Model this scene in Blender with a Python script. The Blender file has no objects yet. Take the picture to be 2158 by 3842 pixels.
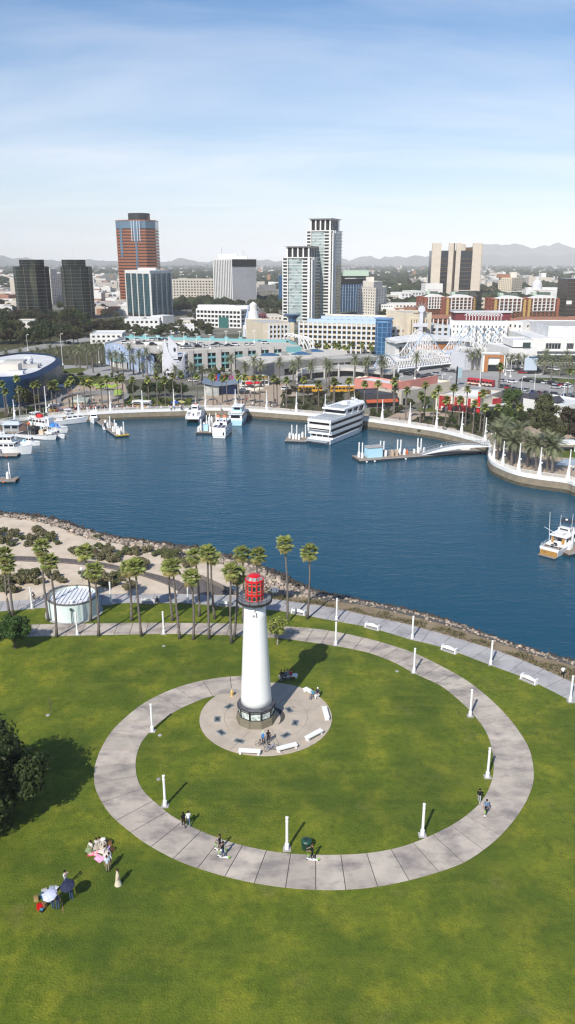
import bpy,bmesh,math,random
from mathutils import Vector,Matrix,noise as mnoise
rnd = random.Random(7)
Vc,BM = Vector,bpy.data.materials
S = bpy.context.scene
COL = S.collection
R = math.radians
# ------------------------------------------------------------------ camera
CAM_H,PITCH,FOC = 52.0,R(17.75),2923.0
CX,CY = 1079.0,1921.0
cam_d = bpy.data.cameras.new('camera')
cam = bpy.data.objects.new('camera',cam_d);COL.objects.link(cam)
cam.location = (0,0,CAM_H);cam.rotation_euler = (R(90)-PITCH,0,0)
cam_d.sensor_fit = 'VERTICAL';cam_d.sensor_height = 36.0
cam_d.lens = FOC/3842.0*36.0
cam_d.clip_start = 1.0;cam_d.clip_end = 60000
S.camera = cam
# ------------------------------------------------------------------ sky, sun, exposure
SUN_EL,SHADOW_AZ = 42.0,25.0
world = bpy.data.worlds.new('World');S.world = world;world.use_nodes = True
wn,wl = world.node_tree.nodes,world.node_tree.links
bg = wn['Background'];bg.inputs['Strength'].default_value = 0.11
sky = wn.new('ShaderNodeTexSky');sky.sky_type = 'NISHITA';sky.sun_disc = False
sky.sun_elevation = R(SUN_EL);sky.sun_rotation = R(180+SHADOW_AZ)
sky.air_density = 1.0;sky.dust_density = 0.5;sky.ozone_density = 4.0;sky.altitude = 50
tc = wn.new('ShaderNodeTexCoord')
sep = wn.new('ShaderNodeSeparateXYZ');wl.new(tc.outputs['Generated'],sep.inputs[0])
def wmath(op,a,b=None,clamp=False):
    n = wn.new('ShaderNodeMath');n.operation = op;n.use_clamp = clamp
    for i,x in enumerate((a,b)):
        if x is None: continue
        if isinstance(x,(int,float)): n.inputs[i].default_value = x
        else: wl.new(x,n.inputs[i])
    return n.outputs[0]
# clouds live on a flat layer overhead: direction / height gives the streaks their perspective
den = wmath('ADD',wmath('MAXIMUM',sep.outputs[2],0.0),0.12)
ux = wmath('DIVIDE',sep.outputs[0],den);uy = wmath('DIVIDE',sep.outputs[1],den)
cmb = wn.new('ShaderNodeCombineXYZ');wl.new(ux,cmb.inputs[0]);wl.new(uy,cmb.inputs[1])
mp = wn.new('ShaderNodeMapping');wl.new(cmb.outputs[0],mp.inputs[0])
mp.inputs['Rotation'].default_value = (0,0,R(28));mp.inputs['Scale'].default_value = (0.34,0.8,1)
mp.inputs['Location'].default_value = (0.35,0.1,0)
n1 = wn.new('ShaderNodeTexNoise');n1.inputs['Scale'].default_value = 1.15;n1.inputs['Detail'].default_value = 9;n1.inputs['Roughness'].default_value = 0.55
n1.inputs['Distortion'].default_value = 0.5
wl.new(mp.outputs[0],n1.inputs['Vector'])
rm = wn.new('ShaderNodeMapRange');rm.inputs['From Min'].default_value = 0.42;rm.inputs['From Max'].default_value = 0.74
wl.new(n1.outputs[0],rm.inputs['Value'])
veil = wmath('MULTIPLY',rm.outputs[0],0.38)
low = wmath('POWER',wmath('SUBTRACT',1.0,wmath('MAXIMUM',sep.outputs[2],0.0)),6.5)   # air thickens to the horizon
fac = wmath('ADD',veil,wmath('MULTIPLY',low,0.62),True)
mix = wn.new('ShaderNodeMix');mix.data_type = 'RGBA'
wl.new(fac,mix.inputs['Factor']);hsv = wn.new('ShaderNodeHueSaturation');hsv.inputs['Saturation'].default_value = 1.35;wl.new(sky.outputs[0],hsv.inputs['Color']);wl.new(hsv.outputs[0],mix.inputs['A'])
mix.inputs['B'].default_value = (8.9,9.0,9.5,1)
wl.new(mix.outputs['Result'],bg.inputs['Color'])
sun_d = bpy.data.lights.new('sun','SUN');sun_d.energy = 5.0;sun_d.angle = R(0.5);sun_d.color = (1,0.95,0.86)
sun = bpy.data.objects.new('sun',sun_d);COL.objects.link(sun)
sv = Vc((math.sin(R(SHADOW_AZ))*math.cos(R(SUN_EL)),math.cos(R(SHADOW_AZ))*math.cos(R(SUN_EL)),-math.sin(R(SUN_EL))))
sun.rotation_euler = sv.to_track_quat('-Z','Y').to_euler()
S.view_settings.view_transform = 'Standard';S.view_settings.look = 'None'
S.view_settings.exposure = 0.17;S.view_settings.gamma = 1.0;S.view_settings.use_curve_mapping = False
S.render.engine = 'CYCLES'
S.cycles.use_denoising = True;S.cycles.max_bounces = 6;S.cycles.volume_bounces = 0
S.cycles.diffuse_bounces = 2;S.cycles.glossy_bounces = 3;S.cycles.transmission_bounces = 2;S.cycles.transparent_max_bounces = 6
S.cycles.filter_width = 1.3
# ------------------------------------------------------------------ photo pixel -> world point helpers
sp,cp = math.sin(PITCH),math.cos(PITCH)
def G(u,v,z=0.0):
    a,b = (u-CX)/FOC,(CY-v)/FOC
    t = (z-CAM_H)/(-sp+b*cp)
    return Vc((a*t,(cp+b*sp)*t,z))
def GX(u,v,Y):
    a,b = (u-CX)/FOC,(CY-v)/FOC
    t = Y/(cp+b*sp)
    return Vc((a*t,Y,CAM_H+(-sp+b*cp)*t))
def ZT(v,Y): return GX(CX,v,Y).z
# ------------------------------------------------------------------ mesh helpers
ORG = {}
def link(o,parent=None):
    COL.objects.link(o)
    if parent is not None: o.parent = parent
    return o
def tag(o,label=None,cat=None,group=None,kind=None):
    if label: o['label'] = label
    if cat: o['category'] = cat
    if group: o['group'] = group
    if kind: o['kind'] = kind
    return o
def thing(name,label,cat,loc=(0,0,0),rz=0.0,group=None):
    o = bpy.data.objects.new(name,None);link(o)
    o.location = loc;o.rotation_euler = (0,0,rz);o.empty_display_size = 0.3
    ORG[o.name] = Vector(loc) if rz == 0 else Vc((0,0,0))
    return tag(o,label,cat,group)
def kids(o): return KIDS.get(o.name,[])
KIDS = {}
def copy_tree(o,loc=None,rz=None,label=None,group=None,parent=None):
    c = o.copy();COL.objects.link(c)
    if parent is not None: c.parent = parent
    if loc is not None: c.location = loc
    if rz is not None: c.rotation_euler = (0,0,rz)
    if label: c['label'] = label
    if group: c['group'] = group
    for k in kids(o):
        kc = copy_tree(k,parent=c);KIDS.setdefault(c.name,[]).append(kc)
    return c
def inst(o,name,me,parent,loc,rot=(0,0,0),scale=(1,1,1)):
    ob = bpy.data.objects.new(name,me);link(ob,parent)
    ob.location = loc;ob.rotation_euler = rot;ob.scale = scale
    if parent is not None: KIDS.setdefault(parent.name,[]).append(ob)
    return ob
class MB:
    def __init__(s): s.v,s.f,s.m,s.k = [],[],[],0
    def add(s,vs,fs):
        b = len(s.v);s.v.extend(Vector(x) for x in vs)
        for f in fs: s.f.append(tuple(b+i for i in f));s.m.append(s.k)
        return s
    def quad(s,a,b,c,d): return s.add((a,b,c,d),((0,1,2,3),))
    def poly(s,pts): return s.add(pts,(tuple(range(len(pts))),))
    def box(s,c,d,rz=0.0,taper=1.0,rx=0.0):
        M = Matrix.Rotation(rz,3,'Z') @ Matrix.Rotation(rx,3,'X');c = Vector(c);x,y,z = d[0]/2,d[1]/2,d[2]/2;t = taper
        vs = [(-x,-y,-z),(x,-y,-z),(x,y,-z),(-x,y,-z),(-x*t,-y*t,z),(x*t,-y*t,z),(x*t,y*t,z),(-x*t,y*t,z)]
        return s.add([c+M @ Vector(q) for q in vs],((3,2,1,0),(4,5,6,7),(0,1,5,4),(1,2,6,5),(2,3,7,6),(3,0,4,7)))
    def prism(s,pts,z0,z1,caps=(True,True)):   # pts counter-clockwise
        n = len(pts)
        vs = [(p[0],p[1],z0) for p in pts]+[(p[0],p[1],z1) for p in pts]
        fs = [(i,(i+1) % n,n+(i+1) % n,n+i) for i in range(n)]
        if caps[0]: fs.append(tuple(reversed(range(n))))
        if caps[1]: fs.append(tuple(range(n,2*n)))
        return s.add(vs,fs)
    def loft(s,rings,closed=True,caps=True):
        n = len(rings[0]);vs = [p for r in rings for p in r];fs = []
        for j in range(len(rings)-1):
            for i in range(n if closed else n-1):
                fs.append((j*n+i,j*n+(i+1) % n,(j+1)*n+(i+1) % n,(j+1)*n+i))
        if caps and closed:
            fs.append(tuple(reversed(range(n))));fs.append(tuple(range((len(rings)-1)*n,len(rings)*n)))
        return s.add(vs,fs)
    def lathe(s,c,prof,n=16,caps=True,a0=0.0):
        c = Vector(c)
        return s.loft([[c+Vc((r*math.cos(a0+2*math.pi*i/n),r*math.sin(a0+2*math.pi*i/n),z)) for i in range(n)] for r,z in prof],True,caps)
    def tube(s,p0,p1,r0,r1=None,n=6,caps=True):
        p0,p1 = Vector(p0),Vector(p1);r1 = r0 if r1 is None else r1
        d = (p1-p0);L = d.length
        if L < 1e-6: return s
        q = d.to_track_quat('Z','Y');rg = []
        for p,r in ((p0,r0),(p1,r1)):
            rg.append([p+q @ Vc((r*math.cos(2*math.pi*i/n),r*math.sin(2*math.pi*i/n),0)) for i in range(n)])
        return s.loft(rg,True,caps)
    def path(s,pts,rad,n=6):
        pts = [Vector(p) for p in pts];rg = []
        for i,p in enumerate(pts):
            d = pts[min(i+1,len(pts)-1)]-pts[max(i-1,0)]
            q = d.to_track_quat('Z','Y');r = rad[i] if isinstance(rad,(list,tuple)) else rad
            rg.append([p+q @ Vc((r*math.cos(2*math.pi*k/n),r*math.sin(2*math.pi*k/n),0)) for k in range(n)])
        return s.loft(rg)
    def mesh(s,name,mats,smooth=False,org=None):
        me = bpy.data.meshes.new(name);o = org or Vc((0,0,0))
        me.from_pydata([tuple(x-o) for x in s.v],[],s.f)
        for m in (mats if isinstance(mats,(list,tuple)) else [mats]): me.materials.append(m)
        if any(s.m): me.polygons.foreach_set('material_index',s.m)
        if smooth: me.polygons.foreach_set('use_smooth',[True]*len(s.f))
        me.update();return me
    def build(s,name,mats,parent=None,smooth=False,kind=None,label=None):
        o = bpy.data.objects.new(name,s.mesh(name,mats,smooth,ORG.get(parent.name) if parent is not None else None));link(o,parent)
        if parent is not None:
            KIDS.setdefault(parent.name,[]).append(o);ORG[o.name] = ORG.get(parent.name,Vc((0,0,0)))
        if kind: o['kind'] = kind
        if label: o['label'] = label
        return o
def catmull(pts,step):
    pts = [Vector(p) for p in pts];out = []
    for i in range(len(pts)-1):
        p0,p1,p2,p3 = pts[max(i-1,0)],pts[i],pts[i+1],pts[min(i+2,len(pts)-1)]
        n = max(2,int((p2-p1).length/0.15))
        for k in range(n):
            t = k/n
            out.append(0.5*((2*p1)+(p2-p0)*t+(2*p0-5*p1+4*p2-p3)*t*t+(3*p1-p0-3*p2+p3)*t**3))
    out.append(pts[-1])
    for _ in range(6):
        out = [out[0]]+[(out[i-1]+out[i]*2+out[i+1])/4 for i in range(1,len(out)-1)]+[out[-1]]
    res,acc = [out[0]],0.0
    for a,b in zip(out,out[1:]):
        d = (b-a).length;acc += d
        if acc >= step: res.append(b);acc = 0.0
    return res
def smooth_line(pts,it=2):
    pts = [Vector(p) for p in pts]
    for _ in range(it):
        q = [pts[0]]
        for a,b in zip(pts,pts[1:]): q += [a*.75+b*.25,a*.25+b*.75]
        q.append(pts[-1]);pts = q
    return pts
# ------------------------------------------------------------------ materials
def mat(name,col,rough=0.7,metal=0.0,spec=0.5,var=None,vscale=1.0,vdetail=4,contrast=(0.35,0.65),bump=0.0,bscale=8.0,rand=0.0,stretch=None,coords='pos',island=0.0,emit=None):
    m = bpy.data.materials.new(name);m.use_nodes = True
    nt = m.node_tree;n,l = nt.nodes,nt.links;b = n['Principled BSDF']
    b.inputs['Roughness'].default_value = rough;b.inputs['Metallic'].default_value = metal
    b.inputs['Specular IOR Level'].default_value = spec
    b.inputs['Base Color'].default_value = (*col,1)
    if coords == 'pos':
        g = n.new('ShaderNodeNewGeometry');vec = g.outputs['Position']
    else:
        g = n.new('ShaderNodeTexCoord');vec = g.outputs['Object']
    if stretch:
        q = n.new('ShaderNodeMapping');q.inputs['Scale'].default_value = stretch;l.new(vec,q.inputs[0]);vec = q.outputs[0]
    colout = None
    if var is not None:
        t = n.new('ShaderNodeTexNoise');t.inputs['Scale'].default_value = vscale;t.inputs['Detail'].default_value = vdetail;t.inputs['Roughness'].default_value = 0.6
        l.new(vec,t.inputs['Vector'])
        r = n.new('ShaderNodeMapRange');r.inputs['From Min'].default_value = contrast[0];r.inputs['From Max'].default_value = contrast[1]
        l.new(t.outputs[0],r.inputs['Value'])
        x = n.new('ShaderNodeMix');x.data_type = 'RGBA';x.inputs['A'].default_value = (*col,1);x.inputs['B'].default_value = (*var,1)
        l.new(r.outputs[0],x.inputs['Factor']);colout = x.outputs['Result']
    if rand > 0 or island > 0:
        if rand > 0:
            oi = n.new('ShaderNodeObjectInfo');src = oi.outputs['Random'];amt = rand
        else:
            gi = n.new('ShaderNodeNewGeometry');src = gi.outputs['Random Per Island'];amt = island
        hs = n.new('ShaderNodeHueSaturation')
        r2 = n.new('ShaderNodeMapRange');r2.inputs['To Min'].default_value = 1-amt;r2.inputs['To Max'].default_value = 1+amt
        l.new(src,r2.inputs['Value']);l.new(r2.outputs[0],hs.inputs['Value'])
        r3 = n.new('ShaderNodeMapRange');r3.inputs['To Min'].default_value = 0.5-amt*0.04;r3.inputs['To Max'].default_value = 0.5+amt*0.04
        mm = n.new('ShaderNodeMath');mm.operation = 'FRACT';mu = n.new('ShaderNodeMath');mu.operation = 'MULTIPLY';mu.inputs[1].default_value = 7.31
        l.new(src,mu.inputs[0]);l.new(mu.outputs[0],mm.inputs[0]);l.new(mm.outputs[0],r3.inputs['Value']);l.new(r3.outputs[0],hs.inputs['Hue'])
        if colout is not None: l.new(colout,hs.inputs['Color'])
        else: hs.inputs['Color'].default_value = (*col,1)
        colout = hs.outputs[0]
    if colout is not None: l.new(colout,b.inputs['Base Color'])
    if bump > 0:
        t2 = n.new('ShaderNodeTexNoise');t2.inputs['Scale'].default_value = bscale;t2.inputs['Detail'].default_value = 3
        l.new(vec,t2.inputs['Vector'])
        bp = n.new('ShaderNodeBump');bp.inputs['Strength'].default_value = bump;bp.inputs['Distance'].default_value = 0.1
        l.new(t2.outputs[0],bp.inputs['Height']);l.new(bp.outputs[0],b.inputs['Normal'])
    if emit:
        b.inputs['Emission Color'].default_value = (*emit[0],1);b.inputs['Emission Strength'].default_value = emit[1]
    return m
def addmix(m,col,scale,lo,hi,amount=1.0,stretch=None,detail=5):
    """a further noise-shaped layer of colour over whatever feeds the base colour"""
    nt = m.node_tree;n,l = nt.nodes,nt.links;b = n['Principled BSDF']
    src = b.inputs['Base Color'].links[0].from_socket if b.inputs['Base Color'].is_linked else None
    g = n.new('ShaderNodeNewGeometry');vec = g.outputs['Position']
    q = n.new('ShaderNodeMapping');q.inputs['Location'].default_value = (rnd.random()*90,rnd.random()*90,0)
    q.inputs['Scale'].default_value = stretch or (1,1,1);l.new(vec,q.inputs[0])
    t = n.new('ShaderNodeTexNoise');t.inputs['Scale'].default_value = scale;t.inputs['Detail'].default_value = detail;t.inputs['Roughness'].default_value = 0.62
    l.new(q.outputs[0],t.inputs['Vector'])
    r = n.new('ShaderNodeMapRange');r.inputs['From Min'].default_value = lo;r.inputs['From Max'].default_value = hi;r.inputs['To Max'].default_value = amount
    l.new(t.outputs[0],r.inputs['Value'])
    x = n.new('ShaderNodeMix');x.data_type = 'RGBA';x.inputs['B'].default_value = (*col,1)
    if src: l.new(src,x.inputs['A'])
    else: x.inputs['A'].default_value = b.inputs['Base Color'].default_value
    l.new(r.outputs[0],x.inputs['Factor']);l.new(x.outputs['Result'],b.inputs['Base Color'])
    return m
M = {}
M['lawn'] = mat('lawn',(0.100,0.138,0.011),0.85,spec=0.15,var=(0.148,0.182,0.016),vscale=0.22,vdetail=8,contrast=(0.42,0.66),bump=0.9,bscale=5)
addmix(M['lawn'],(0.300,0.278,0.026),0.30,0.48,0.72,0.80,detail=8)
addmix(M['lawn'],(0.050,0.084,0.010),0.075,0.46,0.66,0.85,detail=7)
addmix(M['lawn'],(0.185,0.150,0.060),0.22,0.60,0.76,0.6,detail=8)
addmix(M['lawn'],(0.040,0.064,0.008),1.4,0.46,0.72,0.6,detail=6)
addmix(M['lawn'],(0.150,0.170,0.020),0.55,0.50,0.70,0.55,stretch=(.16,1.1,1),detail=6)
addmix(M['lawn'],(0.036,0.060,0.006),7.0,0.46,0.66,0.45,detail=3)
M['slab'] = mat('path concrete',(0.48,0.415,0.35),0.9,spec=0.2,var=(0.37,0.325,0.28),vscale=0.5,vdetail=7,bump=0.25,bscale=14,rand=0.11)
addmix(M['slab'],(0.165,0.148,0.150),0.42,0.46,0.66,0.75,detail=8,stretch=(0.7,1.2,1))
M['walk'] = mat('walkway concrete',(0.41,0.39,0.385),0.9,spec=0.2,var=(0.33,0.32,0.325),vscale=0.4,vdetail=7,bump=0.25,bscale=14,rand=0.05)
addmix(M['walk'],(0.19,0.18,0.185),0.35,0.48,0.70,0.7,detail=8)
M['plaza'] = mat('plaza concrete',(0.48,0.405,0.325),0.9,spec=0.2,var=(0.38,0.325,0.265),vscale=0.45,vdetail=8,bump=0.25,bscale=14,rand=0.05)
addmix(M['plaza'],(0.15,0.14,0.13),0.5,0.60,0.75,0.6,detail=8)
M['joint'] = mat('joint',(0.06,0.055,0.05),0.95)
M['sand'] = mat('sand',(0.62,0.52,0.41),0.95,spec=0.1,var=(0.49,0.41,0.32),vscale=0.35,vdetail=8,bump=0.5,bscale=2.5)
M['earth'] = mat('earth',(0.19,0.145,0.095),0.95,spec=0.1,var=(0.27,0.21,0.14),vscale=0.5,vdetail=8,bump=0.6,bscale=3)
M['white'] = mat('white paint',(0.80,0.79,0.77),0.5,spec=0.4,var=(0.74,0.735,0.72),vscale=0.8)
M['shaftwhite'] = mat('lighthouse white',(0.80,0.80,0.80),0.42,spec=0.4,var=(0.765,0.765,0.76),vscale=0.5,stretch=(1,1,0.25))
M['black'] = mat('black steel',(0.022,0.024,0.026),0.45)
M['grey_metal'] = mat('grey deck',(0.23,0.25,0.27),0.6,var=(0.17,0.18,0.19),vscale=2)
M['red'] = mat('lantern red',(0.62,0.012,0.018),0.35,spec=0.5,var=(0.50,0.010,0.015),vscale=1.5)
M['glass'] = mat('window glass',(0.02,0.03,0.032),0.06,spec=0.6)
M['greenglass'] = mat('green glass',(0.035,0.055,0.055),0.06,spec=0.6,rand=0.5)
M['granite'] = mat('granite',(0.21,0.185,0.125),0.6,var=(0.13,0.115,0.08),vscale=9,vdetail=3,bump=0.1,bscale=30)
M['water'] = None
# ------------------------------------------------------------------ the near park
def px(lst,z=0.0): return [G(u,v,z) for u,v in lst]
WATER_Z = -3.0
RING_OUT = [(1000,2541),(950,2537),(905,2538),(856,2540),(794,2548),(726,2562),(663,2581),(600,2607),(524,2650),(435,2727),(387,2795),(358,2868),(353,2921),(360,2964),(387,3018),(421,3064),(479,3114),(547,3165),(629,3211),(700,3243),(824,3283),(931,3309),(1046,3328),(1156,3338),(1274,3340),(1391,3331),(1498,3312),(1598,3287),(1700,3254),(1774,3218),(1869,3145),(1940,3063),(1985,2985),(2003,2915),(1991,2826),(1958,2761),(1905,2690),(1834,2619),(1745,2550),(1629,2486),(1547,2448),(1450,2416),(1363,2393),(1290,2377),(1194,2361),(1074,2351),(910,2341),(600,2338),(484,2338),(300,2341),(126,2344),(-120,2350),(-400,2358)]
RING_IN = [(940,2601),(903,2601),(871,2602),(832,2606),(794,2613),(760,2623),(726,2637),(677,2659),(639,2681),(600,2710),(571,2737),(532,2785),(513,2834),(509,2877),(518,2931),(547,2979),(605,3030),(643,3061),(721,3104),(807,3141),(887,3167),(976,3188),(1066,3202),(1160,3208),(1253,3209),(1350,3205),(1432,3195),(1515,3176),(1597,3145),(1685,3103),(1751,3060),(1810,3004),(1843,2939),(1853,2879),(1845,2808),(1822,2743),(1774,2678),(1715,2621),(1650,2571),(1558,2528),(1484,2488),(1411,2458),(1358,2443),(1266,2425),(1145,2407),(1073,2398),(1005,2391),(910,2385),(677,2379),(600,2379),(484,2381),(290,2385),(208,2387),(116,2389),(-120,2394),(-400,2402)]
P2_UP = [(-400,2275),(0,2257),(200,2243),(330,2228),(421,2229),(600,2229),(700,2229),(832,2235),(950,2242),(1035,2250),(1087,2257),(1147,2265),(1219,2276),(1300,2292),(1373,2309),(1484,2333),(1581,2357),(1700,2391),(1812,2425),(1909,2458),(1986,2488),(2063,2522),(2158,2566),(2300,2640),(2480,2745)]
P2_LO = [(-400,2318),(0,2294),(164,2281),(387,2272),(440,2265),(508,2262),(600,2263),(700,2264),(861,2276),(1002,2288),(1084,2297),(1147,2309),(1261,2331),(1373,2351),(1440,2369),(1542,2400),(1600,2413),(1662,2430),(1727,2452),(1839,2495),(1962,2541),(2036,2575),(2140,2629),(2280,2708),(2440,2810)]
ROCK_TOP = [(-700,1920),(-300,1930),(0,1938),(75,1946),(149,1957),(239,1984),(299,2012),(368,2026),(448,2041),(537,2060),(647,2082),(760,2100),(860,2122),(918,2148),(960,2185),(1023,2226),(1110,2236),(1250,2255),(1407,2279),(1539,2310),(1689,2349),(1796,2387),(1909,2424),(2034,2467),(2158,2498),(2330,2560),(2520,2650)]
WATERLINE = [(-700,1895),(-300,1908),(0,1920),(75,1925),(199,1942),(259,1959),(309,1982),(358,1997),(423,2012),(498,2024),(597,2038),(720,2052),(824,2067),(887,2090),(949,2113),(1003,2133),(1073,2162),(1115,2187),(1177,2210),(1239,2228),(1344,2247),(1438,2266),(1532,2285),(1658,2317),(1752,2349),(1846,2386),(1940,2420),(2034,2448),(2158,2476),(2330,2530),(2520,2610)]
rock_top = smooth_line(px(ROCK_TOP));waterline = smooth_line(px(WATERLINE,WATER_Z))
near = MB();near.poly([Vc((-160,-60,0)),Vc((160,-60,0)),Vc((160,rock_top[-1].y,0))]+list(reversed(rock_top))+[Vc((-160,rock_top[0].y,0))])
lawn = near.build('lawn',M['lawn'],kind='structure')
# bank that carries the rocks
def resample(line,n):
    L = [0.0]
    for a,b in zip(line,line[1:]): L.append(L[-1]+(b-a).length)
    out = [];j = 0
    for i in range(n):
        d = L[-1]*i/(n-1)
        while j < len(L)-2 and L[j+1] < d: j += 1
        t = (d-L[j])/max(L[j+1]-L[j],1e-6);out.append(line[j].lerp(line[j+1],t))
    return out
def across(line,other):
    """for each point of line the nearest point of the other line"""
    out = []
    for p in line:
        best = None
        for a,b in zip(other,other[1:]):
            d = b-a;t = max(0,min(1,(Vc((p.x,p.y,0))-Vc((a.x,a.y,0))).dot(Vc((d.x,d.y,0)))/max(d.x*d.x+d.y*d.y,1e-9)))
            q = a+d*t;e = (q.x-p.x)**2+(q.y-p.y)**2
            if best is None or e < best[0]: best = (e,q)
        out.append(best[1])
    return out
bank_top = resample(rock_top,120);bank_low = across(bank_top,waterline)
bk = MB()
rings = []
for a,b in zip(bank_top,bank_low):
    d = (b-a);d.z = 0;d = d.normalized() if d.length > 1e-3 else Vc((0,1,0))
    rings.append([Vc((a.x,a.y,0)),Vc((b.x,b.y,WATER_Z)),Vc((b.x,b.y,WATER_Z))+d*3+Vc((0,0,-1.6))])
bk.loft(rings,closed=False,caps=False)
bk.f = [tuple(reversed(f)) for f in bk.f]
bank = bk.build('rock_bank',mat('bank soil',(0.10,0.085,0.065),0.95,var=(0.15,0.125,0.10),vscale=1.5,bump=0.8,bscale=4),kind='structure')
# sand and earth sheets
p2up = catmull(px(P2_UP),0.8);p2lo = catmull(px(P2_LO),0.8)
def strip(name,line,other,z,m,u0,u1):
    """sheet between two lines for X between u0 and u1"""
    a = [p for p in line if u0 <= p.x <= u1];b = across(a,other);s = MB()
    s.loft([[Vc((p.x,p.y,z)),Vc((q.x,q.y,z))] for p,q in zip(a,b)],closed=False,caps=False)
    s.f = [tuple(reversed(f)) if (s.v[f[1]]-s.v[f[0]]).cross(s.v[f[2]]-s.v[f[1]]).z < 0 else f for f in s.f]
    return s.build(name,m,kind='structure')
rt = catmull(rock_top,0.8)
XS = G(960,2200).x
strip('sand',rt,p2up,0.006,M['sand'],-120,XS)
strip('planted_bank',rt,p2up,0.006,M['earth'],XS,110)
# --- paths made of slabs
def slabs(path_name,inner,outer,m,n_per,gap,z0,z1,stop=None):
    root = MB()
    tot = len(inner)-1;pairs = []
    for i,p in enumerate(inner):
        t = inner[min(i+1,tot)]-inner[max(i-1,0)];nrm = Vc((-t.y,t.x,0)).normalized()
        best = None
        for sgn in (1,-1):
            dirn = nrm*sgn
            for a,b in zip(outer,outer[1:]):
                e = b-a;den = dirn.x*e.y-dirn.y*e.x
                if abs(den) < 1e-9: continue
                w = a-p;s_ = (w.x*e.y-w.y*e.x)/den;u_ = (w.x*dirn.y-w.y*dirn.x)/den
                if 0 <= u_ <= 1 and 0.5 < s_ < 9 and (best is None or s_ < best[0]): best = (s_,p+dirn*s_)
        pairs.append((p,best[1] if best else None))
    good = [q for q in pairs if q[1] is not None]
    base = MB();base.loft([[Vc((a.x,a.y,z0)),Vc((b.x,b.y,z0))] for a,b in good],closed=False,caps=False)
    base.f = [tuple(reversed(f)) if (base.v[f[1]]-base.v[f[0]]).cross(base.v[f[2]]-base.v[f[1]]).z < 0 else f for f in base.f]
    ro = base.build(path_name,M['joint'],kind='structure')
    k = 0;c = 0
    while k+n_per < len(pairs):
        seg = pairs[k:k+n_per+1];k += n_per
        if any(q[1] is None for q in seg): continue
        A = [q[0].copy() for q in seg];B = [q[1].copy() for q in seg]
        for L_ in (A,B):
            d = (L_[1]-L_[0]).normalized();L_[0] += d*gap/2
            d = (L_[-1]-L_[-2]).normalized();L_[-1] -= d*gap/2
        s = MB();ring = A+list(reversed(B));ar = sum(ring[i].x*ring[(i+1) % len(ring)].y-ring[(i+1) % len(ring)].x*ring[i].y for i in range(len(ring)))
        if ar < 0: ring.reverse()
        if stop and stop(A[0],B[0]): continue
        s.prism(ring,z0+0.002,z1,(False,True));s.build('slab',m,ro);c += 1
    return ro
ring_in = catmull(px(RING_IN),0.70);ring_out = catmull(px(RING_OUT),0.5)
LH = Vc((-3.72,81.3,0));PLZ = Vc((-2.6,81.75,0));PR = 7.95
slabs('spiral_path',ring_in,ring_out,M['slab'],3,0.075,0.006,0.05)
slabs('shore_walkway',p2lo,p2up,M['walk'],3,0.06,0.006,0.045)
# --- round plaza
pz = MB();pz.poly([PLZ+Vc((PR*math.cos(a*math.pi/48),PR*math.sin(a*math.pi/48),0.010)) for a in range(96)])
plaza = pz.build('plaza',M['joint'],kind='structure')
for (r0,r1,n) in ((2.3,5.0,8),(5.0,PR,8)):
    for i in range(n):
        a0,a1 = 2*math.pi*(i+.35)/n,2*math.pi*(i+1.35)/n;g0,g1 = 0.02/r0,0.02/r1
        ptsI = [PLZ+Vc((math.cos(a0+g0+(a1-a0-2*g0)*k/6),math.sin(a0+g0+(a1-a0-2*g0)*k/6),0))*(r0+.015) for k in range(7)]
        ptsO = [PLZ+Vc((math.cos(a0+g1+(a1-a0-2*g1)*k/6),math.sin(a0+g1+(a1-a0-2*g1)*k/6),0))*(r1-.015 if r1 < PR else r1) for k in range(7)]
        s = MB();s.prism(list(reversed(ptsI))+ptsO if False else ptsO+list(reversed(ptsI)),0.012,0.038,(False,True));s.build('slab',M['plaza'],plaza)
core = MB();core.lathe(LH,[(2.9,0.012),(2.9,0.034)],24);core.build('centre_slab',M['plaza'],plaza)
# dark glass plaques let into the plaza
plq = M['black'];plg = mat('plaque glass',(0.09,0.115,0.12),0.3,spec=0.6)
for i,(u,v,where) in enumerate(((860,2650,'farthest back on the left side'),(816,2698,'straight left of the lighthouse'),(831,2748,'front left of the lighthouse'),(899,2780,'nearest the long front bench'),(1073,2758,'front right of the lighthouse'),(1108,2712,'straight right of the lighthouse'),(1085,2663,'beside the lighthouse shadow'))):
    p = G(u,v,0.04);d = p-LH;a = math.atan2(d.y,d.x)
    t = thing('floor_plaque','dark glass plaque set in the plaza, '+where,'plaque',(p.x,p.y,0.036),a+math.pi/2,'plaques set in the round plaza')
    b = MB()
    for sx,sy,w,h in ((0,.33,1.2,.1),(0,-.33,1.2,.1),(.55,0,.1,.56),(-.55,0,.1,.56)): b.box((sx,sy,.012),(w,h,.03))
    b.build('frame',M['grey_metal'],t);MB().box((0,0,.006),(1.0,.56,.016)).build('pane',plg,t);MB().box((0,0,.018),(.5,.26,.012)).build('lettering_plate',M['black'],t)
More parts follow.
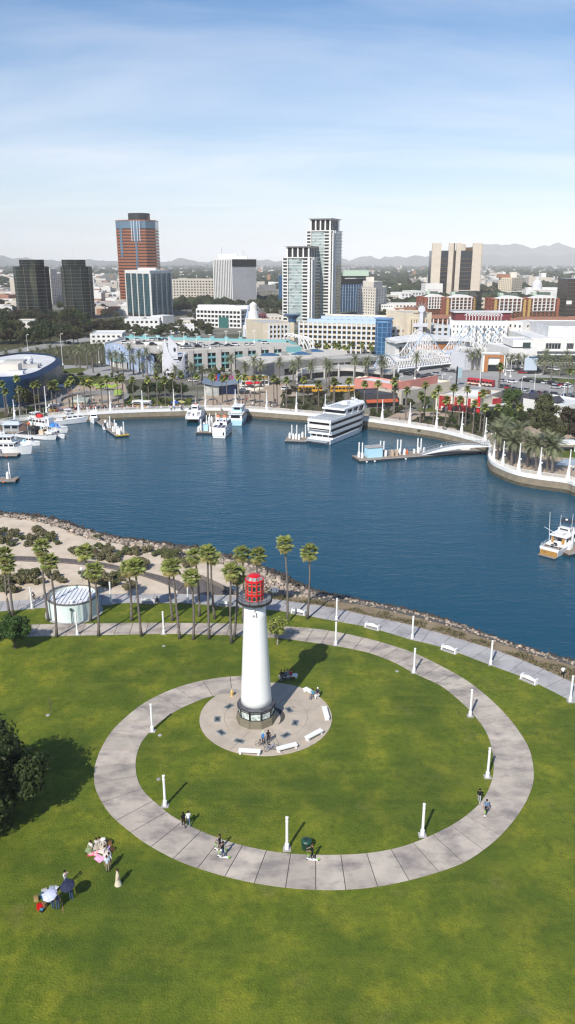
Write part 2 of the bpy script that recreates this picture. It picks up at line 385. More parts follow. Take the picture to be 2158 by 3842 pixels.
# ------------------------------------------------------------------ lighthouse
lh = thing('lighthouse','white tapering lighthouse with red lantern and black gallery on round plaza','lighthouse',LH)
def ngon(r,z,n=10,a0=None): 
    a0 = math.pi/2+math.pi/n if a0 is None else a0
    return [LH+Vc((r*math.cos(a0+2*math.pi*i/n),r*math.sin(a0+2*math.pi*i/n),z)) for i in range(n)]
NB = 10
g_a,g_b = ngon(2.46,0.0),ngon(2.30,0.95)
for i in range(NB):
    j = (i+1) % NB;s = MB();e = 0.012
    a,b,c,d = g_a[i].lerp(g_a[j],e),g_a[i].lerp(g_a[j],1-e),g_b[i].lerp(g_b[j],1-e),g_b[i].lerp(g_b[j],e)
    s.quad(a,b,c,d);s.quad(d,c,c.lerp(LH+Vc((0,0,.95)),.2),d.lerp(LH+Vc((0,0,.95)),.2));s.build('granite_panel',M['granite'],lh)
MB().loft([ngon(2.42,0.0),ngon(2.26,.94)],True,True).build('plinth_core',M['joint'],lh)
w_a,w_b = ngon(2.10,0.95),ngon(2.22,2.15)
photo = mat('display photograph',(0.72,0.78,0.73),0.12,spec=0.7,var=(0.30,0.36,0.34),vscale=3.2,vdetail=6,contrast=(0.46,0.60))
paneltop = mat('display heading',(0.33,0.36,0.35),0.2,var=(0.18,0.2,0.2),vscale=8)
for i in range(NB):
    j = (i+1) % NB;A,B,C_,D = w_a[i],w_a[j],w_b[j],w_b[i]
    f = MB();n_ = (B-A).cross(D-A).normalized()
    def pt(u,w): return A.lerp(B,u).lerp(D.lerp(C_,u),w)
    for (u0,u1,v0,v1) in ((0,.08,0,1),(.92,1,0,1),(.08,.92,0,.05),(.08,.92,.95,1),(.08,.92,.76,.80)):
        q = [pt(u0,v0),pt(u1,v0),pt(u1,v1),pt(u0,v1)]
        f.loft([[x+n_*.002 for x in q],[x+n_*.07 for x in q]],True,True)
    fo = f.build('display_frame',M['black'],lh)
    MB().quad(pt(.08,.05),pt(.92,.05),pt(.92,.76),pt(.08,.76)).build('display_photo',photo,fo)
    MB().quad(pt(.08,.80),pt(.92,.80),pt(.92,.95),pt(.08,.95)).build('display_heading',paneltop,fo)
MB().loft([ngon(2.26,2.17),ngon(2.28,2.26),ngon(1.95,2.50)],True,True).build('base_cornice',mat('cornice',(0.045,0.048,0.055),0.5,var=(0.09,0.09,0.10),vscale=4),lh)
ZG = 15.35
MB().lathe(LH,[(1.86,2.3),(1.80,3.2),(1.60,7.2),(1.43,10.8),(1.29,13.6),(1.21,ZG)],64).build('shaft',M['shaftwhite'],lh,True)
ga = MB();ga.lathe(LH,[(1.2,ZG-.02),(1.80,ZG+.02),(1.98,ZG+.05),(1.98,ZG+.32),(1.90,ZG+.32)],48);ga.build('gallery',M['black'],lh)
MB().lathe(LH,[(1.89,ZG+.30),(1.89,ZG+.335)],48).build('gallery_deck',M['grey_metal'],lh)
for k in range(12):
    a = 2*math.pi*(k+.5)/12;p = LH+Vc((1.93*math.cos(a),1.93*math.sin(a),ZG+.3))
    MB().tube(p,p+Vc((0,0,1.05)),.025).build('railing_post',M['black'],lh)
for h in (.35,.70,1.05):
    MB().path([LH+Vc((1.93*math.cos(a*math.pi/24),1.93*math.sin(a*math.pi/24),ZG+.3+h)) for a in range(49)],.022,5).build('railing_rail',M['black'],lh)
ZL = ZG+.33;LHT = 2.40;NL = 12;RL = 1.09
def lring(r,z): return ngon(r,z,NL,math.pi/2+math.pi/NL)
lan = MB();la,lb = lring(RL,ZL),lring(RL,ZL+LHT)
rows = ((.02,.24),(.36,.46),(.50,.76),(.81,.92))
for i in range(NL):
    j = (i+1) % NL;A,B,C_,D = la[i],la[j],lb[j],lb[i];n_ = (B-A).cross(D-A).normalized()
    def pt(u,w): return A.lerp(B,u).lerp(D.lerp(C_,u),w)
    cuts = [0]+[x for r_ in rows for x in r_]+[1]
    f = MB()
    for k in range(len(cuts)-1):
        v0,v1 = cuts[k],cuts[k+1]
        spans = ((0,1),) if k % 2 == 0 else ((0,.15),(.85,1))
        for u0,u1 in spans:
            q = [pt(u0,v0),pt(u1,v0),pt(u1,v1),pt(u0,v1)]
            f.loft([[x-n_*.10 for x in q],q],True,True)
    fo = f.build('lantern_panel',M['red'],lh)
    for (v0,v1) in rows:
        MB().quad(pt(.15,v0)-n_*.06,pt(.85,v0)-n_*.06,pt(.85,v1)-n_*.06,pt(.15,v1)-n_*.06).build('window',M['greenglass'],fo)
        fr = MB()
        for (a0,a1,b0,b1) in ((.15,.175,v0,v1),(.825,.85,v0,v1),(.175,.825,v0,v0+.012),(.175,.825,v1-.012,v1)):
            q = [pt(a0,b0)-n_*.05,pt(a1,b0)-n_*.05,pt(a1,b1)-n_*.05,pt(a0,b1)-n_*.05];fr.loft([q,[x+n_*.03 for x in q]],True,True)
        fr.build('window_frame',mat('pale frame',(0.55,0.42,0.30),0.5) if 'pale' not in M else M['pale'],fo);M.setdefault('pale',BM['pale frame'])
MB().lathe(LH,[(.55,ZL),(.55,ZL+1.2),(.28,ZL+1.3),(.28,ZL+2.1)],16).build('lamp_housing',mat('lamp housing',(0.55,0.55,0.5),0.4),lh)
ra,rb = lring(RL+.02,ZL+LHT+.02),lring(.66,ZL+LHT+.42)
for i in range(NL):
    j = (i+1) % NL;A,B,C_,D = ra[i],ra[j],rb[j],rb[i];n_ = (B-A).cross(D-A).normalized()
    def pt(u,w): return A.lerp(B,u).lerp(D.lerp(C_,u),w)
    f = MB()
    for (u0,u1,v0,v1) in ((0,.10,0,1),(.90,1,0,1),(.10,.90,0,.14),(.10,.90,.86,1)):
        q = [pt(u0,v0),pt(u1,v0),pt(u1,v1),pt(u0,v1)];f.loft([[x-n_*.06 for x in q],q],True,True)
    fo = f.build('roof_rib',M['red'],lh);MB().quad(pt(.1,.14)-n_*.03,pt(.9,.14)-n_*.03,pt(.9,.86)-n_*.03,pt(.1,.86)-n_*.03).build('roof_pane',M.setdefault('reflectglass',mat('pale roof glass',(.22,.30,.29),.1,spec=.6,rand=.5)),fo)  # pane colour is pale to stand in for what the glass reflects
MB().lathe(LH,[(.68,ZL+LHT+.40),(.68,ZL+LHT+.45),(.50,ZL+LHT+.52),(.25,ZL+LHT+.57),(.0,ZL+LHT+.59)],24).build('roof_dome',M['red'],lh,False)
MB().tube(LH+Vc((0,0,ZL+LHT+.58)),LH+Vc((0,0,ZL+LHT+.68)),.03).build('finial',M['red'],lh)
cb = MB();cc = LH+Vc((-.05,-1.42,ZG-.9))
cb.box(cc+Vc((0,.05,.35)),(.12,.3,.5));cb.box(cc,(.42,.3,.28));cb.tube(cc+Vc((-.16,0,-.1)),cc+Vc((-.16,-.2,-.25)),.08);cb.tube(cc+Vc((.16,0,-.1)),cc+Vc((.16,-.2,-.25)),.08)
cb.build('camera_box',M['white'],lh)
for dx in (.35,.75): MB().path([LH+Vc((dx+.1*math.cos(a),-1.22+dx*.2,ZG-.3+.12*math.sin(a))) for a in (0,1,2,3,4,5,6.28)],.02,4).build('cable_loop',M['black'],lh)
# ------------------------------------------------------------------ lamp columns
lampw = M['white']
def lamp_proto():
    t = thing('lamp_column','x','lamp post',(0,0,0))
    MB().box((0,0,.03),(.75,.75,.06)).build('base_pad',M['walk'],t)
    MB().lathe((0,0,0),[(.21,.05),(.21,.62),(.155,.66)],16).build('pedestal',lampw,t)
    MB().lathe((0,0,0),[(.135,.62),(.125,3.05),(.15,3.07),(.15,3.14)],16).build('column',lampw,t,False)
    MB().lathe((0,0,0),[(.125,3.14),(.125,3.48),(.15,3.5),(.15,3.58),(.05,3.63)],16).build('lamp_head',lampw,t)
    return t
LAMPS = [(572,2749,'on the upper left inside of the spiral path'),(620,3029,'on the lower left inside of the spiral path'),(1077,3192,'at the spiral path near the green bin'),(1585,3140,'on the lower right inside of the spiral path'),(1829,2921,'at the inner edge on the right of the spiral'),(1764,2692,'on the upper right inside of the spiral path'),(1553,2529,'where the spiral curves behind right of the lighthouse'),(1260,2426,'by the tip of the lighthouse shadow'),(615,2384,'between palms on the lawn path left of the lighthouse'),(291,2387,'in front of the round white pump house'),(121,2288,'on the shore walkway by the cyclist'),(417,2267,'just right of the round pump house'),(706,2266,'on the shore walkway by the wooden deck'),(1263,2332,'on the shore walkway, first right of the lighthouse'),(1547,2402,'on the shore walkway between two arched benches'),(1841,2499,'on the shore walkway above the lawn at right'),(2139,2638,'at the right edge of the shore walkway')]
lp = lamp_proto()
for i,(u,v,w) in enumerate(LAMPS):
    p = G(u,v-6);lab = 'short white column lamp '+w
    if i == 0: lp.location = p;lp['label'] = lab;lp['group'] = 'white column lamps along the park paths'
    else: copy_tree(lp,p,0,lab)
# ------------------------------------------------------------------ benches
def slab_bench():
    t = thing('stone_bench','x','bench',(0,0,0),group='flat white benches round the plaza')
    b = MB();b.box((0,0,.43),(2.45,.62,.14));b.build('seat',M['white'],t)
    for s in (-1,1): MB().box((s*1.02,0,.20),(.22,.5,.36)).build('leg',M['white'],t)
    return t
BN = [((897,2816),(976,2820),'at the front below the lighthouse'),((1038,2812),(1115,2792),'right of the parked bicycles'),((1150,2770),(1207,2740),'at the lower right of the plaza'),((1216,2652),(1228,2696),'at the right edge of the plaza'),((1142,2582),(1194,2612),'with two people sitting at its end'),((1058,2540),(1106,2534),'in the lighthouse shadow with people on it')]
bb = slab_bench()
for i,(a,b,w) in enumerate(BN):
    A,B = G(*a,.4),G(*b,.4);p = (A+B)/2;rz = math.atan2(B.y-A.y,B.x-A.x);lab = 'flat white stone bench '+w
    if i == 0: bb.location = (p.x,p.y,.035);bb.rotation_euler = (0,0,rz);bb['label'] = lab
    else: copy_tree(bb,(p.x,p.y,.035),rz,lab)
def arch_bench():
    t = thing('arched_bench','x','bench',(0,0,0),group='white arched benches along the shore walkway')
    MB().box((0,0,.03),(2.5,.9,.06)).build('base_pad',M['walk'],t)
    b = MB();prof = []
    for k in range(13):
        x = -0.95+1.9*k/12;prof.append((x,.62+.28*math.cos(x/0.95*math.pi/2)))
    ring0 = [Vc((x,-.2,z)) for x,z in prof]+[Vc((x,-.2,.36)) for x,z in reversed(prof)]
    b.loft([ring0,[p+Vc((0,.1,0)) for p in ring0]],True,True);b.build('backrest',M['white'],t)
    MB().box((0,.12,.40),(1.9,.52,.1)).build('seat',M['white'],t)
    for s in (-1,1): MB().box((s*1.03,.05,.36),(.18,.72,.72),0,.92).build('end_pillar',M['white'],t)
    return t
AB = [(556,2262,'with a person beside it'),(842,2272,'left of the lighthouse lantern'),(1120,2303,'between the two tall right palms'),(1397,2357,'first past the palms to the right'),(1685,2443,'second from the right'),(1984,2556,'nearest the jogger in white')]
ab = arch_bench()
for i,(u,v,w) in enumerate(AB):
    p = G(u,v);q = min(p2lo,key=lambda x: (x-p).length);k = p2lo.index(q);d = p2lo[min(k+2,len(p2lo)-1)]-p2lo[max(k-2,0)]
    rz = math.atan2(d.y,d.x);lab = 'white arched-back bench on the shore walkway '+w
    if i == 0: ab.location = p;ab.rotation_euler = (0,0,rz);ab['label'] = lab
    else: copy_tree(ab,p,rz,lab)
# ------------------------------------------------------------------ pump house
pc = Vc((G(282,2338).x*1.035,G(282,2338).y+3.85,0));PRR = 3.85;PH = ZT(2271,pc.y-PRR)
ph = thing('pump_house','round pale pump house with white ribbed roof beside the palms','building',pc)
wallm = mat('pump house wall',(0.66,0.74,0.70),0.6,var=(0.52,0.62,0.60),vscale=0.45,stretch=(1,1,.1))
MB().lathe(pc,[(PRR+.55,0),(PRR+.55,.05)],48).build('apron',M['walk'],ph)
w = MB();w.lathe(pc,[(PRR,0),(PRR,PH),(PRR-.28,PH),(PRR-.28,PH-.55)],48,False);w.build('wall',wallm,ph)
MB().lathe(pc,[(PRR+.05,PH-.14),(PRR+.05,PH+.05),(PRR-.10,PH+.05),(PRR-.10,PH-.01)],48,False).build('rim',mat('rim',(0.12,0.12,0.12),0.6),ph)
MB().lathe(pc,[(PRR-.11,PH+.045),(PRR-.26,PH+.03),(PRR-.275,PH-.35)],48,False).build('parapet_lining',mat('lining',(0.30,0.22,0.10),0.8,var=(.22,.16,.08),vscale=2),ph)
roofm = mat('ribbed roof',(0.74,0.75,0.76),0.4,var=(0.66,0.67,0.69),vscale=.7)
rf = MB();rf.lathe(pc,[(PRR-.29,PH-.40),(PRR-.29,PH-.36)],48);ro = rf.build('roof',roofm,ph)
for k in range(-5,6):
    x = k*.62;h = math.sqrt(max((PRR-.3)**2-x*x,.1));MB().box(pc+Vc((x,0,PH-.30)),(.08,2*h-.1,.12)).build('roof_rib',roofm,ro)
MB().lathe(pc+Vc((.5,-2.4,PH-.36)),[(.13,0),(.13,.35),(.28,.4),(.2,.55)],12).build('roof_vent',M['white'],ro)
MB().lathe(pc+Vc((1.3,-1.2,PH-.36)),[(.1,0),(.1,.25),(.2,.3),(.1,.4)],12).build('roof_vent',M['white'],ro)
for a in (-1.15,-.2):
    s = MB();rg = [[pc+Vc(((PRR+.012)*math.cos(a+k*.035),(PRR+.012)*math.sin(a+k*.035),z)) for k in range(4)] for z in (0.05,PH-.16)]
    s.loft(rg,closed=False,caps=False);s.build('stain_panel',mat('dark stripe',(0.33,0.44,0.43),0.7,var=(.45,.55,.53),vscale=2),ph)
# dark box on a post in front of it
p = G(271,2340);t = thing('utility_post','dark utility box on a post in front of the round pump house','post',p)
MB().tube(p,p+Vc((0,0,2.2)),.07).build('post',mat('dark teal',(.03,.07,.07),.5),t);MB().box(p+Vc((0,0,2.35)),(.36,.25,.3)).build('box',BM['dark teal'],t)
p = G(310,2180);t = thing('globe_sign','round white sign on a post in the sandy scrub','sign',p)
MB().tube(p,p+Vc((0,0,2.0)),.05).build('post',M['grey_metal'],t);MB().lathe(p+Vc((0,0,2.25)),[(.0,-.3),(.2,-.22),(.3,0),(.2,.22),(0,.3)],14).build('disc',M['white'],t)
p = G(1030,2240);t = thing('notice_board','white notice board at the rocks behind the lighthouse gallery','notice board',p)
for s in (-.35,.35): MB().tube(p+Vc((s,0,0)),p+Vc((s,0,1.5)),.04).build('post',M['grey_metal'],t)
MB().box(p+Vc((0,0,1.25)),(1.3,.08,.8),0.1).build('board',M['white'],t)
# ------------------------------------------------------------------ boardwalk and deck
BW_T = [(-300,2082),(-60,2086),(52,2090),(149,2093),(234,2098),(318,2106),(388,2114),(473,2133),(547,2150),(622,2168),(697,2191)]
BW_B = [(-300,2098),(-60,2102),(52,2105),(149,2109),(234,2113),(318,2121),(423,2136),(498,2152),(572,2174),(642,2200),(672,2222)]
plank = mat('plank wood',(0.155,0.13,0.12),0.85,var=(0.10,0.085,0.08),vscale=3,island=.22)
bt,bb_ = resample(smooth_line(px(BW_T)),420),resample(smooth_line(px(BW_B)),420)
base = MB();base.loft([[a+Vc((0,0,.012)),b+Vc((0,0,.012))] for a,b in zip(bt[::10]+[bt[-1]],bb_[::10]+[bb_[-1]])],closed=False,caps=False);base.f = [tuple(reversed(f)) for f in base.f]
bwo = base.build('boardwalk',M['joint'],kind='structure')
pk = MB()
for i in range(len(bt)-1):
    a,b,c,d = bb_[i],bb_[i].lerp(bb_[i+1],.86),bt[i].lerp(bt[i+1],.86),bt[i];ring = [a,b,c,d]
    pk.prism(ring,.03,.10,(False,True))
pk.build('planks',plank,bwo,kind='stuff')
for L_ in (bt,bb_):
    MB().path([x+Vc((0,0,.16)) for x in L_[::12]],.09,4).build('edge_rail',plank,bwo)
DK = px([(663,2229),(697,2187),(755,2170),(890,2234)])
dk = MB();dk.poly([x+Vc((0,0,.012)) for x in (DK[0],DK[3],DK[2],DK[1])]);dko = dk.build('wooden_deck',M['joint'],kind='structure')
pk = MB();
n = 70
for i in range(n):
    t0,t1 = i/n,(i+.86)/n;L0,L1 = DK[0].lerp(DK[3],t0),DK[0].lerp(DK[3],t1)
    def top(t): return DK[1].lerp(DK[2],t/.45) if t < .45 else DK[2].lerp(DK[3],(t-.45)/.55)
    pk.prism([L0,L1,top(t1),top(t0)],.03,.10,(False,True))
pk.build('planks',plank,dko,kind='stuff')
wd = mat('deck wall wood',(0.20,0.165,0.14),0.85,var=(.13,.11,.10),vscale=3)
for a,b in ((DK[2],DK[3]),(DK[1],DK[2])):
    d = (b-a);MB().box((a+b)/2+Vc((0,0,.3)),(d.length,.35,.6),math.atan2(d.y,d.x)).build('seat_wall',wd,dko)
# ------------------------------------------------------------------ planting near the camera
M['trunk'] = mat('palm trunk',(0.20,0.175,0.155),0.9,spec=0.1,var=(0.12,0.10,0.09),vscale=2.0,bump=0.6,bscale=5,stretch=(1,1,4))
M['boot'] = mat('palm boots',(0.16,0.10,0.055),0.9,spec=0.1,var=(0.09,0.055,0.03),vscale=5,bump=0.7,bscale=9)
M['fan'] = mat('fan frond',(0.165,0.19,0.042),0.5,spec=0.35,rand=0.35)
M['fan_low'] = mat('older fan frond',(0.26,0.23,0.08),0.6,spec=0.3,rand=0.3)
M['date'] = mat('date frond',(0.150,0.165,0.085),0.5,spec=0.35,rand=0.25)
def leafmat(name,c,amt=0.45,rough=0.6):
    m = mat(name,c,rough,spec=0.2,island=amt);return m
M['leaf_dark'] = leafmat('dark leaves',(0.026,0.040,0.009))
M['leaf_mid'] = leafmat('mid leaves',(0.055,0.085,0.020))
M['leaf_willow'] = leafmat('willow leaves',(0.20,0.225,0.05))
M['leaf_scrub'] = leafmat('scrub leaves',(0.135,0.122,0.062),.5)
M['leaf_scrub2'] = leafmat('green scrub leaves',(0.105,0.115,0.045),.5)
M['leaf_olive'] = leafmat('olive leaves',(0.062,0.066,0.024))
M['leaf_red'] = leafmat('brown green leaves',(0.042,0.034,0.017))
M['leaf_lime'] = leafmat('lime leaves',(0.16,0.19,0.03))
M['bark'] = mat('bark',(0.14,0.115,0.09),0.9,var=(0.08,0.065,0.05),vscale=5)
M['palebark'] = mat('pale bark',(0.36,0.31,0.25),0.9,var=(0.22,0.19,0.15),vscale=4)
def fan_mesh(name,m):
    b = MB();b.tube((0,0,0),(0,.75,.02),.022,.014,4)
    n = 13
    for k in range(n):
        a0,a1 = -1.95+3.9*k/n,-1.95+3.9*(k+1)/n;am = (a0+a1)/2;L = .88*(1-.16*abs(am)/1.95)
        c = Vc((0,.70,.02));q = lambda a,r,z: c+Vc((math.sin(a)*r,math.cos(a)*r,z))
        b.add([c,q(a0,L*.62,-.03),q(am,L*.66,.05),q(a1,L*.62,-.03),q(am,L*1.0,-.17)],((0,2,1),(0,3,2),(1,2,4),(2,3,4)))
    return b.mesh(name,m)
FAN,FANL = fan_mesh('fan_frond',M['fan']),fan_mesh('fan_frond_old',M['fan_low'])
def fan_palm(base,top,label,group,seed,nf=28,sc=1.0,lr=(.195,.125)):
    r = random.Random(seed);t = thing('fan_palm',label,'palm tree',base,group=group)
    H = top.z-base.z;off = Vc((top.x-base.x,top.y-base.y,0));bend = Vc((r.uniform(-.25,.25),r.uniform(-.2,.2),0))
    pts = [base+off*(k/8)**1.5+bend*math.sin(k/8*math.pi)+Vc((0,0,H*k/8)) for k in range(9)]
    rad = [lr[0]*1.35]+[lr[0]+(lr[1]-lr[0])*k/8 for k in range(1,9)]
    MB().path(pts,rad,9).build('trunk',M['trunk'],t,True)
    tp = pts[-1];b = MB();b.lathe(tp,[(lr[1]*1.1,-1.35*sc),(lr[1]*1.9,-.9*sc),(lr[1]*2.3,-.35*sc),(lr[1]*1.3,.1)],9)
    for k in range(16):
        a = r.uniform(0,6.28);z = r.uniform(-1.2,-.2)*sc;d = Vc((math.cos(a),math.sin(a),0));b.tube(tp+d*.18+Vc((0,0,z)),tp+d*r.uniform(.34,.5)+Vc((0,0,z-.15)),.05,.02,4)
    b.build('boot_collar',M['boot'],t)
    loc = tp-base
    for k in range(nf):
        f = k/(nf-1);el = 1.30-f*2.25+r.uniform(-.15,.15);az = k*2.39996+r.uniform(-.3,.3)
        s = sc*r.uniform(.9,1.12)*(1.0 if f > .15 else .85)
        inst(None,'frond',FANL if f > .80 else FAN,t,loc+Vc((0,0,.05-.25*f)),(el,0,az),(s,s,s))
    return t
FP = [((37,2310),(17,2075),'leftmost of the park palms, behind its shorter twin'),((50,2308),(27,2112),'shorter twin at the left edge of the park'),((183,2330),(152,2048),'tall one rising left of the round pump house'),((213,2390),(185,2098),'leaning in front of the left side of the pump house'),((341,2330),(316,2068),'behind the right side of the pump house'),((371,2386),(353,2133),'standing just right of the pump house wall'),((494,2329),(482,2122),'left of a close pair near the wooden boardwalk'),((531,2387),(510,2118),'right of a close pair near the wooden boardwalk'),((648,2329),(634,2120),'beyond the path left of the wooden deck'),((675,2396),(647,2122),'on the near path edge left of the wooden deck'),((726,2399),(717,2158),'on the near lawn in front of the wooden deck'),((748,2312),(731,2080),'on the strip lawn in front of the wooden deck'),((785,2396),(779,2068),'tallest one, on the near lawn left of the lighthouse'),((806,2322),(793,2082),'on the strip lawn behind the tallest palm'),((869,2413),(868,2137),'closest to the lighthouse on the near lawn'),((880,2391),(893,2150),'half hidden behind the palm closest to the lighthouse'),((912,2330),(909,2068),'rising beside the red lantern on its left'),((965,2330),(967,2076),'rising directly behind the red lantern'),((1079,2332),(1068,2034),'left of the two lone palms against the water'),((1153,2322),(1161,2064),'right of the two lone palms against the water')]
for i,(b,c,w) in enumerate(FP):
    base = G(*b);top = GX(c[0],c[1]+6,base.y);top.y = base.y+rnd.uniform(-.3,.3)
    fan_palm(base,top,'slender fan palm '+w,'fan palms along the park paths',100+i)
# leafy trees: small leaf faces through clumps
def leaves(b,clumps,n,size,r,squash=.8):
    tot = sum(c[1]**2 for c in clumps)
    for c,R_ in clumps:
        for _ in range(int(n*R_*R_/tot)):
            d = Vc((r.gauss(0,1),r.gauss(0,1),r.gauss(0,1))).normalized();rad = R_*(r.random()**.33)*(.82+.3*mnoise.noise(d*2.3+Vc((R_*9,0,0))))
            p = Vector(c)+Vc((d.x*rad,d.y*rad,d.z*rad*squash));s = size*r.uniform(.6,1.4)
            nrm = (d+Vc((r.gauss(0,.6),r.gauss(0,.6),r.gauss(0,.6)+.4))).normalized();u = nrm.orthogonal().normalized();u.rotate(Matrix.Rotation(r.uniform(0,6.28),3,nrm));v = nrm.cross(u)
            b.add([p-u*s,p+v*s*.6,p+u*s,p-v*s*.6],((0,1,2,3),))
    return b
def clump_set(R_,H0,H1,n,r,fill=.45):
    out = [((0,0,(H0+H1)/2),R_*.6)]
    for _ in range(n):
        a = r.uniform(0,6.28);q = math.sqrt(r.random());z = r.uniform(H0,H1);w = 1-abs((z-(H0+H1)/2)/((H1-H0)/2))**2*.55
        out.append(((math.cos(a)*q*R_*w*.85,math.sin(a)*q*R_*w*.85,z),R_*r.uniform(.28,fill)))
    return out
def tree_meshes(R_,H0,H1,ncl,nleaf,size,lm,bm,seed,tr=.25,fill=.45):
    r = random.Random(seed);cl = clump_set(R_,H0+R_*.2,H1-R_*.25,ncl,r,fill)
    cr = leaves(MB(),cl,nleaf,size,r).mesh('crown',lm)
    t = MB();fork = Vc((0,0,H0*.75));t.path([(0,0,-.1),(.03,.02,H0*.35),fork],[tr*1.25,tr,tr*.85],8)
    for c,q in cl[1:9]: t.path([fork,fork.lerp(Vector(c),.5)+Vc((0,0,.2)),Vector(c)],[tr*.6,tr*.35,tr*.15],5)
    return cr,t.mesh('trunk',bm)
def tree(name,ms,base,label,group,rz=0.0,s=1.0,cat='tree',sz=None):
    t = thing(name,label,cat,base,0.0,group);t.rotation_euler = (0,0,rz);t.scale = (s,s,sz or s)
    inst(None,'crown',ms[0],t,(0,0,0));inst(None,'trunk',ms[1],t,(0,0,0));return t
BIG = tree_meshes(5.6,.3,9.4,50,52000,.17,M['leaf_dark'],M['bark'],5,.4,.40)
tree('broad_tree',BIG,Vc((-29.9,63.6,0)),'huge dark evergreen tree cut off by the left edge of the lawn',None,.4,1.12)
RND = tree_meshes(2.75,1.4,5.0,26,16000,.14,leafmat('tree green',(.040,.080,.016)),M['bark'],6,.16,.42)
tree('round_tree',RND,G(56,2433),'rounded green tree at the left end of the lawn path',None)
WIL = tree_meshes(2.05,1.6,4.7,24,3000,.12,M['leaf_willow'],M['palebark'],7,.12,.42)
tree('small_willow',WIL,G(1041,2418),'small light green loose tree just right of the lighthouse',None)
sp_ = G(193,2683);t = thing('sapling','bare thin sapling on the open lawn at left','tree',sp_)
b = MB();b.path([sp_,sp_+Vc((.02,0,1.2)),sp_+Vc((-.1,.1,2.6))],[.04,.03,.012],5);b.build('trunk',M['bark'],t)
b = MB();r = random.Random(3)
for k in range(16):
    z = r.uniform(1.1,2.4);a = r.uniform(0,6.28);p0 = sp_+Vc((-.04*z,.04*z,z));b.tube(p0,p0+Vc((math.cos(a)*.5,math.sin(a)*.5,.55))*r.uniform(.6,1.2),.012,.005,4)
b.build('crown',M['bark'],t)
# sandy scrub
def bush_mesh(seed,lm,n=1500,size=.085):
    r = random.Random(seed);cl = [((r.uniform(-.6,.6),r.uniform(-.6,.6),r.uniform(.25,.62)),r.uniform(.3,.5)) for _ in range(9)]
    return leaves(MB(),cl,n,size,r,.8).mesh('bush',lm)
BU = [bush_mesh(20+i,M['leaf_scrub'] if i % 3 else M['leaf_scrub2']) for i in range(6)]
SHR = [(0,290,60),(40,340,60),(115,300,50),(160,330,40),(290,270,50),(250,330,60),(370,340,50),(400,310,40),(560,440,50),(770,400,50),(740,470,55),(850,490,55),(960,430,50),(1010,440,50),(1110,420,40),(1180,450,40),(1090,540,60),(1040,510,50),(1290,460,60),(1380,500,50),(1420,540,40),(60,650,60),(140,650,60),(220,640,60),(250,600,50),(400,620,50),(450,650,30),(650,620,50),(740,600,50),(800,660,70),(880,620,50),(960,700,40),(1000,690,40),(740,325,30),(525,270,18),(480,660,30),(40,720,50),(110,720,50),(0,660,60),(90,380,40),(210,380,40),(330,300,40),(430,370,30),(690,430,40),(820,430,45),(900,460,40),(1240,430,40),(1330,440,45),(180,600,40),(300,660,40),(720,660,40),(860,670,45),(920,650,30),(250,185,14),(10,160,14)]
for i,(x,y,rr) in enumerate(SHR):
    p = G(x*.4976,1850+(y+rr*.5)*.4976);s = rr*.4976/23.5
    o = bpy.data.objects.new('scrub_bush',BU[i % 6]);link(o);o.location = p;s *= 1.5;o.scale = (s,s,s*1.05);o.rotation_euler = (0,0,i*1.7)
    tag(o,'grey green wild scrub bush on the sand '+('by the shoreline rocks' if y < 400 and x < 470 else 'just beyond the boardwalk, in its middle part' if y < 560 and x < 1000 else 'beyond the boardwalk at the wooden deck' if y < 560 else 'between boardwalk and walkway at the far left' if x < 500 else 'right behind the round pump house' if x < 900 else 'right of the pump house at the walkway'),'bush','scrub bushes on the sand')
# low ground cover between the walkway and the rocks
gc = MB();r = random.Random(11)
up = [p for p in p2up if p.x > XS-2];lo2 = across(up,rt)
for p,q in zip(up,lo2):
    for _ in range(85):
        f = r.random();w = p.lerp(Vc((q.x,q.y,0)),.06+f*.62)+Vc((r.uniform(-.5,.5),r.uniform(-.4,.4),0))
        d = mnoise.noise(Vc((w.x*.35,w.y*.35,0)))
        if d < -.38+f*.50: continue
        hgt = max(.12,.36+.4*d)
        z = r.uniform(.02,hgt);s = r.uniform(.07,.14);n_ = Vc((r.gauss(0,.7),r.gauss(0,.7),1)).normalized();u = n_.orthogonal().normalized();u.rotate(Matrix.Rotation(r.uniform(0,6.28),3,n_));v = n_.cross(u);c = w+Vc((0,0,z))
        gc.add([c-u*s,c+v*s*.7,c+u*s,c-v*s*.7],((0,1,2,3),))
o = gc.build('ground_cover',leafmat('ground cover leaves',(0.095,0.088,0.028),.55),kind='stuff');tag(o,'low brown green ground cover along the shore walkway','ground cover')
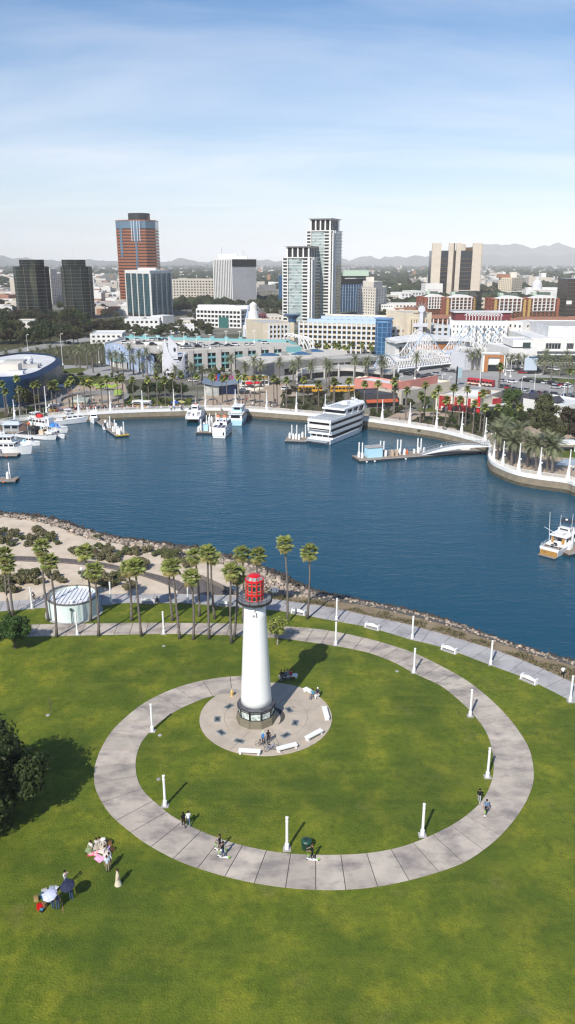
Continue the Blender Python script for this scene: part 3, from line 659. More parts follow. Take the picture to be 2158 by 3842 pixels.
# ------------------------------------------------------------------ shoreline rocks
def rock_mesh(seed,m):
    r = random.Random(seed);bm = bmesh.new();bmesh.ops.create_icosphere(bm,subdivisions=1,radius=.5)
    sc = (r.uniform(.85,1.25),r.uniform(.7,1.1),r.uniform(.55,.85))
    for v in bm.verts:
        d = 1+.34*mnoise.noise(v.co*2.2+Vc((seed*3.1,0,0)))+r.uniform(-.09,.09);v.co = Vc((v.co.x*sc[0]*d,v.co.y*sc[1]*d,v.co.z*sc[2]*d))
    me = bpy.data.meshes.new('stone');bm.to_mesh(me);bm.free();me.materials.append(m);return me
def rockmat(name,**k):
    m = mat(name,(0.42,0.34,0.26),0.85,spec=0.2,var=(0.30,0.25,0.21),vscale=2.2,bump=.5,bscale=6,**k)
    nt = m.node_tree;n,l = nt.nodes,nt.links;b = n['Principled BSDF'];src = b.inputs['Base Color'].links[0].from_socket
    g = n.new('ShaderNodeNewGeometry');s = n.new('ShaderNodeSeparateXYZ');l.new(g.outputs['Position'],s.inputs[0])
    q = n.new('ShaderNodeMapRange');q.inputs['From Min'].default_value = -1.35;q.inputs['From Max'].default_value = -2.0;l.new(s.outputs[2],q.inputs['Value'])  # tide mark: algae below the high-water line
    x = n.new('ShaderNodeMix');x.data_type = 'RGBA';l.new(q.outputs[0],x.inputs['Factor']);l.new(src,x.inputs['A']);x.inputs['B'].default_value = (.06,.05,.042,1);l.new(x.outputs['Result'],b.inputs['Base Color'])
    return m
RM,RMS = rockmat('shore rock',rand=.38),rockmat('shore rock mass',island=.38)
RK = [rock_mesh(i,RM) for i in range(8)]
r = random.Random(4);allr = []
dens_t,dens_l = resample(rock_top,600),None;dens_l = across(dens_t,waterline)
for i in range(5200):
    k = r.randrange(600);a,b = dens_t[k],dens_l[k];f = r.random();w = a.lerp(b,-.05+f*1.10);w += Vc((r.uniform(-.4,.4),r.uniform(-.3,.3),0))
    xx = w.x;s = r.uniform(.35,.80) if xx < 4 else r.uniform(.22,.50)
    if r.random() < .08: s *= 1.4
    if not (-62 < w.x < 52): 
        if r.random() < .5: continue
    if xx > 4 and f < .42 and r.random() < .85: continue
    if xx < -30 and r.random() < .35: continue
    w.z = -3*max(0,min(1.05,-.05+f*1.10))+s*.18;show = s/max((w-cam.location).length,1)*(1 if abs(w.x) < 46 else .2)
    allr.append((show,w,s,r.randrange(8),(r.uniform(-.5,.5),r.uniform(-.5,.5),r.uniform(0,6.28))))
allr.sort(key=lambda x: -x[0])
for show,w,s,k,e in allr[:300]: inst(None,'stone',RK[k],bank,w,e,(s*1.15,s*1.15,s*1.15))
base_v = [([Vector(v.co) for v in me.vertices],[tuple(p.vertices) for p in me.polygons]) for me in RK]
rb_ = MB()
from mathutils import Euler
for show,w,s,k,e in allr[300:]:
    Mx = Euler(e).to_matrix();rb_.add([w+Mx @ (v*s) for v in base_v[k][0]],base_v[k][1])
rb_.build('stones',RMS,bank,kind='stuff')
# small white utility covers on the lawn
for i,(u,v,w) in enumerate(((615,2424,'on the lawn in front of the palms'),(180,2684,'beside the bare sapling'),(600,2759,'inside the spiral at upper left'),(596,2924,'inside the spiral at lower left'),(1490,2519,'inside the spiral at upper right'))):
    p = G(u,v);o = MB().lathe((0,0,0),[(.24,0),(.24,.05),(.20,.07)],12).build('valve_cover',M['walk']);o.location = p;tag(o,'small pale round valve cover '+w,'valve cover','valve covers in the lawn')
# ------------------------------------------------------------------ hydrant and bin
p = G(871,2612);t = thing('fire_hydrant','yellow fire hydrant between plaza and spiral path','hydrant',p);ye = mat('hydrant yellow',(0.62,0.42,0.14),.5)
MB().lathe(p,[(.22,0),(.22,.06),(.13,.08),(.13,.62),(.18,.64),(.18,.72),(.12,.82),(.04,.92)],14).build('body',ye,t)
for d in ((.2,0),(-.2,0),(0,-.22)): MB().tube(p+Vc((0,0,.5)),p+Vc((d[0],d[1],.5)),.075,n=8).build('outlet',ye,t)
p = G(1150,3184);t = thing('litter_bin','dark green barrel litter bin on the lawn by the path','bin',p);gm = mat('bin green',(0.012,0.06,0.038),.45)
b = MB()
for k in range(28):
    a = 6.283*k/28;d = Vc((math.cos(a),math.sin(a),0));b.path([p+d*.40+Vc((0,0,.06)),p+d*.44+Vc((0,0,.5)),p+d*.44+Vc((0,0,.85))],.035,4)
b.build('slat_barrel',gm,t);MB().lathe(p,[(.37,.03),(.39,.8)],20).build('liner',M['black'],t)
MB().lathe(p,[(.50,.84),(.50,.92),(.40,1.02),(.20,1.06),(.20,1.0)],24,False).build('lid',gm,t);MB().lathe(p,[(.2,.98),(.2,.99)],16).build('opening',M['black'],t)
# ------------------------------------------------------------------ people
def rot2(v,a): return Vc((v.x*math.cos(a)-v.y*math.sin(a),v.x*math.sin(a)+v.y*math.cos(a),v.z))
def pose(kind):
    J = {}
    def s(n,*p): J[n] = Vector(p)
    s('pel',0,0,.95);s('spn',0,0,1.14);s('chs',0,0,1.34);s('nck',0,0,1.49);s('hd0',0,-.015,1.57);s('hd1',0,-.01,1.68)
    for k,n in ((1,'L'),(-1,'R')):
        s('sh'+n,.185*k,0,1.41);s('el'+n,.245*k,.03,1.13);s('wr'+n,.255*k,-.05,.89)
        s('hp'+n,.09*k,0,.90);s('kn'+n,.10*k,-.02,.50);s('an'+n,.10*k,.02,.09);s('to'+n,.11*k,-.15,.04)
    if kind == 'walk':
        s('knL',.10,-.20,.52);s('anL',.10,-.24,.10);s('toL',.11,-.42,.06);s('knR',-.10,.06,.51);s('anR',-.10,.30,.14);s('toR',-.10,.17,.04)
        s('elL',.24,.14,1.15);s('wrL',.24,.08,.93);s('elR',-.24,-.05,1.14);s('wrR',-.22,-.24,1.0)
    if kind == 'scoot':
        for k,n in ((1,'L'),(-1,'R')): s('el'+n,.25*k,-.16,1.20);s('wr'+n,.20*k,-.40,1.10)
        s('anR',-.06,.18,.20);s('toR',-.06,.02,.17);s('knR',-.09,.02,.60);s('anL',.05,-.02,.20);s('toL',.05,-.2,.17);s('knL',.09,-.10,.60)
        for n in ('pel','spn','chs','nck','hd0','hd1','shL','shR','elL','elR','wrL','wrR','hpL','hpR'): J[n].z += .10
    if kind == 'hold':
        s('elR',-.24,-.22,1.20);s('wrR',-.12,-.26,1.42)
    if kind == 'photo':
        for k,n in ((1,'L'),(-1,'R')): s('el'+n,.30*k,-.18,1.32);s('wr'+n,.10*k,-.24,1.60)
    if kind in ('bench','ground'):
        zz = .46 if kind == 'bench' else .12
        dz = zz+.06-.95
        for n in list(J):
            if n[:2] not in ('kn','an','to'): J[n].z += dz
        for k,n in ((1,'L'),(-1,'R')):
            if kind == 'bench': s('kn'+n,.12*k,-.42,.50);s('an'+n,.12*k,-.44,.09);s('to'+n,.13*k,-.60,.04);s('el'+n,.25*k,-.08,1.14+dz+.02);s('wr'+n,.15*k,-.30,.99+dz)
            else: s('kn'+n,.22*k,-.38,.30);s('an'+n,.06*k,-.55,.09);s('to'+n,.05*k,-.70,.05);s('el'+n,.26*k,-.10,1.14+dz);s('wr'+n,.16*k,-.34,1.02+dz)
    if kind == 'cycle':
        for n in ('chs','nck','hd0','hd1','shL','shR'): J[n] += Vc((0,-.28,-.05))
        J['spn'] += Vc((0,-.12,0))
        for k,n in ((1,'L'),(-1,'R')): s('el'+n,.26*k,-.42,1.10);s('wr'+n,.22*k,-.62,1.0)
        s('knL',.11,-.32,.72);s('anL',.11,-.16,.36);s('toL',.11,-.30,.30);s('knR',-.11,-.22,.55);s('anR',-.11,-.10,.17);s('toR',-.11,-.24,.12)
    return J
RAD = dict(pel=(.155,.115),spn=(.135,.10),chs=(.165,.115),nck=(.055,.06),hd0=(.075,.09),hd1=(.065,.085),sh=(.062,.062),el=(.043,.043),wr=(.030,.028),hp=(.09,.09),kn=(.062,.062),an=(.042,.046),to=(.045,.03))
BONES = [('pel','spn',1),('spn','chs',1),('chs','nck',1),('nck','hd0',0),('hd0','hd1',0)]
for n in 'LR': BONES += [('chs','sh'+n,1),('sh'+n,'el'+n,1),('el'+n,'wr'+n,0),('pel','hp'+n,2),('hp'+n,'kn'+n,2),('kn'+n,'an'+n,2),('an'+n,'to'+n,3)]
SK = {}
def body_mesh(kind):
    if kind in SK: return SK[kind]
    J = pose(kind);vs,idx,es,seg,rad = [],{},[],[],[]
    def V(n,p,r):
        idx[n] = len(vs);vs.append(p);rad.append(r)
    for n,p in J.items(): V(n,p,RAD.get(n) or RAD[n[:2]])
    for a,b,m in BONES: es.append((idx[a],idx[b]));seg.append((J[a],J[b],m))
    for n in 'LR':   # palm, four fingers of unequal length, thumb from the side of the palm
        w,e = J['wr'+n],J['el'+n];d = (w-e).normalized();k = 1 if n == 'L' else -1
        side = d.cross(Vc((k,0,0))).normalized() if abs(d.x) < .9 else Vc((0,0,1));inn = d.cross(side).normalized()
        pc = w+d*.075;V('pm'+n,pc,(.036,.018));es.append((idx['wr'+n],idx['pm'+n]));seg.append((w,pc,0))
        for q,L in enumerate((.075,.085,.080,.062)):
            o = side*(.030-.020*q);a1,a2 = pc+o+d*.03,pc+o*1.15+d*(.03+L*.55)+inn*.012;a3 = a2+d*L*.4+inn*.03
            V('f%d%s' % (q,n),a1,(.010,.010));V('g%d%s' % (q,n),a2,(.009,.009));V('h%d%s' % (q,n),a3,(.008,.008))
            es += [(idx['pm'+n],idx['f%d%s' % (q,n)]),(idx['f%d%s' % (q,n)],idx['g%d%s' % (q,n)]),(idx['g%d%s' % (q,n)],idx['h%d%s' % (q,n)])];seg.append((pc,a3,0))
        t1 = w+d*.04+side*.035;t2 = t1+side*.03+d*.035;V('t'+n,t1,(.012,.012));V('u'+n,t2,(.010,.010));es += [(idx['wr'+n],idx['t'+n]),(idx['t'+n],idx['u'+n])];seg.append((w,t2,0))
    V('nose',J['hd0']+Vc((0,-.105,.02)),(.016,.02));es.append((idx['hd0'],idx['nose']));seg.append((J['hd0'],J['hd0']+Vc((0,-.1,0)),0))
    me = bpy.data.meshes.new('skel');me.from_pydata([tuple(v) for v in vs],es,[])
    o = bpy.data.objects.new('skel',me);COL.objects.link(o)
    o.modifiers.new('s','SKIN');sm = o.modifiers.new('b','SUBSURF');sm.levels = 1;sm.render_levels = 1
    if not me.skin_vertices: 
        with bpy.context.temp_override(object=o,active_object=o): bpy.ops.mesh.customdata_skin_add()
    L = me.skin_vertices[0].data
    for i,r in enumerate(rad): L[i].radius = r;L[i].use_root = (i == idx['pel'])
    dg = bpy.context.evaluated_depsgraph_get();ev = o.evaluated_get(dg);out = bpy.data.meshes.new_from_object(ev,depsgraph=dg)
    bpy.data.objects.remove(o);mi = []
    for p in out.polygons:
        c = p.center;best = (9,0)
        for a,b,m in seg:
            d = b-a;t = max(0,min(1,(c-a).dot(d)/max(d.length_squared,1e-9)));q = (c-a-d*t).length
            if q < best[0]: best = (q,m)
        mi.append(best[1])
    out.materials.clear()
    for _ in range(4): out.materials.append(None)
    out.polygons.foreach_set('material_index',mi);out.polygons.foreach_set('use_smooth',[True]*len(mi));SK[kind] = out
    return out
CLOTH = {}
def cloth(c,skin=False):
    k = tuple(round(x,3) for x in c)
    if k not in CLOTH: CLOTH[k] = mat('cloth_%d' % len(CLOTH),c,0.85,spec=.15,var=tuple(x*.8 for x in c),vscale=6)
    return CLOTH[k]
SKINS = [(.42,.25,.17),(.30,.17,.11),(.50,.32,.23)]
def person(kind,loc,rz,label,shirt,trousers,hair=(.015,.012,.01),shoe=(.05,.05,.05),skin=0,long_hair=False,group=None,sleeves=True,hat=None,dress=None,s=1.0):
    t = thing('person',label,'person',loc,0,group);t.rotation_euler = (0,0,rz);t.scale = (s,s,s)
    me = body_mesh(kind).copy();me.name = 'body'
    for i,c in enumerate((SKINS[skin],shirt,trousers,shoe)): me.materials[i] = cloth(c)
    inst(None,'body',me,t,(0,0,0));J = pose(kind);h = J['hd1']
    b = MB();b.lathe(h+Vc((0,.02,-.06)),[(.098,-.02),(.108,.05),(.085,.12),(.03,.155),(0,.16)],12)
    if long_hair: b.loft([[h+Vc((x,.06+abs(y),z)) for x,y in ((-.09,.0),(.09,.0),(.08,.06),(-.08,.06))] for z in (-.38,0)],True,True)
    inst(None,'hair' if hat is None else 'hat',b.mesh('hair',cloth(hair if hat is None else hat)),t,(0,0,0))
    f = MB()
    for k in (-1,1): f.lathe(J['hd0']+Vc((.03*k,-.085,.03)),[(.0,-.01),(.012,0),(0,.01)],6)
    inst(None,'eyes',f.mesh('eyes',M['black']),t,(0,0,0))
    if dress is not None:
        d = MB();z1 = J['spn'].z+.05
        if kind == 'ground': d.lathe((0,-.22,0),[(.42,.02),(.38,.10),(.26,.28),(.14,z1)],14)
        else: d.lathe((0,0,0),[(.33,.03),(.22,.45),(.17,.90),(.14,z1)],16)
        inst(None,'skirt',d.mesh('skirt',cloth(dress)),t,(0,0,0))
    return t
def hd(v): return math.atan2(v[0],-v[1])   # facing: rz=0 looks to -Y
BK,WH,NAVY,JEAN,TAN,CREAM = (.012,.012,.014),(.78,.78,.80),(.02,.03,.06),(.05,.09,.17),(.34,.27,.18),(.62,.56,.42)
# scooters
lime,swhite = mat('scooter lime',(.25,.55,.04),.4),mat('scooter white',(.78,.78,.78),.4)
def scooter(loc,rz,label):
    t = thing('kick_scooter',label,'scooter',loc,0,'electric scooters on the spiral path');t.rotation_euler = (0,0,rz)
    o = Vc((0,0,0));ORG[t.name] = o
    b = MB();b.box((0,.08,.13),(.17,.85,.06));b.build('deck',swhite,t)
    b = MB();b.tube((0,-.40,.16),(0,-.36,1.02),.035,.025,8);b.build('stem',M['black'],t)
    MB().tube((0,-.385,.45),(0,-.37,.80),.045,n=8).build('battery',lime,t)
    MB().tube((-.26,-.36,1.04),(.26,-.36,1.04),.02,n=6).build('handlebar',M['black'],t)
    MB().box((0,-.42,.24),(.13,.22,.10),0,.7).build('fender',swhite,t);MB().box((0,.56,.22),(.11,.22,.06)).build('fender',lime,t)
    for y in (-.47,.56):
        w = MB();w.tube((-.03,y,.11),(.03,y,.11),.11,n=14);w.build('wheel',M['black'],t)
    return t
g = G(690,3104);person('walk',g,R(195),'woman with long dark hair and black top walking on the spiral path',BK,(.03,.015,.02),long_hair=True,skin=2)
g = G(708,3099);person('walk',g,R(195),'man in white T-shirt and jeans beside the long haired woman',WH,(.10,.16,.26),shoe=WH,skin=2)
p = G(826,3192);scooter(p,R(-100),'lime and white scooter, farther of the two side by side');person('scoot',p,R(-100),'rider in black on the farther of two side by side scooters',BK,BK)
p = G(838,3219);scooter(p,R(-100),'lime and white scooter, nearer of the two side by side');person('scoot',p,R(-100),'rider in black shirt and jeans on the nearer of two scooters',BK,JEAN)
p = G(1172,3229);scooter(p,R(-95),'lime and white scooter passing the green bin');person('scoot',p,R(-95),'rider in black with white shoes scootering past the green bin',BK,BK,shoe=WH,hair=(.10,.05,.02))
p = G(1822,3058);scooter(p,R(-25),'lime and white scooter on the right side of the spiral');person('scoot',p,R(-25),'rider in blue shirt scootering on the right of the spiral',(.13,.20,.32),BK)
p = G(1797,3014);person('walk',p,R(160),'person in black hoodie and white patterned leggings at the lawn edge',BK,(.45,.45,.45),hat=BK)
p = G(2110,2543);person('walk',p,R(170),'jogger in white shirt and black leggings on the shore walkway',WH,BK,shoe=(.3,.1,.1))
# bicycles
def bicycle(loc,rz,label,col,group=None):
    t = thing('bicycle',label,'bicycle',loc,0,group);t.rotation_euler = (0,0,rz);ORG[t.name] = Vc((0,0,0))
    cm = cloth(col)
    for y in (-.52,.52):
        w = MB();n = 18;w.path([(0,y+.33*math.cos(6.2832*k/n),.34+.33*math.sin(6.2832*k/n)) for k in range(n+1)],.022,5)
        wo = w.build('wheel',M['black'],t);sp2 = MB()
        for k in range(8): sp2.tube((0,y,.34),(0,y+.32*math.cos(.785*k),.34+.32*math.sin(.785*k)),.004,n=3)
        sp2.build('spokes',M['grey_metal'],wo)
    b = MB()
    for a,c in (((0,.52,.34),(0,.10,.36)),((0,.10,.36),(0,.22,.86)),((0,.52,.34),(0,.20,.78)),((0,.10,.36),(0,-.36,.74)),((0,.21,.80),(0,-.34,.82)),((0,-.52,.34),(0,-.33,.95))): b.tube(a,c,.022,n=6)
    b.build('frame',cm,t);MB().box((0,.23,.90),(.14,.26,.06),0,.8).build('saddle',M['black'],t)
    b = MB();b.tube((0,-.33,.92),(0,-.34,1.02),.018);b.tube((-.28,-.30,1.03),(.28,-.30,1.03),.018);b.build('handlebar',M['black'],t)
    b = MB();b.tube((-.10,.10,.36),(.10,.10,.36),.02);b.box((.10,.02,.30),(.09,.08,.02));b.box((-.10,.18,.42),(.09,.08,.02));b.build('pedals',M['black'],t)
    return t
p = G(983,2804);p.z = .04;bicycle(p,R(70),'dark bicycle standing beside the backpacker on the plaza',(.03,.03,.04),'bicycles parked between the plaza benches')
p = G(1018,2818);p.z = .04;bicycle(p,R(110),'blue and white bicycle parked between the two front benches',(.10,.14,.40),'bicycles parked between the plaza benches')
p = G(988,2793);p.z = .04;t = person('stand',p,R(170),'man in blue and white cycling jersey with helmet on the plaza',(.55,.62,.70),NAVY,hat=(.55,.75,.40),skin=2)
bp_ = MB();bp_.box((0,.20,1.24),(.32,.20,.46),0,.85);inst(None,'backpack',bp_.mesh('backpack',cloth((.06,.20,.45))),t,(0,0,0))
p = G(1007,2790);p.z = .04;person('stand',p,R(185),'person in black T-shirt and dark shorts beside the cyclist in blue',BK,(.04,.035,.03),skin=1)
for (u,v,rz,lab,sh,tr) in ((1174,2617,-40,'person in blue top sitting at the end of the upper right bench',(.06,.25,.35),(.04,.05,.14)),(1192,2612,-30,'person in white cap sitting at the end of the upper right bench',NAVY,BK)):
    p = G(u,v,.1);p.z = .04;person('bench',p,R(rz),lab,sh,tr,hat=WH if 'cap' in lab else None)
for (u,v,lab,sh,tr,sk) in ((1056,2546,'person in black on the shaded bench, leftmost of the four',BK,BK,1),(1068,2545,'person in grey on the shaded bench, second from the left',(.10,.10,.13),NAVY,0),(1079,2543,'person in pale jeans on the shaded bench',(.25,.28,.33),(.25,.30,.38),2),(1091,2543,'person in red on the shaded bench',(.42,.03,.05),(.06,.05,.05),0)):
    p = G(u,v,.1);p.z = .04;person('bench',p,R(5),lab,sh,tr,skin=sk)
p = G(1066,2560);p.z = .04;bicycle(p,R(80),'dark bicycle lying in the lighthouse shadow before the bench',(.02,.02,.02))
p = G(127,2252);bicycle(p,R(-90),'dark bicycle ridden on the shore walkway at left',BK);person('cycle',p+Vc((.2,0,.0)),R(-90),'cyclist in dark clothes riding on the shore walkway at left',(.10,.11,.12),BK,hat=WH)
p = G(590,2258);person('ground',p,R(30),'person sitting on the walkway beside an arched bench',(.12,.10,.12),(.05,.05,.06))
# ------------------------------------------------------------------ picnics
def sheet(name,pts,col,label,cat='blanket',col2=None,z=.02):
    P_ = px(pts);ctr = sum(P_,Vector())/len(P_);s = MB()
    n = 6;rows_ = []
    for j in range(n+1):
        row = []
        for i in range(n+1):
            u,v = i/n,j/n;q = P_[0].lerp(P_[1],u).lerp(P_[3].lerp(P_[2],u),v)
            row.append(q-ctr+Vc((0,0,z+.03*mnoise.noise(q*3)+.02)))
        rows_.append(row)
    s.loft(rows_,closed=False,caps=False)
    m = mat(name+' cloth',col,.9,var=col2 or tuple(c*.75 for c in col),vscale=2.5,contrast=(.45,.6))
    o = s.build(name,m);o.location = ctr;md = o.modifiers.new('t','SOLIDIFY');md.thickness = .015
    return tag(o,label,cat,'picnic blankets')
sheet('picnic_blanket',[(326,3214),(366,3212),(372,3186),(345,3186)],(.62,.02,.05),'red and white picnic blanket by the seated women',col2=(.75,.55,.58))
sheet('picnic_blanket',[(352,3224),(374,3241),(398,3222),(368,3205)],(.70,.32,.50),'pink patterned picnic blanket nearest the two standing men',col2=(.8,.5,.65),z=.05)
sheet('picnic_blanket',[(366,3200),(395,3208),(406,3178),(384,3170)],(.78,.68,.68),'white picnic blanket in the middle of the seated women',col2=(.65,.55,.5),z=.04)
sheet('picnic_blanket',[(396,3190),(412,3194),(414,3174),(400,3172)],(.55,.34,.60),'lilac picnic blanket behind the two standing men',z=.03)
sheet('picnic_blanket',[(170,3385),(198,3390),(204,3362),(180,3356)],(.76,.55,.55),'pale pink picnic blanket beside the white umbrella')
for (u,v,rz,lab,sh,dr,sk) in ((342,3186,-30,'woman in sage green dress sitting at the left of the picnic',(.62,.60,.55),(.22,.27,.14),2),(363,3176,0,'woman in white blouse sitting at the back of the picnic',(.56,.52,.48),(.40,.36,.29),2),(375,3172,10,'woman in dark hair sitting behind the white hat',(.55,.50,.45),(.4,.36,.3),0),(389,3178,20,'woman in round white hat and cream dress at the picnic',(.55,.49,.42),(.50,.44,.36),2),(396,3204,60,'woman in white lace dress sitting by the standing men',(.60,.54,.52),(.58,.53,.50),2)):
    t = person('ground',G(u,v),R(rz),lab,sh,dr,dress=dr,skin=sk,long_hair=True,hair=(.03,.02,.015),hat=(.8,.78,.74) if 'hat and' in lab else None)
    if 'hat and' in lab:
        h = pose('ground')['hd1'];inst(None,'hat_brim',MB().lathe(h+Vc((0,.02,.0)),[(.24,-.02),(.24,0),(.1,.03)],16).mesh('hat_brim',cloth((.8,.78,.74))),t,(0,0,0))
person('stand',G(405,3270),R(15),'nearer man in pale blue shirt and tan trousers by the picnic',(.60,.68,.82),TAN)
person('stand',G(413,3258),R(-25),'farther man in white shirt and grey trousers by the picnic',(.76,.77,.80),(.20,.17,.14))
person('stand',G(444,3320),R(-60),'woman in long cream dress standing alone on the lawn',CREAM,CREAM,dress=CREAM,hair=(.05,.03,.02),long_hair=True)
person('photo',G(249,3326),R(60),'person in white shirt raising a camera behind the black umbrella',(.74,.72,.72),(.14,.18,.28))
def umbrella(loc,R_,top,col,label):
    t = thing('umbrella',label,'umbrella',loc);ORG[t.name] = Vc((0,0,0));t.rotation_euler = (R(14),R(-8),0)
    MB().tube((0,0,0),(0,0,top-.02),.012,n=6).build('shaft',M['black'],t)
    c = MB();n = 8;rings = []
    for f,dz in ((0.02,0),(.4,-.07),(.75,-.22),(1,-.42)): rings.append([Vc((R_*f*math.cos(6.2832*k/n),R_*f*math.sin(6.2832*k/n),top+dz*R_)) for k in range(n)])
    rings.append([p+Vc((0,0,-.01)) for p in rings[-1]]);c.loft(list(reversed(rings)),True,True);c.build('canopy',cloth(col),t)
    for k in range(n): MB().tube((0,0,top-.03),(R_*.98*math.cos(6.2832*k/n),R_*.98*math.sin(6.2832*k/n),top-.42*R_),.006,n=4).build('rib',M['grey_metal'],t)
    return t
p = G(269,3376);person('hold',p,R(170),'person in jeans and white shoes under the black umbrella',NAVY,JEAN,shoe=WH);umbrella(p+Vc((-.12,-.1,1.35)),.66,.62,(.03,.035,.07),'open black umbrella held over a person in jeans')
p = G(200,3410);person('hold',p,R(150),'person in jeans under the white umbrella',(.5,.55,.65),JEAN,hair=(.1,.06,.03));umbrella(p+Vc((-.05,-.05,1.30)),.66,.60,(.52,.54,.68),'open pale lilac umbrella over the picnic things')
person('stand',G(219,3413),R(200),'person in navy top and jeans right of the white umbrella',(.06,.07,.12),JEAN)
def goods(name,cat,label,loc,dims,col,rz=0,lidcol=None):
    t = thing(name,label,cat,loc);b = MB();b.box(Vector(loc)+Vc((0,0,dims[2]/2)),dims,R(rz),.9);b.build('body',cloth(col),t)
    b = MB();b.box(Vector(loc)+Vc((0,0,dims[2]+.02)),(dims[0]*.96,dims[1]*.96,.05),R(rz));b.build('lid',cloth(lidcol or tuple(c*.8 for c in col)),t)
    h = MB();q = Vector(loc)+Vc((0,0,dims[2]+.04));d = Matrix.Rotation(R(rz),3,'Z') @ Vc((dims[0]*.3,0,0));h.path([q-d,q-d*.8+Vc((0,0,.12)),q+d*.8+Vc((0,0,.12)),q+d],.015,5);h.build('handle',cloth(tuple(c*.5 for c in col)),t)
    return t
goods('picnic_basket','basket','brown wicker basket behind the seated women',G(408,3168),(.6,.4,.3),(.22,.12,.05),20)
goods('picnic_basket','basket','small brown basket right of the picnic blankets',G(424,3190),(.35,.3,.25),(.13,.07,.035),40)
goods('paper_bag','bag','brown paper bag left of the picnic things',G(137,3380),(.40,.25,.45),(.36,.25,.11),10)
goods('paper_bag','bag','brown crumpled bag beside the red bag',G(167,3404),(.42,.3,.45),(.28,.17,.08),-30)
goods('red_bag','bag','bright red bag at the lower left of the picnic',G(150,3408),(.50,.38,.38),(.72,.01,.015),25)
goods('dark_backpack','backpack','small black and teal backpack below the red bag',G(158,3420),(.3,.25,.25),(.02,.03,.04),-20,(.1,.3,.4))
goods('cool_box','cool box','blue cool box with white lid among the picnic things',G(169,3366),(.50,.36,.36),(.02,.22,.62),15,(.75,.75,.72))
goods('white_crate','crate','white crate at the back left of the picnic things',G(168,3350),(.46,.36,.3),(.68,.66,.62),30)
goods('food_box','box','pale wooden box beside the blue cool box',G(182,3368),(.4,.3,.22),(.50,.36,.20),-15)
goods('camera_bag','bag','black camera bag behind the picnic things',G(196,3340),(.46,.36,.32),(.03,.035,.04),10,(.4,.45,.45))
goods('gear_case','case','dark gear case with white papers on it',G(212,3338),(.42,.34,.25),(.04,.04,.05),-20,(.72,.72,.72))
goods('teal_bag','bag','grey blue tote bag left of the blue cool box',G(158,3366),(.36,.2,.38),(.10,.20,.28),40)
o = MB().loft([[Vc((x,y,0)) for x,y in ((-.05,-.6),(.05,-.6),(.05,.6),(-.05,.6))],[Vc((x,y,.05)) for x,y in ((-.05,-.6),(.05,-.6),(.05,.6),(-.05,.6))]]).build('wood_plank',cloth((.25,.17,.08)));o.location = G(236,3408);o.rotation_euler = (0,0,R(20));tag(o,'brown board lying right of the picnic group','board')
# ------------------------------------------------------------------ harbour
def water_mat():
    m = bpy.data.materials.new('harbour water');m.use_nodes = True;nt = m.node_tree;n,l = nt.nodes,nt.links;b = n['Principled BSDF']
    b.inputs['Base Color'].default_value = (0.002,0.056,0.100,1);b.inputs['Roughness'].default_value = 0.07;b.inputs['IOR'].default_value = 1.33;b.inputs['Specular IOR Level'].default_value = .27
    g = n.new('ShaderNodeNewGeometry')
    def nz(scale,rot,st,det):
        q = n.new('ShaderNodeMapping');q.inputs['Rotation'].default_value = (0,0,rot);q.inputs['Scale'].default_value = st;l.new(g.outputs['Position'],q.inputs[0])
        t = n.new('ShaderNodeTexNoise');t.inputs['Scale'].default_value = scale;t.inputs['Detail'].default_value = det;t.inputs['Roughness'].default_value = .6;l.new(q.outputs[0],t.inputs['Vector']);return t.outputs[0]
    a,c,big = nz(.85,.15,(.55,1.4,1),4),nz(.16,-.25,(.5,1.3,1),3),nz(.018,.3,(1,1,1),4)
    mr = n.new('ShaderNodeMapRange');l.new(big,mr.inputs['Value']);mr.inputs['From Min'].default_value = .35;mr.inputs['From Max'].default_value = .65;mr.inputs['To Min'].default_value = .55;mr.inputs['To Max'].default_value = 1.0
    ad = n.new('ShaderNodeMath');ad.operation = 'MULTIPLY_ADD';l.new(c,ad.inputs[0]);ad.inputs[1].default_value = 1.6;l.new(a,ad.inputs[2])
    bp = n.new('ShaderNodeBump');bp.inputs['Distance'].default_value = .14;l.new(ad.outputs[0],bp.inputs['Height']);l.new(mr.outputs[0],bp.inputs['Strength']);l.new(bp.outputs[0],b.inputs['Normal'])
    return m
M['water'] = water_mat()
w_ = MB();w_.quad((-900,20,WATER_Z),(700,20,WATER_Z),(700,330,WATER_Z),(-900,330,WATER_Z));w_.build('harbour_water',M['water'],kind='structure')
w_ = MB();w_.quad((-900,20,WATER_Z-3),(700,20,WATER_Z-3),(700,330,WATER_Z-3),(-900,330,WATER_Z-3));w_.build('harbour_bed',M['earth'],kind='structure')
# far quay edge (top of the wall)
QUAY = [(-900,1690),(-500,1640),(-200,1612),(0,1589),(75,1575),(174,1566),(284,1556),(418,1547),(537,1542),(647,1539),(720,1537),(820,1536),(915,1538),(1007,1544),(1109,1552),(1201,1559),(1300,1568),(1380,1577),(1440,1585),(1537,1599),(1639,1615),(1731,1637),(1818,1663),(1836,1680),(1832,1709),(1845,1735),(1884,1756),(1942,1777),(2022,1792),(2129,1806),(2160,1818),(2300,1860),(2480,1910),(2900,2000)]
quay = catmull(px(QUAY),.9)
WY = 14000.0
far = MB();far.poly([p for p in quay]+[Vc((700,quay[-1].y,0)),Vc((WY,quay[-1].y,0)),Vc((WY,WY,0)),Vc((-WY,WY,0)),Vc((-WY,quay[0].y,0)),Vc((-900,quay[0].y,0))])
gm_ = mat('city ground',(0.13,0.125,0.10),.95,spec=.1,var=(0.22,0.21,0.18),vscale=.02,vdetail=8)
addmix(gm_,(0.055,0.065,0.030),.012,.48,.60,.85,detail=9)
far.build('city_ground',gm_,kind='structure')
wallc = mat('quay wall',(0.27,0.225,0.16),.9,var=(0.19,0.16,0.115),vscale=.6,vdetail=8,bump=.2,bscale=3)
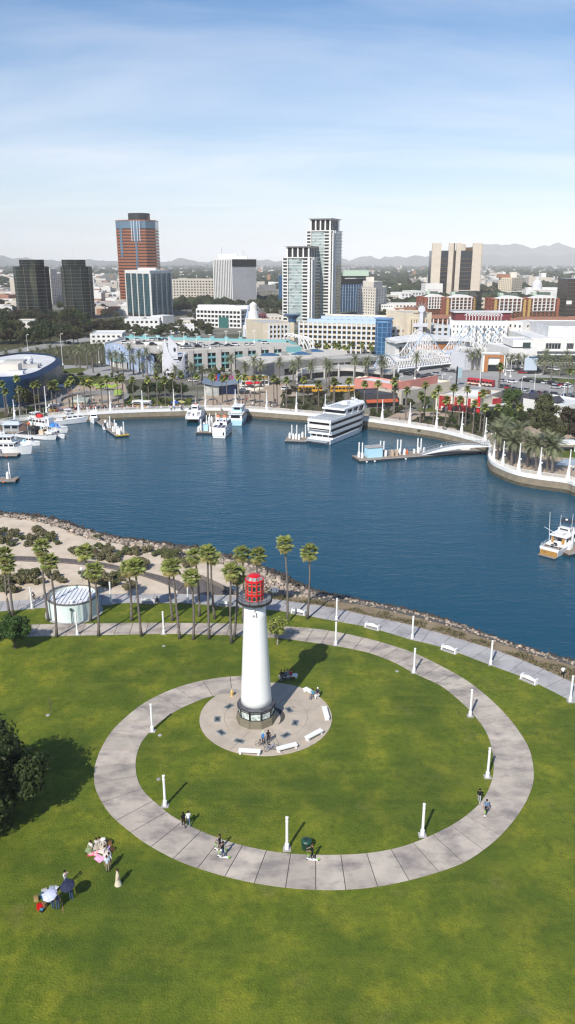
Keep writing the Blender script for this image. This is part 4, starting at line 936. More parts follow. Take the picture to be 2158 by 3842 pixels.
tide = mat('tide band',(0.055,0.05,0.035),.8,var=(0.09,0.08,0.055),vscale=1)
s = MB();s.loft([[p+Vc((0,0,-.02)),Vc((p.x,p.y,-2.1))] for p in quay],closed=False,caps=False);s.f = [tuple(reversed(f)) for f in s.f];s.build('quay_wall',wallc,kind='structure')
def offset(line,d):
    out = []
    for i,p in enumerate(line):
        t = line[min(i+2,len(line)-1)]-line[max(i-2,0)];n_ = Vc((-t.y,t.x,0)).normalized();out.append(p+n_*d)
    return out
s = MB();s.loft([[Vc((p.x,p.y,-2.1)),Vc((q.x,q.y,-2.2)),Vc((q.x,q.y,-4.5))] for p,q in zip(quay,offset(quay,-.12))],closed=False,caps=False);s.f = [tuple(reversed(f)) for f in s.f];s.build('tide_wall',tide,kind='structure')
kin,kout = offset(quay,.55),offset(quay,-.10)
s = MB();s.loft([[Vc((b.x,b.y,-.45)),Vc((b.x,b.y,.42)),Vc((a.x,a.y,.42)),Vc((a.x,a.y,0))] for a,b in zip(kin,kout)],closed=False,caps=False);s.f = [tuple(reversed(f)) for f in s.f];s.build('quay_kerb',M['white'],kind='structure')
# promenade paving
pave = mat('promenade paving',(0.40,0.315,0.235),.9,spec=.2,var=(0.33,0.265,0.20),vscale=.25,vdetail=8,bump=.1,bscale=5)
def sheetpoly(name,pts,m,z,kind='structure'):
    P_ = [Vc((p.x,p.y,z)) for p in pts];ar = sum(P_[i].x*P_[(i+1) % len(P_)].y-P_[(i+1) % len(P_)].x*P_[i].y for i in range(len(P_)))
    if ar < 0: P_.reverse()
    return MB().poly(P_).build(name,m,kind=kind)
pin = offset(quay,.5)
i_end = min(range(len(pin)),key=lambda i: (pin[i]-G(1800,1650)).length)
MB().loft([[Vc((b.x,b.y,.010)),Vc((a.x,a.y,.010))] for a,b in zip(pin[:i_end+1],[p+Vc((.10,1,0)).normalized()*11 for p in pin[:i_end+1]])],closed=False,caps=False).build('promenade',pave,kind='structure')
pr_ = bpy.data.objects['promenade'];pr_.data.flip_normals() if pr_.data.polygons[0].normal.z < 0 else None
sheetpoly('point_terrace',pin[i_end:][::6]+px([(2900,1820),(2200,1640),(1990,1600),(1850,1610)]),pave,.014)
sheetpoly('round_plaza_paving',px([(205,1560),(190,1520),(190,1470),(250,1440),(300,1430),(400,1425),(470,1440),(480,1490),(500,1535),(420,1545)]),pave,.018)
sheetpoly('esplanade_paving',px([(735,1530),(760,1490),(830,1430),(900,1410),(1080,1440),(1120,1490),(1100,1545),(1000,1540)]),pave,.018)
sheetpoly('restaurant_path',px([(1445,1560),(1520,1570),(1600,1595),(1700,1560),(1640,1545),(1500,1545)]),pave,.020)
grass2 = mat('far lawn',(0.07,0.095,0.018),.9,spec=.1,var=(0.11,0.12,0.03),vscale=.15,vdetail=7)
shrubg = mat('planting bed',(0.045,0.055,0.018),.9,spec=.1,var=(0.10,0.085,0.05),vscale=.4,vdetail=8,bump=1.0,bscale=1.5)
asph = mat('asphalt',(0.33,0.322,0.31),.95,spec=.2,var=(0.27,0.265,0.26),vscale=.08,vdetail=8)
dasph = mat('dark asphalt',(0.045,0.045,0.048),.95,spec=.2,var=(0.065,0.065,0.065),vscale=.2,vdetail=6)
for nm,pts,m,z in (('lawn_patch',[(-100,1375),(-100,1345),(240,1300),(410,1268),(410,1368),(240,1366)],shrubg,.0105),('lawn_patch',[(-300,1318),(-300,1200),(440,1195),(440,1246),(235,1278),(0,1318)],shrubg,.0105),('lawn_patch',[(465,1525),(470,1480),(560,1490),(720,1500),(715,1532),(560,1536)],grass2,.024),('lawn_patch',[(230,1440),(290,1410),(400,1412),(470,1425),(400,1437),(300,1446)],grass2,.024),('lawn_patch',[(235,1385),(300,1378),(330,1385),(300,1400),(240,1402)],grass2,.024),('lawn_patch',[(0,1580),(0,1545),(180,1530),(180,1560)],shrubg,.024),('lawn_patch',[(1975,1415),(2158,1422),(2300,1440),(2300,1465),(2158,1445),(1980,1430)],grass2,.026),('lawn_patch',[(1570,1530),(1640,1522),(1640,1545),(1570,1545)],grass2,.026),('lawn_patch',[(2060,1695),(2158,1680),(2300,1680),(2300,1720),(2158,1720),(2090,1715)],grass2,.026),('planting_bed',[(1050,1530),(1060,1490),(1190,1480),(1300,1500),(1370,1545),(1360,1560),(1200,1545)],shrubg,.024),('planting_bed',[(1380,1565),(1400,1530),(1500,1545),(1445,1570)],shrubg,.024),('planting_bed',[(1540,1580),(1580,1560),(1800,1570),(1850,1600),(1820,1640),(1700,1605)],shrubg,.024),('planting_bed',[(1560,1540),(1800,1500),(2158,1500),(2158,1640),(1900,1640),(1780,1600)],shrubg,.013),
    ('boulevard',[(480,1425),(720,1410),(1000,1420),(1300,1440),(1440,1440),(1700,1500),(2158,1530),(2600,1580),(2600,1440),(2158,1420),(1980,1400),(1700,1375),(1440,1385),(1100,1400),(700,1380),(480,1390)],asph,.008),('boulevard',[(240,1435),(420,1400),(480,1390),(480,1425),(300,1440)],asph,.009),('access_road',[(0,1320),(230,1280),(420,1250),(420,1262),(240,1296),(0,1340)],asph,.009),('access_road',[(240,1370),(420,1375),(420,1425),(330,1405),(240,1400)],asph,.0095),('car_park',[(1830,1480),(1900,1462),(2158,1510),(2158,1545),(2000,1530)],dasph,.026),('car_park',[(1250,1430),(1440,1395),(1600,1380),(1640,1400),(1500,1430),(1300,1450)],asph,.012),('reflecting_pool',[(2085,1745),(2110,1722),(2200,1720),(2320,1740),(2200,1750)],mat('pool',(.30,.36,.42),.2),.03)):
    sheetpoly(nm,px(pts),m,z)
for k in range(24):   # lane dashes on the boulevard
    a = G(1560+k*34,1418+k*3.4);b = a+(G(1560+k*34+14,1418+(k+.41)*3.4)-a);sheetpoly('lane_mark',[a,b,b+Vc((0,.3,0)),a+Vc((0,.3,0))],M['white'],.03)
# railing along the quay
rail_line = offset(quay,.25);vis = [p for p in rail_line if -125 < p.x < 90]
rl = thing('promenade_railing','white steel railing along the whole far harbour promenade','railing',(0,0,0))
for h in (.55,1.42): MB().path([p+Vc((0,0,h)) for p in vis[::2]],.05,4).build('rail',M['white'],rl)
acc = 0;posts = []
for a,b in zip(vis,vis[1:]):
    acc += (b-a).length
    if acc >= 2.0: posts.append(b);acc = 0
pm_ = MB().box((0,0,.93),(.09,.09,1.05)).mesh('railing_post',M['white'])
for p in posts: inst(None,'railing_post',pm_,rl,p)
bal = MB();acc = 0
for a,b in zip(vis,vis[1:]):
    d = b-a;m_ = int(d.length/.22)+1
    for k in range(m_):
        c = a.lerp(b,k/m_);bal.add([c+Vc((-.03,0,.55)),c+Vc((.03,0,.55)),c+Vc((.03,0,1.42)),c+Vc((-.03,0,1.42)),c+Vc((0,.03,.55)),c+Vc((0,.03,1.42))],((0,1,2,3),(1,4,5,2),(4,0,3,5)))
bal.build('balusters',M['white'],rl,kind='stuff')
# tall white lamp masts
def mast(base,top_v,label):
    H = GX(CX,top_v,base.y).z;t = thing('lamp_mast',label,'lamp post',base,0,'tall white lamp masts on the promenade')
    MB().lathe(base,[(.62,0),(.46,1.6),(.36,2.6),(.34,2.75)],10).build('base',M['white'],t)
    MB().lathe(base,[(.27,2.7),(.20,4.5),(.11,H-.6),(.16,H-.4),(.10,H)],8).build('pole',M['white'],t)
    b = MB();b.box(base+Vc((.3,-.05,3.3)),(.5,.25,.35));b.tube(base+Vc((0,0,H*.72)),base+Vc((.75,-.3,H*.72)),.04,n=4);b.build('lamp_arm',M['white'],t)
MASTS = [(57,1576,1499),(177,1563,1449),(297,1552,1479),(416,1544,1469),(536,1539,1464),(654,1535,1459),(772,1534,1460),(884,1534,1460),(1001,1541,1465),(1112,1547,1470),(1220,1556,1478),(1330,1566,1488),(1434,1573,1498),(1537,1589,1510),(1637,1607,1525),(1731,1630,1543),(1819,1658,1566),(1839,1706,1625),(1851,1732,1622),(1885,1752,1655),(1945,1768,1663),(2023,1783,1678),(2131,1796,1686)]
nearby = ['at the far left of the quay','above the fishing boats','behind the white cabin cruiser','in front of the round plaza','beside the two kiosks','left of the white catamaran','between catamaran and pale blue ferry','behind the pale blue ferry','first right of the ferry','left of the dinner yacht','behind the stern of the dinner yacht','behind the bow of the dinner yacht','right of the dinner yacht','before the salmon building','before the red restaurant','above the long white gangway','where the quay meets the gangway','at the inner corner of the point','at the tip of the point','second along the point from its tip','third along the point from its tip','fourth along the point among date palms','at the right edge of the point']
for (u,v,tv),w in zip(MASTS,nearby): mast(G(u,v),tv,'tall white tapered lamp mast '+w)
# ------------------------------------------------------------------ boats
M['hullwhite'] = mat('boat white',(.80,.80,.80),.35,spec=.5,var=(.74,.74,.73),vscale=.7)
M['hullblue'] = mat('ferry pale blue',(.42,.66,.78),.4)
M['navy'] = mat('boat dark',(.012,.014,.022),.4)
M['boatglass'] = mat('boat window',(.012,.014,.020),.08,spec=.6)
M['teak'] = mat('teak',(.42,.24,.06),.5,var=(.33,.17,.04),vscale=2,stretch=(1,1,6))
M['deckgrey'] = mat('deck grey',(.30,.33,.36),.7)
M['dock'] = mat('dock boards',(.30,.25,.20),.9,var=(.20,.165,.135),vscale=1.5,stretch=(1,4,1))
M['dockdark'] = mat('dock float',(.035,.032,.03),.8)
M['orange'] = mat('life raft orange',(.75,.16,.04),.5)
def boat(name,label,stern,bow_dir_deg,cat='boat',group=None):
    t = thing(name,label,cat,(stern.x,stern.y,WATER_Z),0,group);t.rotation_euler = (0,0,R(bow_dir_deg));ORG[t.name] = Vc((0,0,0));return t
def hull(t,L,B,H,m=None,m2=None,tr=.9,full=.55,sheer=.35):
    b = MB();rings = [];N = 12
    for i in range(N+1):
        f = i/N;w = B/2*(tr+(1-tr)*min(f/.25,1))*(1-max(0,(f-full)/(1-full))**2.1);w = max(w,.03);z = H*(1+sheer*f*f);x = L*f*(1 if f < 1 else 1)
        xo = .0 if f < .8 else (f-.8)*L*.25*0
        rings.append([(x*.93,-w*.80,-.4),(x*.96,-w*.9,.08),(x,-w,z),(x,w,z),(x*.96,w*.9,.08),(x*.93,w*.80,-.4)])
    b.loft([list(reversed(r)) for r in rings],True,True);b.build('hull',m or M['hullwhite'],t)
    s = MB()
    for k in (-1,1):
        s.path([(r[2][0],r[2][1]*-k if k > 0 else r[2][1],r[2][2]) for r in rings] if k < 0 else [(r[3][0],r[3][1],r[3][2]) for r in rings],.07,4)
    s.build('gunwale',m2 or M['hullwhite'],t)
    w = MB();w.loft([[(r[0][0]*1.0-.03,r[1][1]*1.012,.0),(r[1][0],r[1][1]*1.015,.12),(r[4][0],r[4][1]*1.015,.12),(r[0][0]-.03,r[4][1]*1.012,.0)][::-1] for r in rings],True,True);w.build('waterline_stripe',M['navy'],t)
def cabin(t,name,x0,x1,W,z0,h,rf=.3,rb=.1,tw=.9,m=None,nwin=0,front=True,wz=(.45,.85),band=False,label=None):
    y0,y1 = W/2,W/2*tw;b = MB()
    lo = [Vc((x0,-y0,z0)),Vc((x1,-y0,z0)),Vc((x1,y0,z0)),Vc((x0,y0,z0))];hi = [Vc((x0+rb,-y1,z0+h)),Vc((x1-rf,-y1,z0+h)),Vc((x1-rf,y1,z0+h)),Vc((x0+rb,y1,z0+h))]
    b.loft([lo,hi]);o = b.build(name,m or M['hullwhite'],t)
    def pane(A,B,C_,D,u0,u1,v0,v1):
        n_ = (B-A).cross(D-A).normalized();q = lambda u,v: A.lerp(B,u).lerp(D.lerp(C_,u),v);r_ = [q(u0,v0),q(u1,v0),q(u1,v1),q(u0,v1)]
        MB().loft([[x-n_*.02 for x in r_],[x+n_*.03 for x in r_]]).build('window',M['boatglass'],o)
    for (a,c) in ((0,1),(2,3)):
        for k in range(nwin):
            g0,g1 = (k+.12)/nwin,(k+.88)/nwin
            if band: g0,g1 = .04,.96
            pane(lo[a],lo[c],hi[c],hi[a],g0,g1,*wz)
            if band: break
    if front and nwin: pane(lo[1],lo[2],hi[2],hi[1],.08,.92,*wz)
    if nwin and front != 'nobk': pane(lo[3],lo[0],hi[0],hi[3],.15,.85,*wz)
    return o
def rails(t,pts,h=.9,n=2):
    b = MB()
    for k in range(1,n+1): b.path([Vector(p)+Vc((0,0,h*k/n)) for p in pts],.025,4)
    for p,q in zip(pts,pts[1:]):
        m_ = max(1,int((Vector(q)-Vector(p)).length/1.2))
        for i in range(m_): c = Vector(p).lerp(Vector(q),i/m_);b.tube(c,c+Vc((0,0,h)),.025,n=4)
    b.build('railing',M['hullwhite'],t)
def masts(t,lst,r=.04,m=None):
    for a,c in lst: MB().tube(a,c,r,r*.6,5).build('mast',m or M['hullwhite'],t)
# dinner yacht
st = (G(1155,1660,WATER_Z)+G(1238,1671,WATER_Z))/2
t = boat('dinner_yacht','large white four deck dinner yacht with long black window bands',st,59,'yacht')
L,B = 30.5,8.4
b = MB();rg = []
for i in range(13):
    f = i/12;w = B/2*(1-max(0,(f-.62)/.38)**2.3*.96);x = L*f
    rg.append([(x*.92+.6,w*.85,-.4),(x*.97+.3,w*.97,.2),(x,w,1.55+.5*f),(x,-w,1.55+.5*f),(x*.97+.3,-w*.97,.2),(x*.92+.6,-w*.85,-.4)])
b.loft([list(r) for r in rg]);b.build('hull',M['hullwhite'],t)
b = MB();b.loft([[(r[0][0]-.02,r[0][1]*1.1,-.1),(r[0][0]+.1,r[1][1]*1.0+.02*(1 if 1 else 0),.16),(r[0][0]+.1,r[4][1]-.02,.16),(r[0][0]-.02,r[5][1]*1.1,-.1)] for r in rg]);b.build('boot_stripe',M['navy'],t)
def plan(f0,f1,W,n=10,k=2.4,x0=0.0):
    """closed deck outline, stern square and bow rounded"""
    rt_ = []
    for i in range(n+1):
        f = f0+(f1-f0)*i/n;w = W/2*(1-max(0,(i/n-.66)/.34)**k*.90);rt_.append((L*f,w))
    return [(x,-w) for x,w in rt_]+[(x,w) for x,w in reversed(rt_)]
def slabdeck(name,f0,f1,W,z0,z1,m,flare=0.0):
    pl = plan(f0,f1,W);b = MB();b.prism(pl,z0,z1);return b.build(name,m,t)
levels = [(1.75,2.0,3.0,3.9,.02,.97),(3.9,4.05,5.0,5.9,.0,.985),(5.9,6.05,6.95,7.75,.0,.98)]
for k,(z0,za,zb,z1,f0,f1) in enumerate(levels):
    if k == 0: slabdeck('lower_deck',.06,.965,B*.97,1.55,za,M['hullwhite'])
    slabdeck('window_band',f0+(.075 if k == 0 else .03),f1-.012,B*.965,za,zb,M.setdefault('yband',mat('yacht window band',(.008,.010,.016),.45,spec=.15)))
    slabdeck('deck_side',f0,f1,B*1.0,zb,z1+(.12 if k < 2 else 0),M['hullwhite'])
for y in (-3.9,3.9): MB().box((.35,y,4.45),(.7,.35,1.1)).build('stern_pillar',M['hullwhite'],t);MB().box((.35,y,6.5),(.7,.35,1.0)).build('stern_pillar',M['hullwhite'],t)
MB().box((.0,0,4.5),(.5,7.2,.08)).build('stern_bar',M['hullwhite'],t)
for y in (-3.2,-1.1,1.1,3.2): MB().tube((.6,y,1.5),(.3,y,3.1),.12).build('stern_post',M['hullwhite'],t)
MB().box((-.5,0,1.1),(2.4,7.6,.3)).build('swim_platform',M['deckgrey'],t)
MB().prism([(1.0,-3.7),(13,-3.7),(13,3.7),(1.0,3.7)],7.76,7.80).build('top_deck',M['deckgrey'],t)
rails(t,[(13,-4.1,7.75),(.2,-4.1,7.75),(.2,4.1,7.75),(13,4.1,7.75)],1.0,3)
o = MB();o.prism([(11.2,-3.6),(24.5,-3.6),(27.0,-1.4),(27.0,1.4),(24.5,3.6),(11.2,3.6)],7.76,9.5);o = o.build('top_cabin',M['boatglass'],t)
MB().prism([(9.5,-4.1),(24.6,-4.1),(28.6,-1.6),(28.6,1.6),(24.6,4.1),(9.5,4.1)],9.5,10.0).build('top_roof',M['hullwhite'],t)
MB().prism([(11.0,-4.05),(28.3,-3.2),(28.3,3.2),(11.0,4.05)],7.77,8.25).build('cabin_coaming',M['hullwhite'],t)
for x in (10.5,15.0,19.2,23.6):
    for y in (-3.95,3.95):
        MB().loft([[(x-.2,y-.1,7.76),(x+.9,y-.1,7.76),(x+.9,y+.1,7.76),(x-.2,y+.1,7.76)],[(x+.7,y-.1,9.55),(x+1.8,y-.1,9.55),(x+1.8,y+.1,9.55),(x+.7,y+.1,9.55)]]).build('raked_pillar',M['hullwhite'],t)
rails(t,[(17.5,-3.9,10),(10,-3.9,10),(10,3.9,10),(17.5,3.9,10)],.9,2)
MB().box((18.5,0,10.5),(2.4,2.0,1.0)).build('roof_locker',M['hullwhite'],t);MB().prism([(11,-2.8),(17,-2.8),(17,2.8),(11,2.8)],10.01,10.04).build('roof_deck',M['deckgrey'],t)
for x in (24.5,26): MB().lathe((x,1.2 if x > 25 else -1,10.0),[(.1,0),(.1,.5),(.45,.6),(.45,.95),(.1,1.1)],10).build('radar_dome',M['hullwhite'],t)
masts(t,[((25,0,10),(24.6,0,13.4))],.09)
# pale blue ferry, white stern boat, catamaran
t = boat('harbour_ferry','pale blue and white two deck ferry at the end of the long pier',(G(862,1599,WATER_Z)+G(903,1597,WATER_Z))/2,84,'ferry')
hull(t,15,5.2,1.9,M['hullblue'],M['hullwhite'],.98,.7);cabin(t,'main_cabin',.8,11,4.8,1.9,2.0,1.0,.1,.95,None,6,True,(.35,.85));MB().box((6.2,0,4.0),(11.5,5.2,.2)).build('upper_deck',M['hullwhite'],t)
rails(t,[(11.5,-2.5,4.1),(.6,-2.5,4.1),(.6,2.5,4.1),(11.5,2.5,4.1)],.95,3)
cabin(t,'wheelhouse',4.4,8.4,3.4,4.1,1.9,.5,.1,.9,M['hullblue'],3);MB().box((6.2,0,6.1),(4.8,3.9,.16)).build('wheelhouse_roof',M['hullwhite'],t)
cabin(t,'aft_shelter',8.6,12.5,3.6,4.1,1.7,.2,.1,.95,M['hullwhite'],2);masts(t,[((5,1.1,6.1),(5,1.1,10.5)),((7,-1.2,6.1),(7,-1.2,9.5)),((6,.3,6.1),(6,.3,8.4))],.06)
MB().prism([(1.0,-2.2),(4.2,-2.2),(4.2,2.2),(1.0,2.2)],4.11,4.15).build('deck_floor',M['deckgrey'],t);MB().box((2.2,0,4.6),(.5,3.6,.6)).build('deck_bench',M['hullwhite'],t)
t = boat('tour_boat','white tour boat seen stern on with twin funnels and orange rafts',(G(799,1645,WATER_Z)+G(846,1645,WATER_Z))/2,83,'boat')
hull(t,15.5,4.6,2.6,None,M['hullwhite'],.98,.7,.15);MB().box((-.05,0,2.2),(.25,4.4,2.7)).build('transom',M['hullwhite'],t)
MB().box((-.2,-1.5,1.6),(.06,.45,1.0)).build('transom_door',M['boatglass'],t)
for y in (-1.3,0,1.3): MB().box((1.9,y,3.75),(3.0,.95,.12),0,1,R(0)).build('canopy_panel',mat('canopy blue',(.02,.03,.10),.5) if 'canopy blue' not in BM else BM['canopy blue'],t)
for y in (-2.05,-.65,.65,2.05): MB().box((1.9,y,3.72),(3.2,.22,.18)).build('canopy_beam',M['hullwhite'],t)
cabin(t,'deckhouse',3.8,12,4.0,2.6,2.2,1.5,.1,.92,None,6)
for y in (-1.1,1.1):
    MB().box((4.4,y,4.6),(1.2,1.15,3.2),0,.9).build('funnel',M['hullwhite'],t);MB().box((3.78,y,5.2),(.06,.6,.55)).build('funnel_grille',M['boatglass'],t);MB().tube((4.4,y-.5,6.45),(4.4,y+.5,6.45),.42,n=10).build('life_raft',M['orange'],t)
t = boat('catamaran','white catamaran with wheelhouse lying bow out left of the pier',G(745,1560,WATER_Z),268,'catamaran')
for y in (-2.35,2.35):
    b = MB();rr = []
    for i in range(9):
        f = i/8;w = .85*(1-max(0,(f-.5)/.5)**2*.95);rr.append([(15*f*.95,y-w*.6,-.4),(15*f,y-w,2.0+.3*f),(15*f,y+w,2.0+.3*f),(15*f*.95,y+w*.6,-.4)])
    b.loft([list(reversed(r)) for r in rr]);b.build('hull',M['hullwhite'],t)
b = MB();b.loft([[(0,-3.1,1.0),(14.6,-2.5,1.5),(14.6,2.5,1.5),(0,3.1,1.0)],[(0,-3.2,2.3),(14.6,-2.6,2.35),(14.6,2.6,2.35),(0,3.2,2.3)]]);b.build('bridge_deck',M['hullwhite'],t)
b = MB();b.loft([[(.5,-3.0,2.3),(13.2,-2.7,2.3),(13.2,2.7,2.3),(.5,3.0,2.3)],[(1.5,-2.7,3.6),(9.4,-2.5,3.6),(9.4,2.5,3.6),(1.5,2.7,3.6)]]);b.build('foredeck_house',M['hullwhite'],t)
for y in (-1.7,1.7):
    for k in range(3): MB().box((12.4-k*.95,y,2.66+k*.33),(.5,1.1,.12)).build('deck_window',M['boatglass'],t)
MB().box((12.6,0,2.8),(.5,.4,.9)).build('foredeck_door',M['navy'],t)
cabin(t,'wheelhouse',5.5,8.8,2.4,3.6,1.7,.3,.2,.85,None,3,True,(.4,.8));cabin(t,'side_glass',1.0,7.5,5.6,3.0,.9,.8,.2,.9,M['boatglass']);MB().box((7,0,5.4),(3,2.6,.14)).build('wheelhouse_roof',M['hullwhite'],t);MB().box((6.6,0,5.55),(.7,1.2,.2)).build('life_raft',M['orange'],t);masts(t,[((6.5,0,5.4),(6.3,0,8))],.08)
MB().box((2.6,0,3.75),(4,5.2,.12)).build('aft_deck',M['deckgrey'],t)
# left fleet
t = boat('sport_fishing_boat','white fishing boat with long cabin and upright antennas, lower left',G(-72,1702,WATER_Z),-1,'boat',None)
hull(t,16,4.6,1.7,None,None,.9,.5,.75);cabin(t,'cabin',1.5,11.2,3.8,1.8,1.9,.3,.1,.95,None,6,True,(.45,.80));MB().box((6.2,0,3.75),(10.6,4.1,.16)).build('boat_deck',M['hullwhite'],t);cabin(t,'wheelhouse',6.6,10.4,3.0,3.8,1.7,.4,.1,.92,None,3);MB().box((8.2,0,5.55),(4.8,3.5,.14)).build('wheelhouse_roof',M['hullwhite'],t)
rails(t,[(6.4,-1.9,3.8),(1,-1.9,3.8),(1,1.9,3.8),(6.4,1.9,3.8)]);rails(t,[(11.5,-1.9,2.3),(15.6,-.4,2.9),(15.6,.4,2.9),(11.5,1.9,2.3)])
masts(t,[((7.3,1,5.5),(7.0,1,10.2)),((8.4,-1,5.5),(8.2,-1,9.6)),((10,.8,5.5),(9.9,.8,8.2))],.05);b = MB().tube((5.8,-1.93,4.4),(5.8,-2.0,4.4),.32,n=12);b.build('life_ring',M['orange'],t)
t = boat('trawler','weathered fishing trawler with dark rigging, net drum and white hull',G(72,1636,WATER_Z),-22,'boat')
hull(t,15.5,4.6,1.3,None,M['dockdark'],.85,.6,.4);cabin(t,'deckhouse',4.5,8,2.8,1.4,2.2,.2,.1,.95,M['dockdark'],2);MB().prism([(1,-2),(13,-1.6),(13,1.6),(1,2)],1.42,1.46).build('deck',M['dockdark'],t)
for y in (-1.15,1.15): MB().tube((10.2,y-.06,2.3),(10.2,y+.06,2.3),1.0,n=14).build('drum_flange',mat('pale ply',(.55,.45,.33),.8) if 'pale ply' not in BM else BM['pale ply'],t)
MB().tube((10.2,-1.1,2.3),(10.2,1.1,2.3),.75,n=12).build('net_drum',M['boot'],t);masts(t,[((6.5,0,3),(6.5,0,9.5)),((5.5,.6,3),(5.2,.6,8.5)),((6.5,0,3.5),(10.5,-2.5,7)),((6.5,0,3.5),(3,2.5,7.5)),((6.5,.2,9),(13,0,2.2)),((6.4,-.5,3),(1.5,-1.5,5.5))],.09,M['dockdark'])
cabin(t,'skiff',11.3,14,1.5,1.9,.6,-.3,-.2,1.2,M['hullwhite']);MB().box((8.8,.9,2.0),(.9,.7,.9)).build('winch',M['dockdark'],t)
t = boat('charter_boat','long white charter boat with red cover on top and blue tarp',G(118,1606,WATER_Z),-29,'boat')
hull(t,17.5,4.4,1.6,None,M['navy'],.9,.75,.2);cabin(t,'cabin',1.0,9.0,3.6,1.7,2.4,.3,.1,.95,None,5,True,(.5,.78));MB().box((5,0,4.2),(8.4,3.9,.15)).build('cabin_roof',M['hullwhite'],t);cabin(t,'wheelhouse',1.2,4.0,3.0,4.2,1.7,.2,.1,.92,None,3)
o = MB();o.lathe((4.6,0,4.3),[(1.3,0),(1.2,.7),(.7,1.1),(0,1.2)],9);o.build('red_cover',mat('red cover',(.55,.02,.02),.7),t);o = MB();o.loft([[(10.0,-1.3,1.7),(12.0,-1.3,1.7),(12,1.3,1.7),(10,1.3,1.7)],[(10.3,-.9,2.7),(11.8,-.8,2.5),(11.8,.9,2.6),(10.3,.9,2.8)]]);o.build('blue_tarp',mat('blue tarp',(.02,.20,.62),.6),t)
cabin(t,'aft_house',8.6,9.9,2.4,1.7,2.9,.1,.1,.95,M['hullwhite']);masts(t,[((3,0,5.9),(3,0,9)),((13,.5,1.9),(13,.5,5))],.06);MB().box((13.6,-.8,1.98),(2.2,.8,.12)).build('hatch',BM['blue tarp'],t)
t = boat('houseboat','small houseboat with grey roof and tarpaulin sides behind the trawler',G(2,1622,WATER_Z),0,'houseboat')
MB().box((6,0,.35),(12,4.6,.7)).build('float',M['dock'],t);cabin(t,'cabin',1.8,7.0,3.6,.7,2.2,.1,.1,1,mat('tarp grey',(.33,.34,.35),.8),2);o = MB();o.loft([[(1.2,-2.2,2.9),(7.4,-2.2,2.9),(7.4,2.2,2.9),(1.2,2.2,2.9)],[(2.2,-.2,3.8),(6.6,-.2,3.8),(6.6,.2,3.8),(2.2,.2,3.8)]]);o.build('roof',mat('pale grey roof',(.48,.54,.58),.6),t);cabin(t,'shade_tent',6.8,10.8,3.6,.7,1.9,1.6,.0,.8,mat('brown tarp',(.10,.06,.05),.8))
MB().lathe((9.6,1,2.8),[(.0,-.5),(.5,-.2),(.5,.2),(0,.5)],10).build('orange_float',M['orange'],t)
t = boat('pontoon_workboat','cluttered white workboat behind the trawler',G(72,1598,WATER_Z),6,'boat');hull(t,9,3.2,1.0);cabin(t,'cabin',1.2,4.5,2.4,1.0,1.5,.2,.1,.9,None,2);cabin(t,'engine_box',5,7.2,2.2,1.0,.8,.1,.1,.9,None);masts(t,[((3,0,2.4),(3,0,6.4))],.05);MB().box((4.8,.6,1.6),(.7,.9,1.0)).build('crate',M['grey_metal'],t)
t = boat('cabin_cruiser','sleek white cabin cruiser moored along the left quay',G(196,1595,WATER_Z),32,'yacht')
hull(t,16.5,4.2,1.6,None,None,.85,.45,.6);cabin(t,'cabin',5.0,12.0,3.2,1.8,1.2,2.0,.2,.85,None,3,True,(.35,.75));cabin(t,'flybridge',4.8,8.4,2.8,3.0,1.0,.9,.1,.9,None,2);MB().box((6,0,5.1),(2.6,2.4,.12)).build('hardtop',M['hullwhite'],t)
for x,y in ((5,-1),(7,-1),(5,1),(7,1)): MB().tube((x,y,4),(x,y,5.1),.05).build('hardtop_post',M['hullwhite'],t)
rails(t,[(11,-1.4,2.2),(16,-.3,2.7),(16,.3,2.7),(11,1.4,2.2)],.7);MB().box((2.5,0,1.9),(2.2,2.8,.9)).build('cockpit_seat',M['hullwhite'],t);masts(t,[((6.6,1,5.1),(6.3,1,8))],.04)
t = boat('small_cruiser','small white motor cruiser bow on beside the floating pier',G(354,1572,WATER_Z),283,'boat');hull(t,9.5,3.4,1.4,None,None,.9,.5,.5);cabin(t,'cabin',2.2,6.8,2.6,1.6,1.2,1.4,.2,.85,None,2);MB().box((3.4,0,3.5),(3.2,2.6,.14)).build('hardtop',M['hullwhite'],t);cabin(t,'windscreen',3.4,4.8,2.2,2.8,.65,.4,.1,.9,M['boatglass']);masts(t,[((3,0,3.5),(3,0,5))],.12)
t = boat('motorboat','little motorboat with dark cover beside the floating pier',G(398,1614,WATER_Z),100,'boat');hull(t,6.8,2.5,.9,None,None,.9,.5,.4);cabin(t,'boat_cover',1.6,4.6,2.0,1.0,.9,.8,.3,.6,M['navy']);MB().box((-.1,0,1.0),(.5,.5,1.0)).build('outboard_motor',M['navy'],t)
for i,(u,v,a,L_,w) in enumerate(((150,1604,-35,8,'between charter boat and quay'),(60,1600,5,8.5,'behind the houseboat'),(165,1622,-30,7,'alongside the charter boat'),(20,1585,10,8,'close under the quay at far left'),(205,1640,-20,6,'at the brown dock'),(-20,1650,0,9,'half out of frame behind the fishing boat'),(100,1668,-12,6.5,'between trawler and fishing boat'))):
    t = boat('small_workboat','small white workboat '+w,G(u-18,v,WATER_Z),a,'boat','small boats of the left marina');hull(t,L_,L_*.33,1.0);cabin(t,'cabin',L_*.3,L_*.62,L_*.24,1.0,1.5,.3,.1,.9,None,2);cabin(t,'deck_box',L_*.1,L_*.22,L_*.2,1.0,.7,.1,.1,.9,M['grey_metal'] if i % 2 else M['hullblue']);masts(t,[((L_*.4,.3,2.4),(L_*.38,.3,6.5+i % 3)),((L_*.55,-.3,2.4),(L_*.55,-.3,5))],.07)
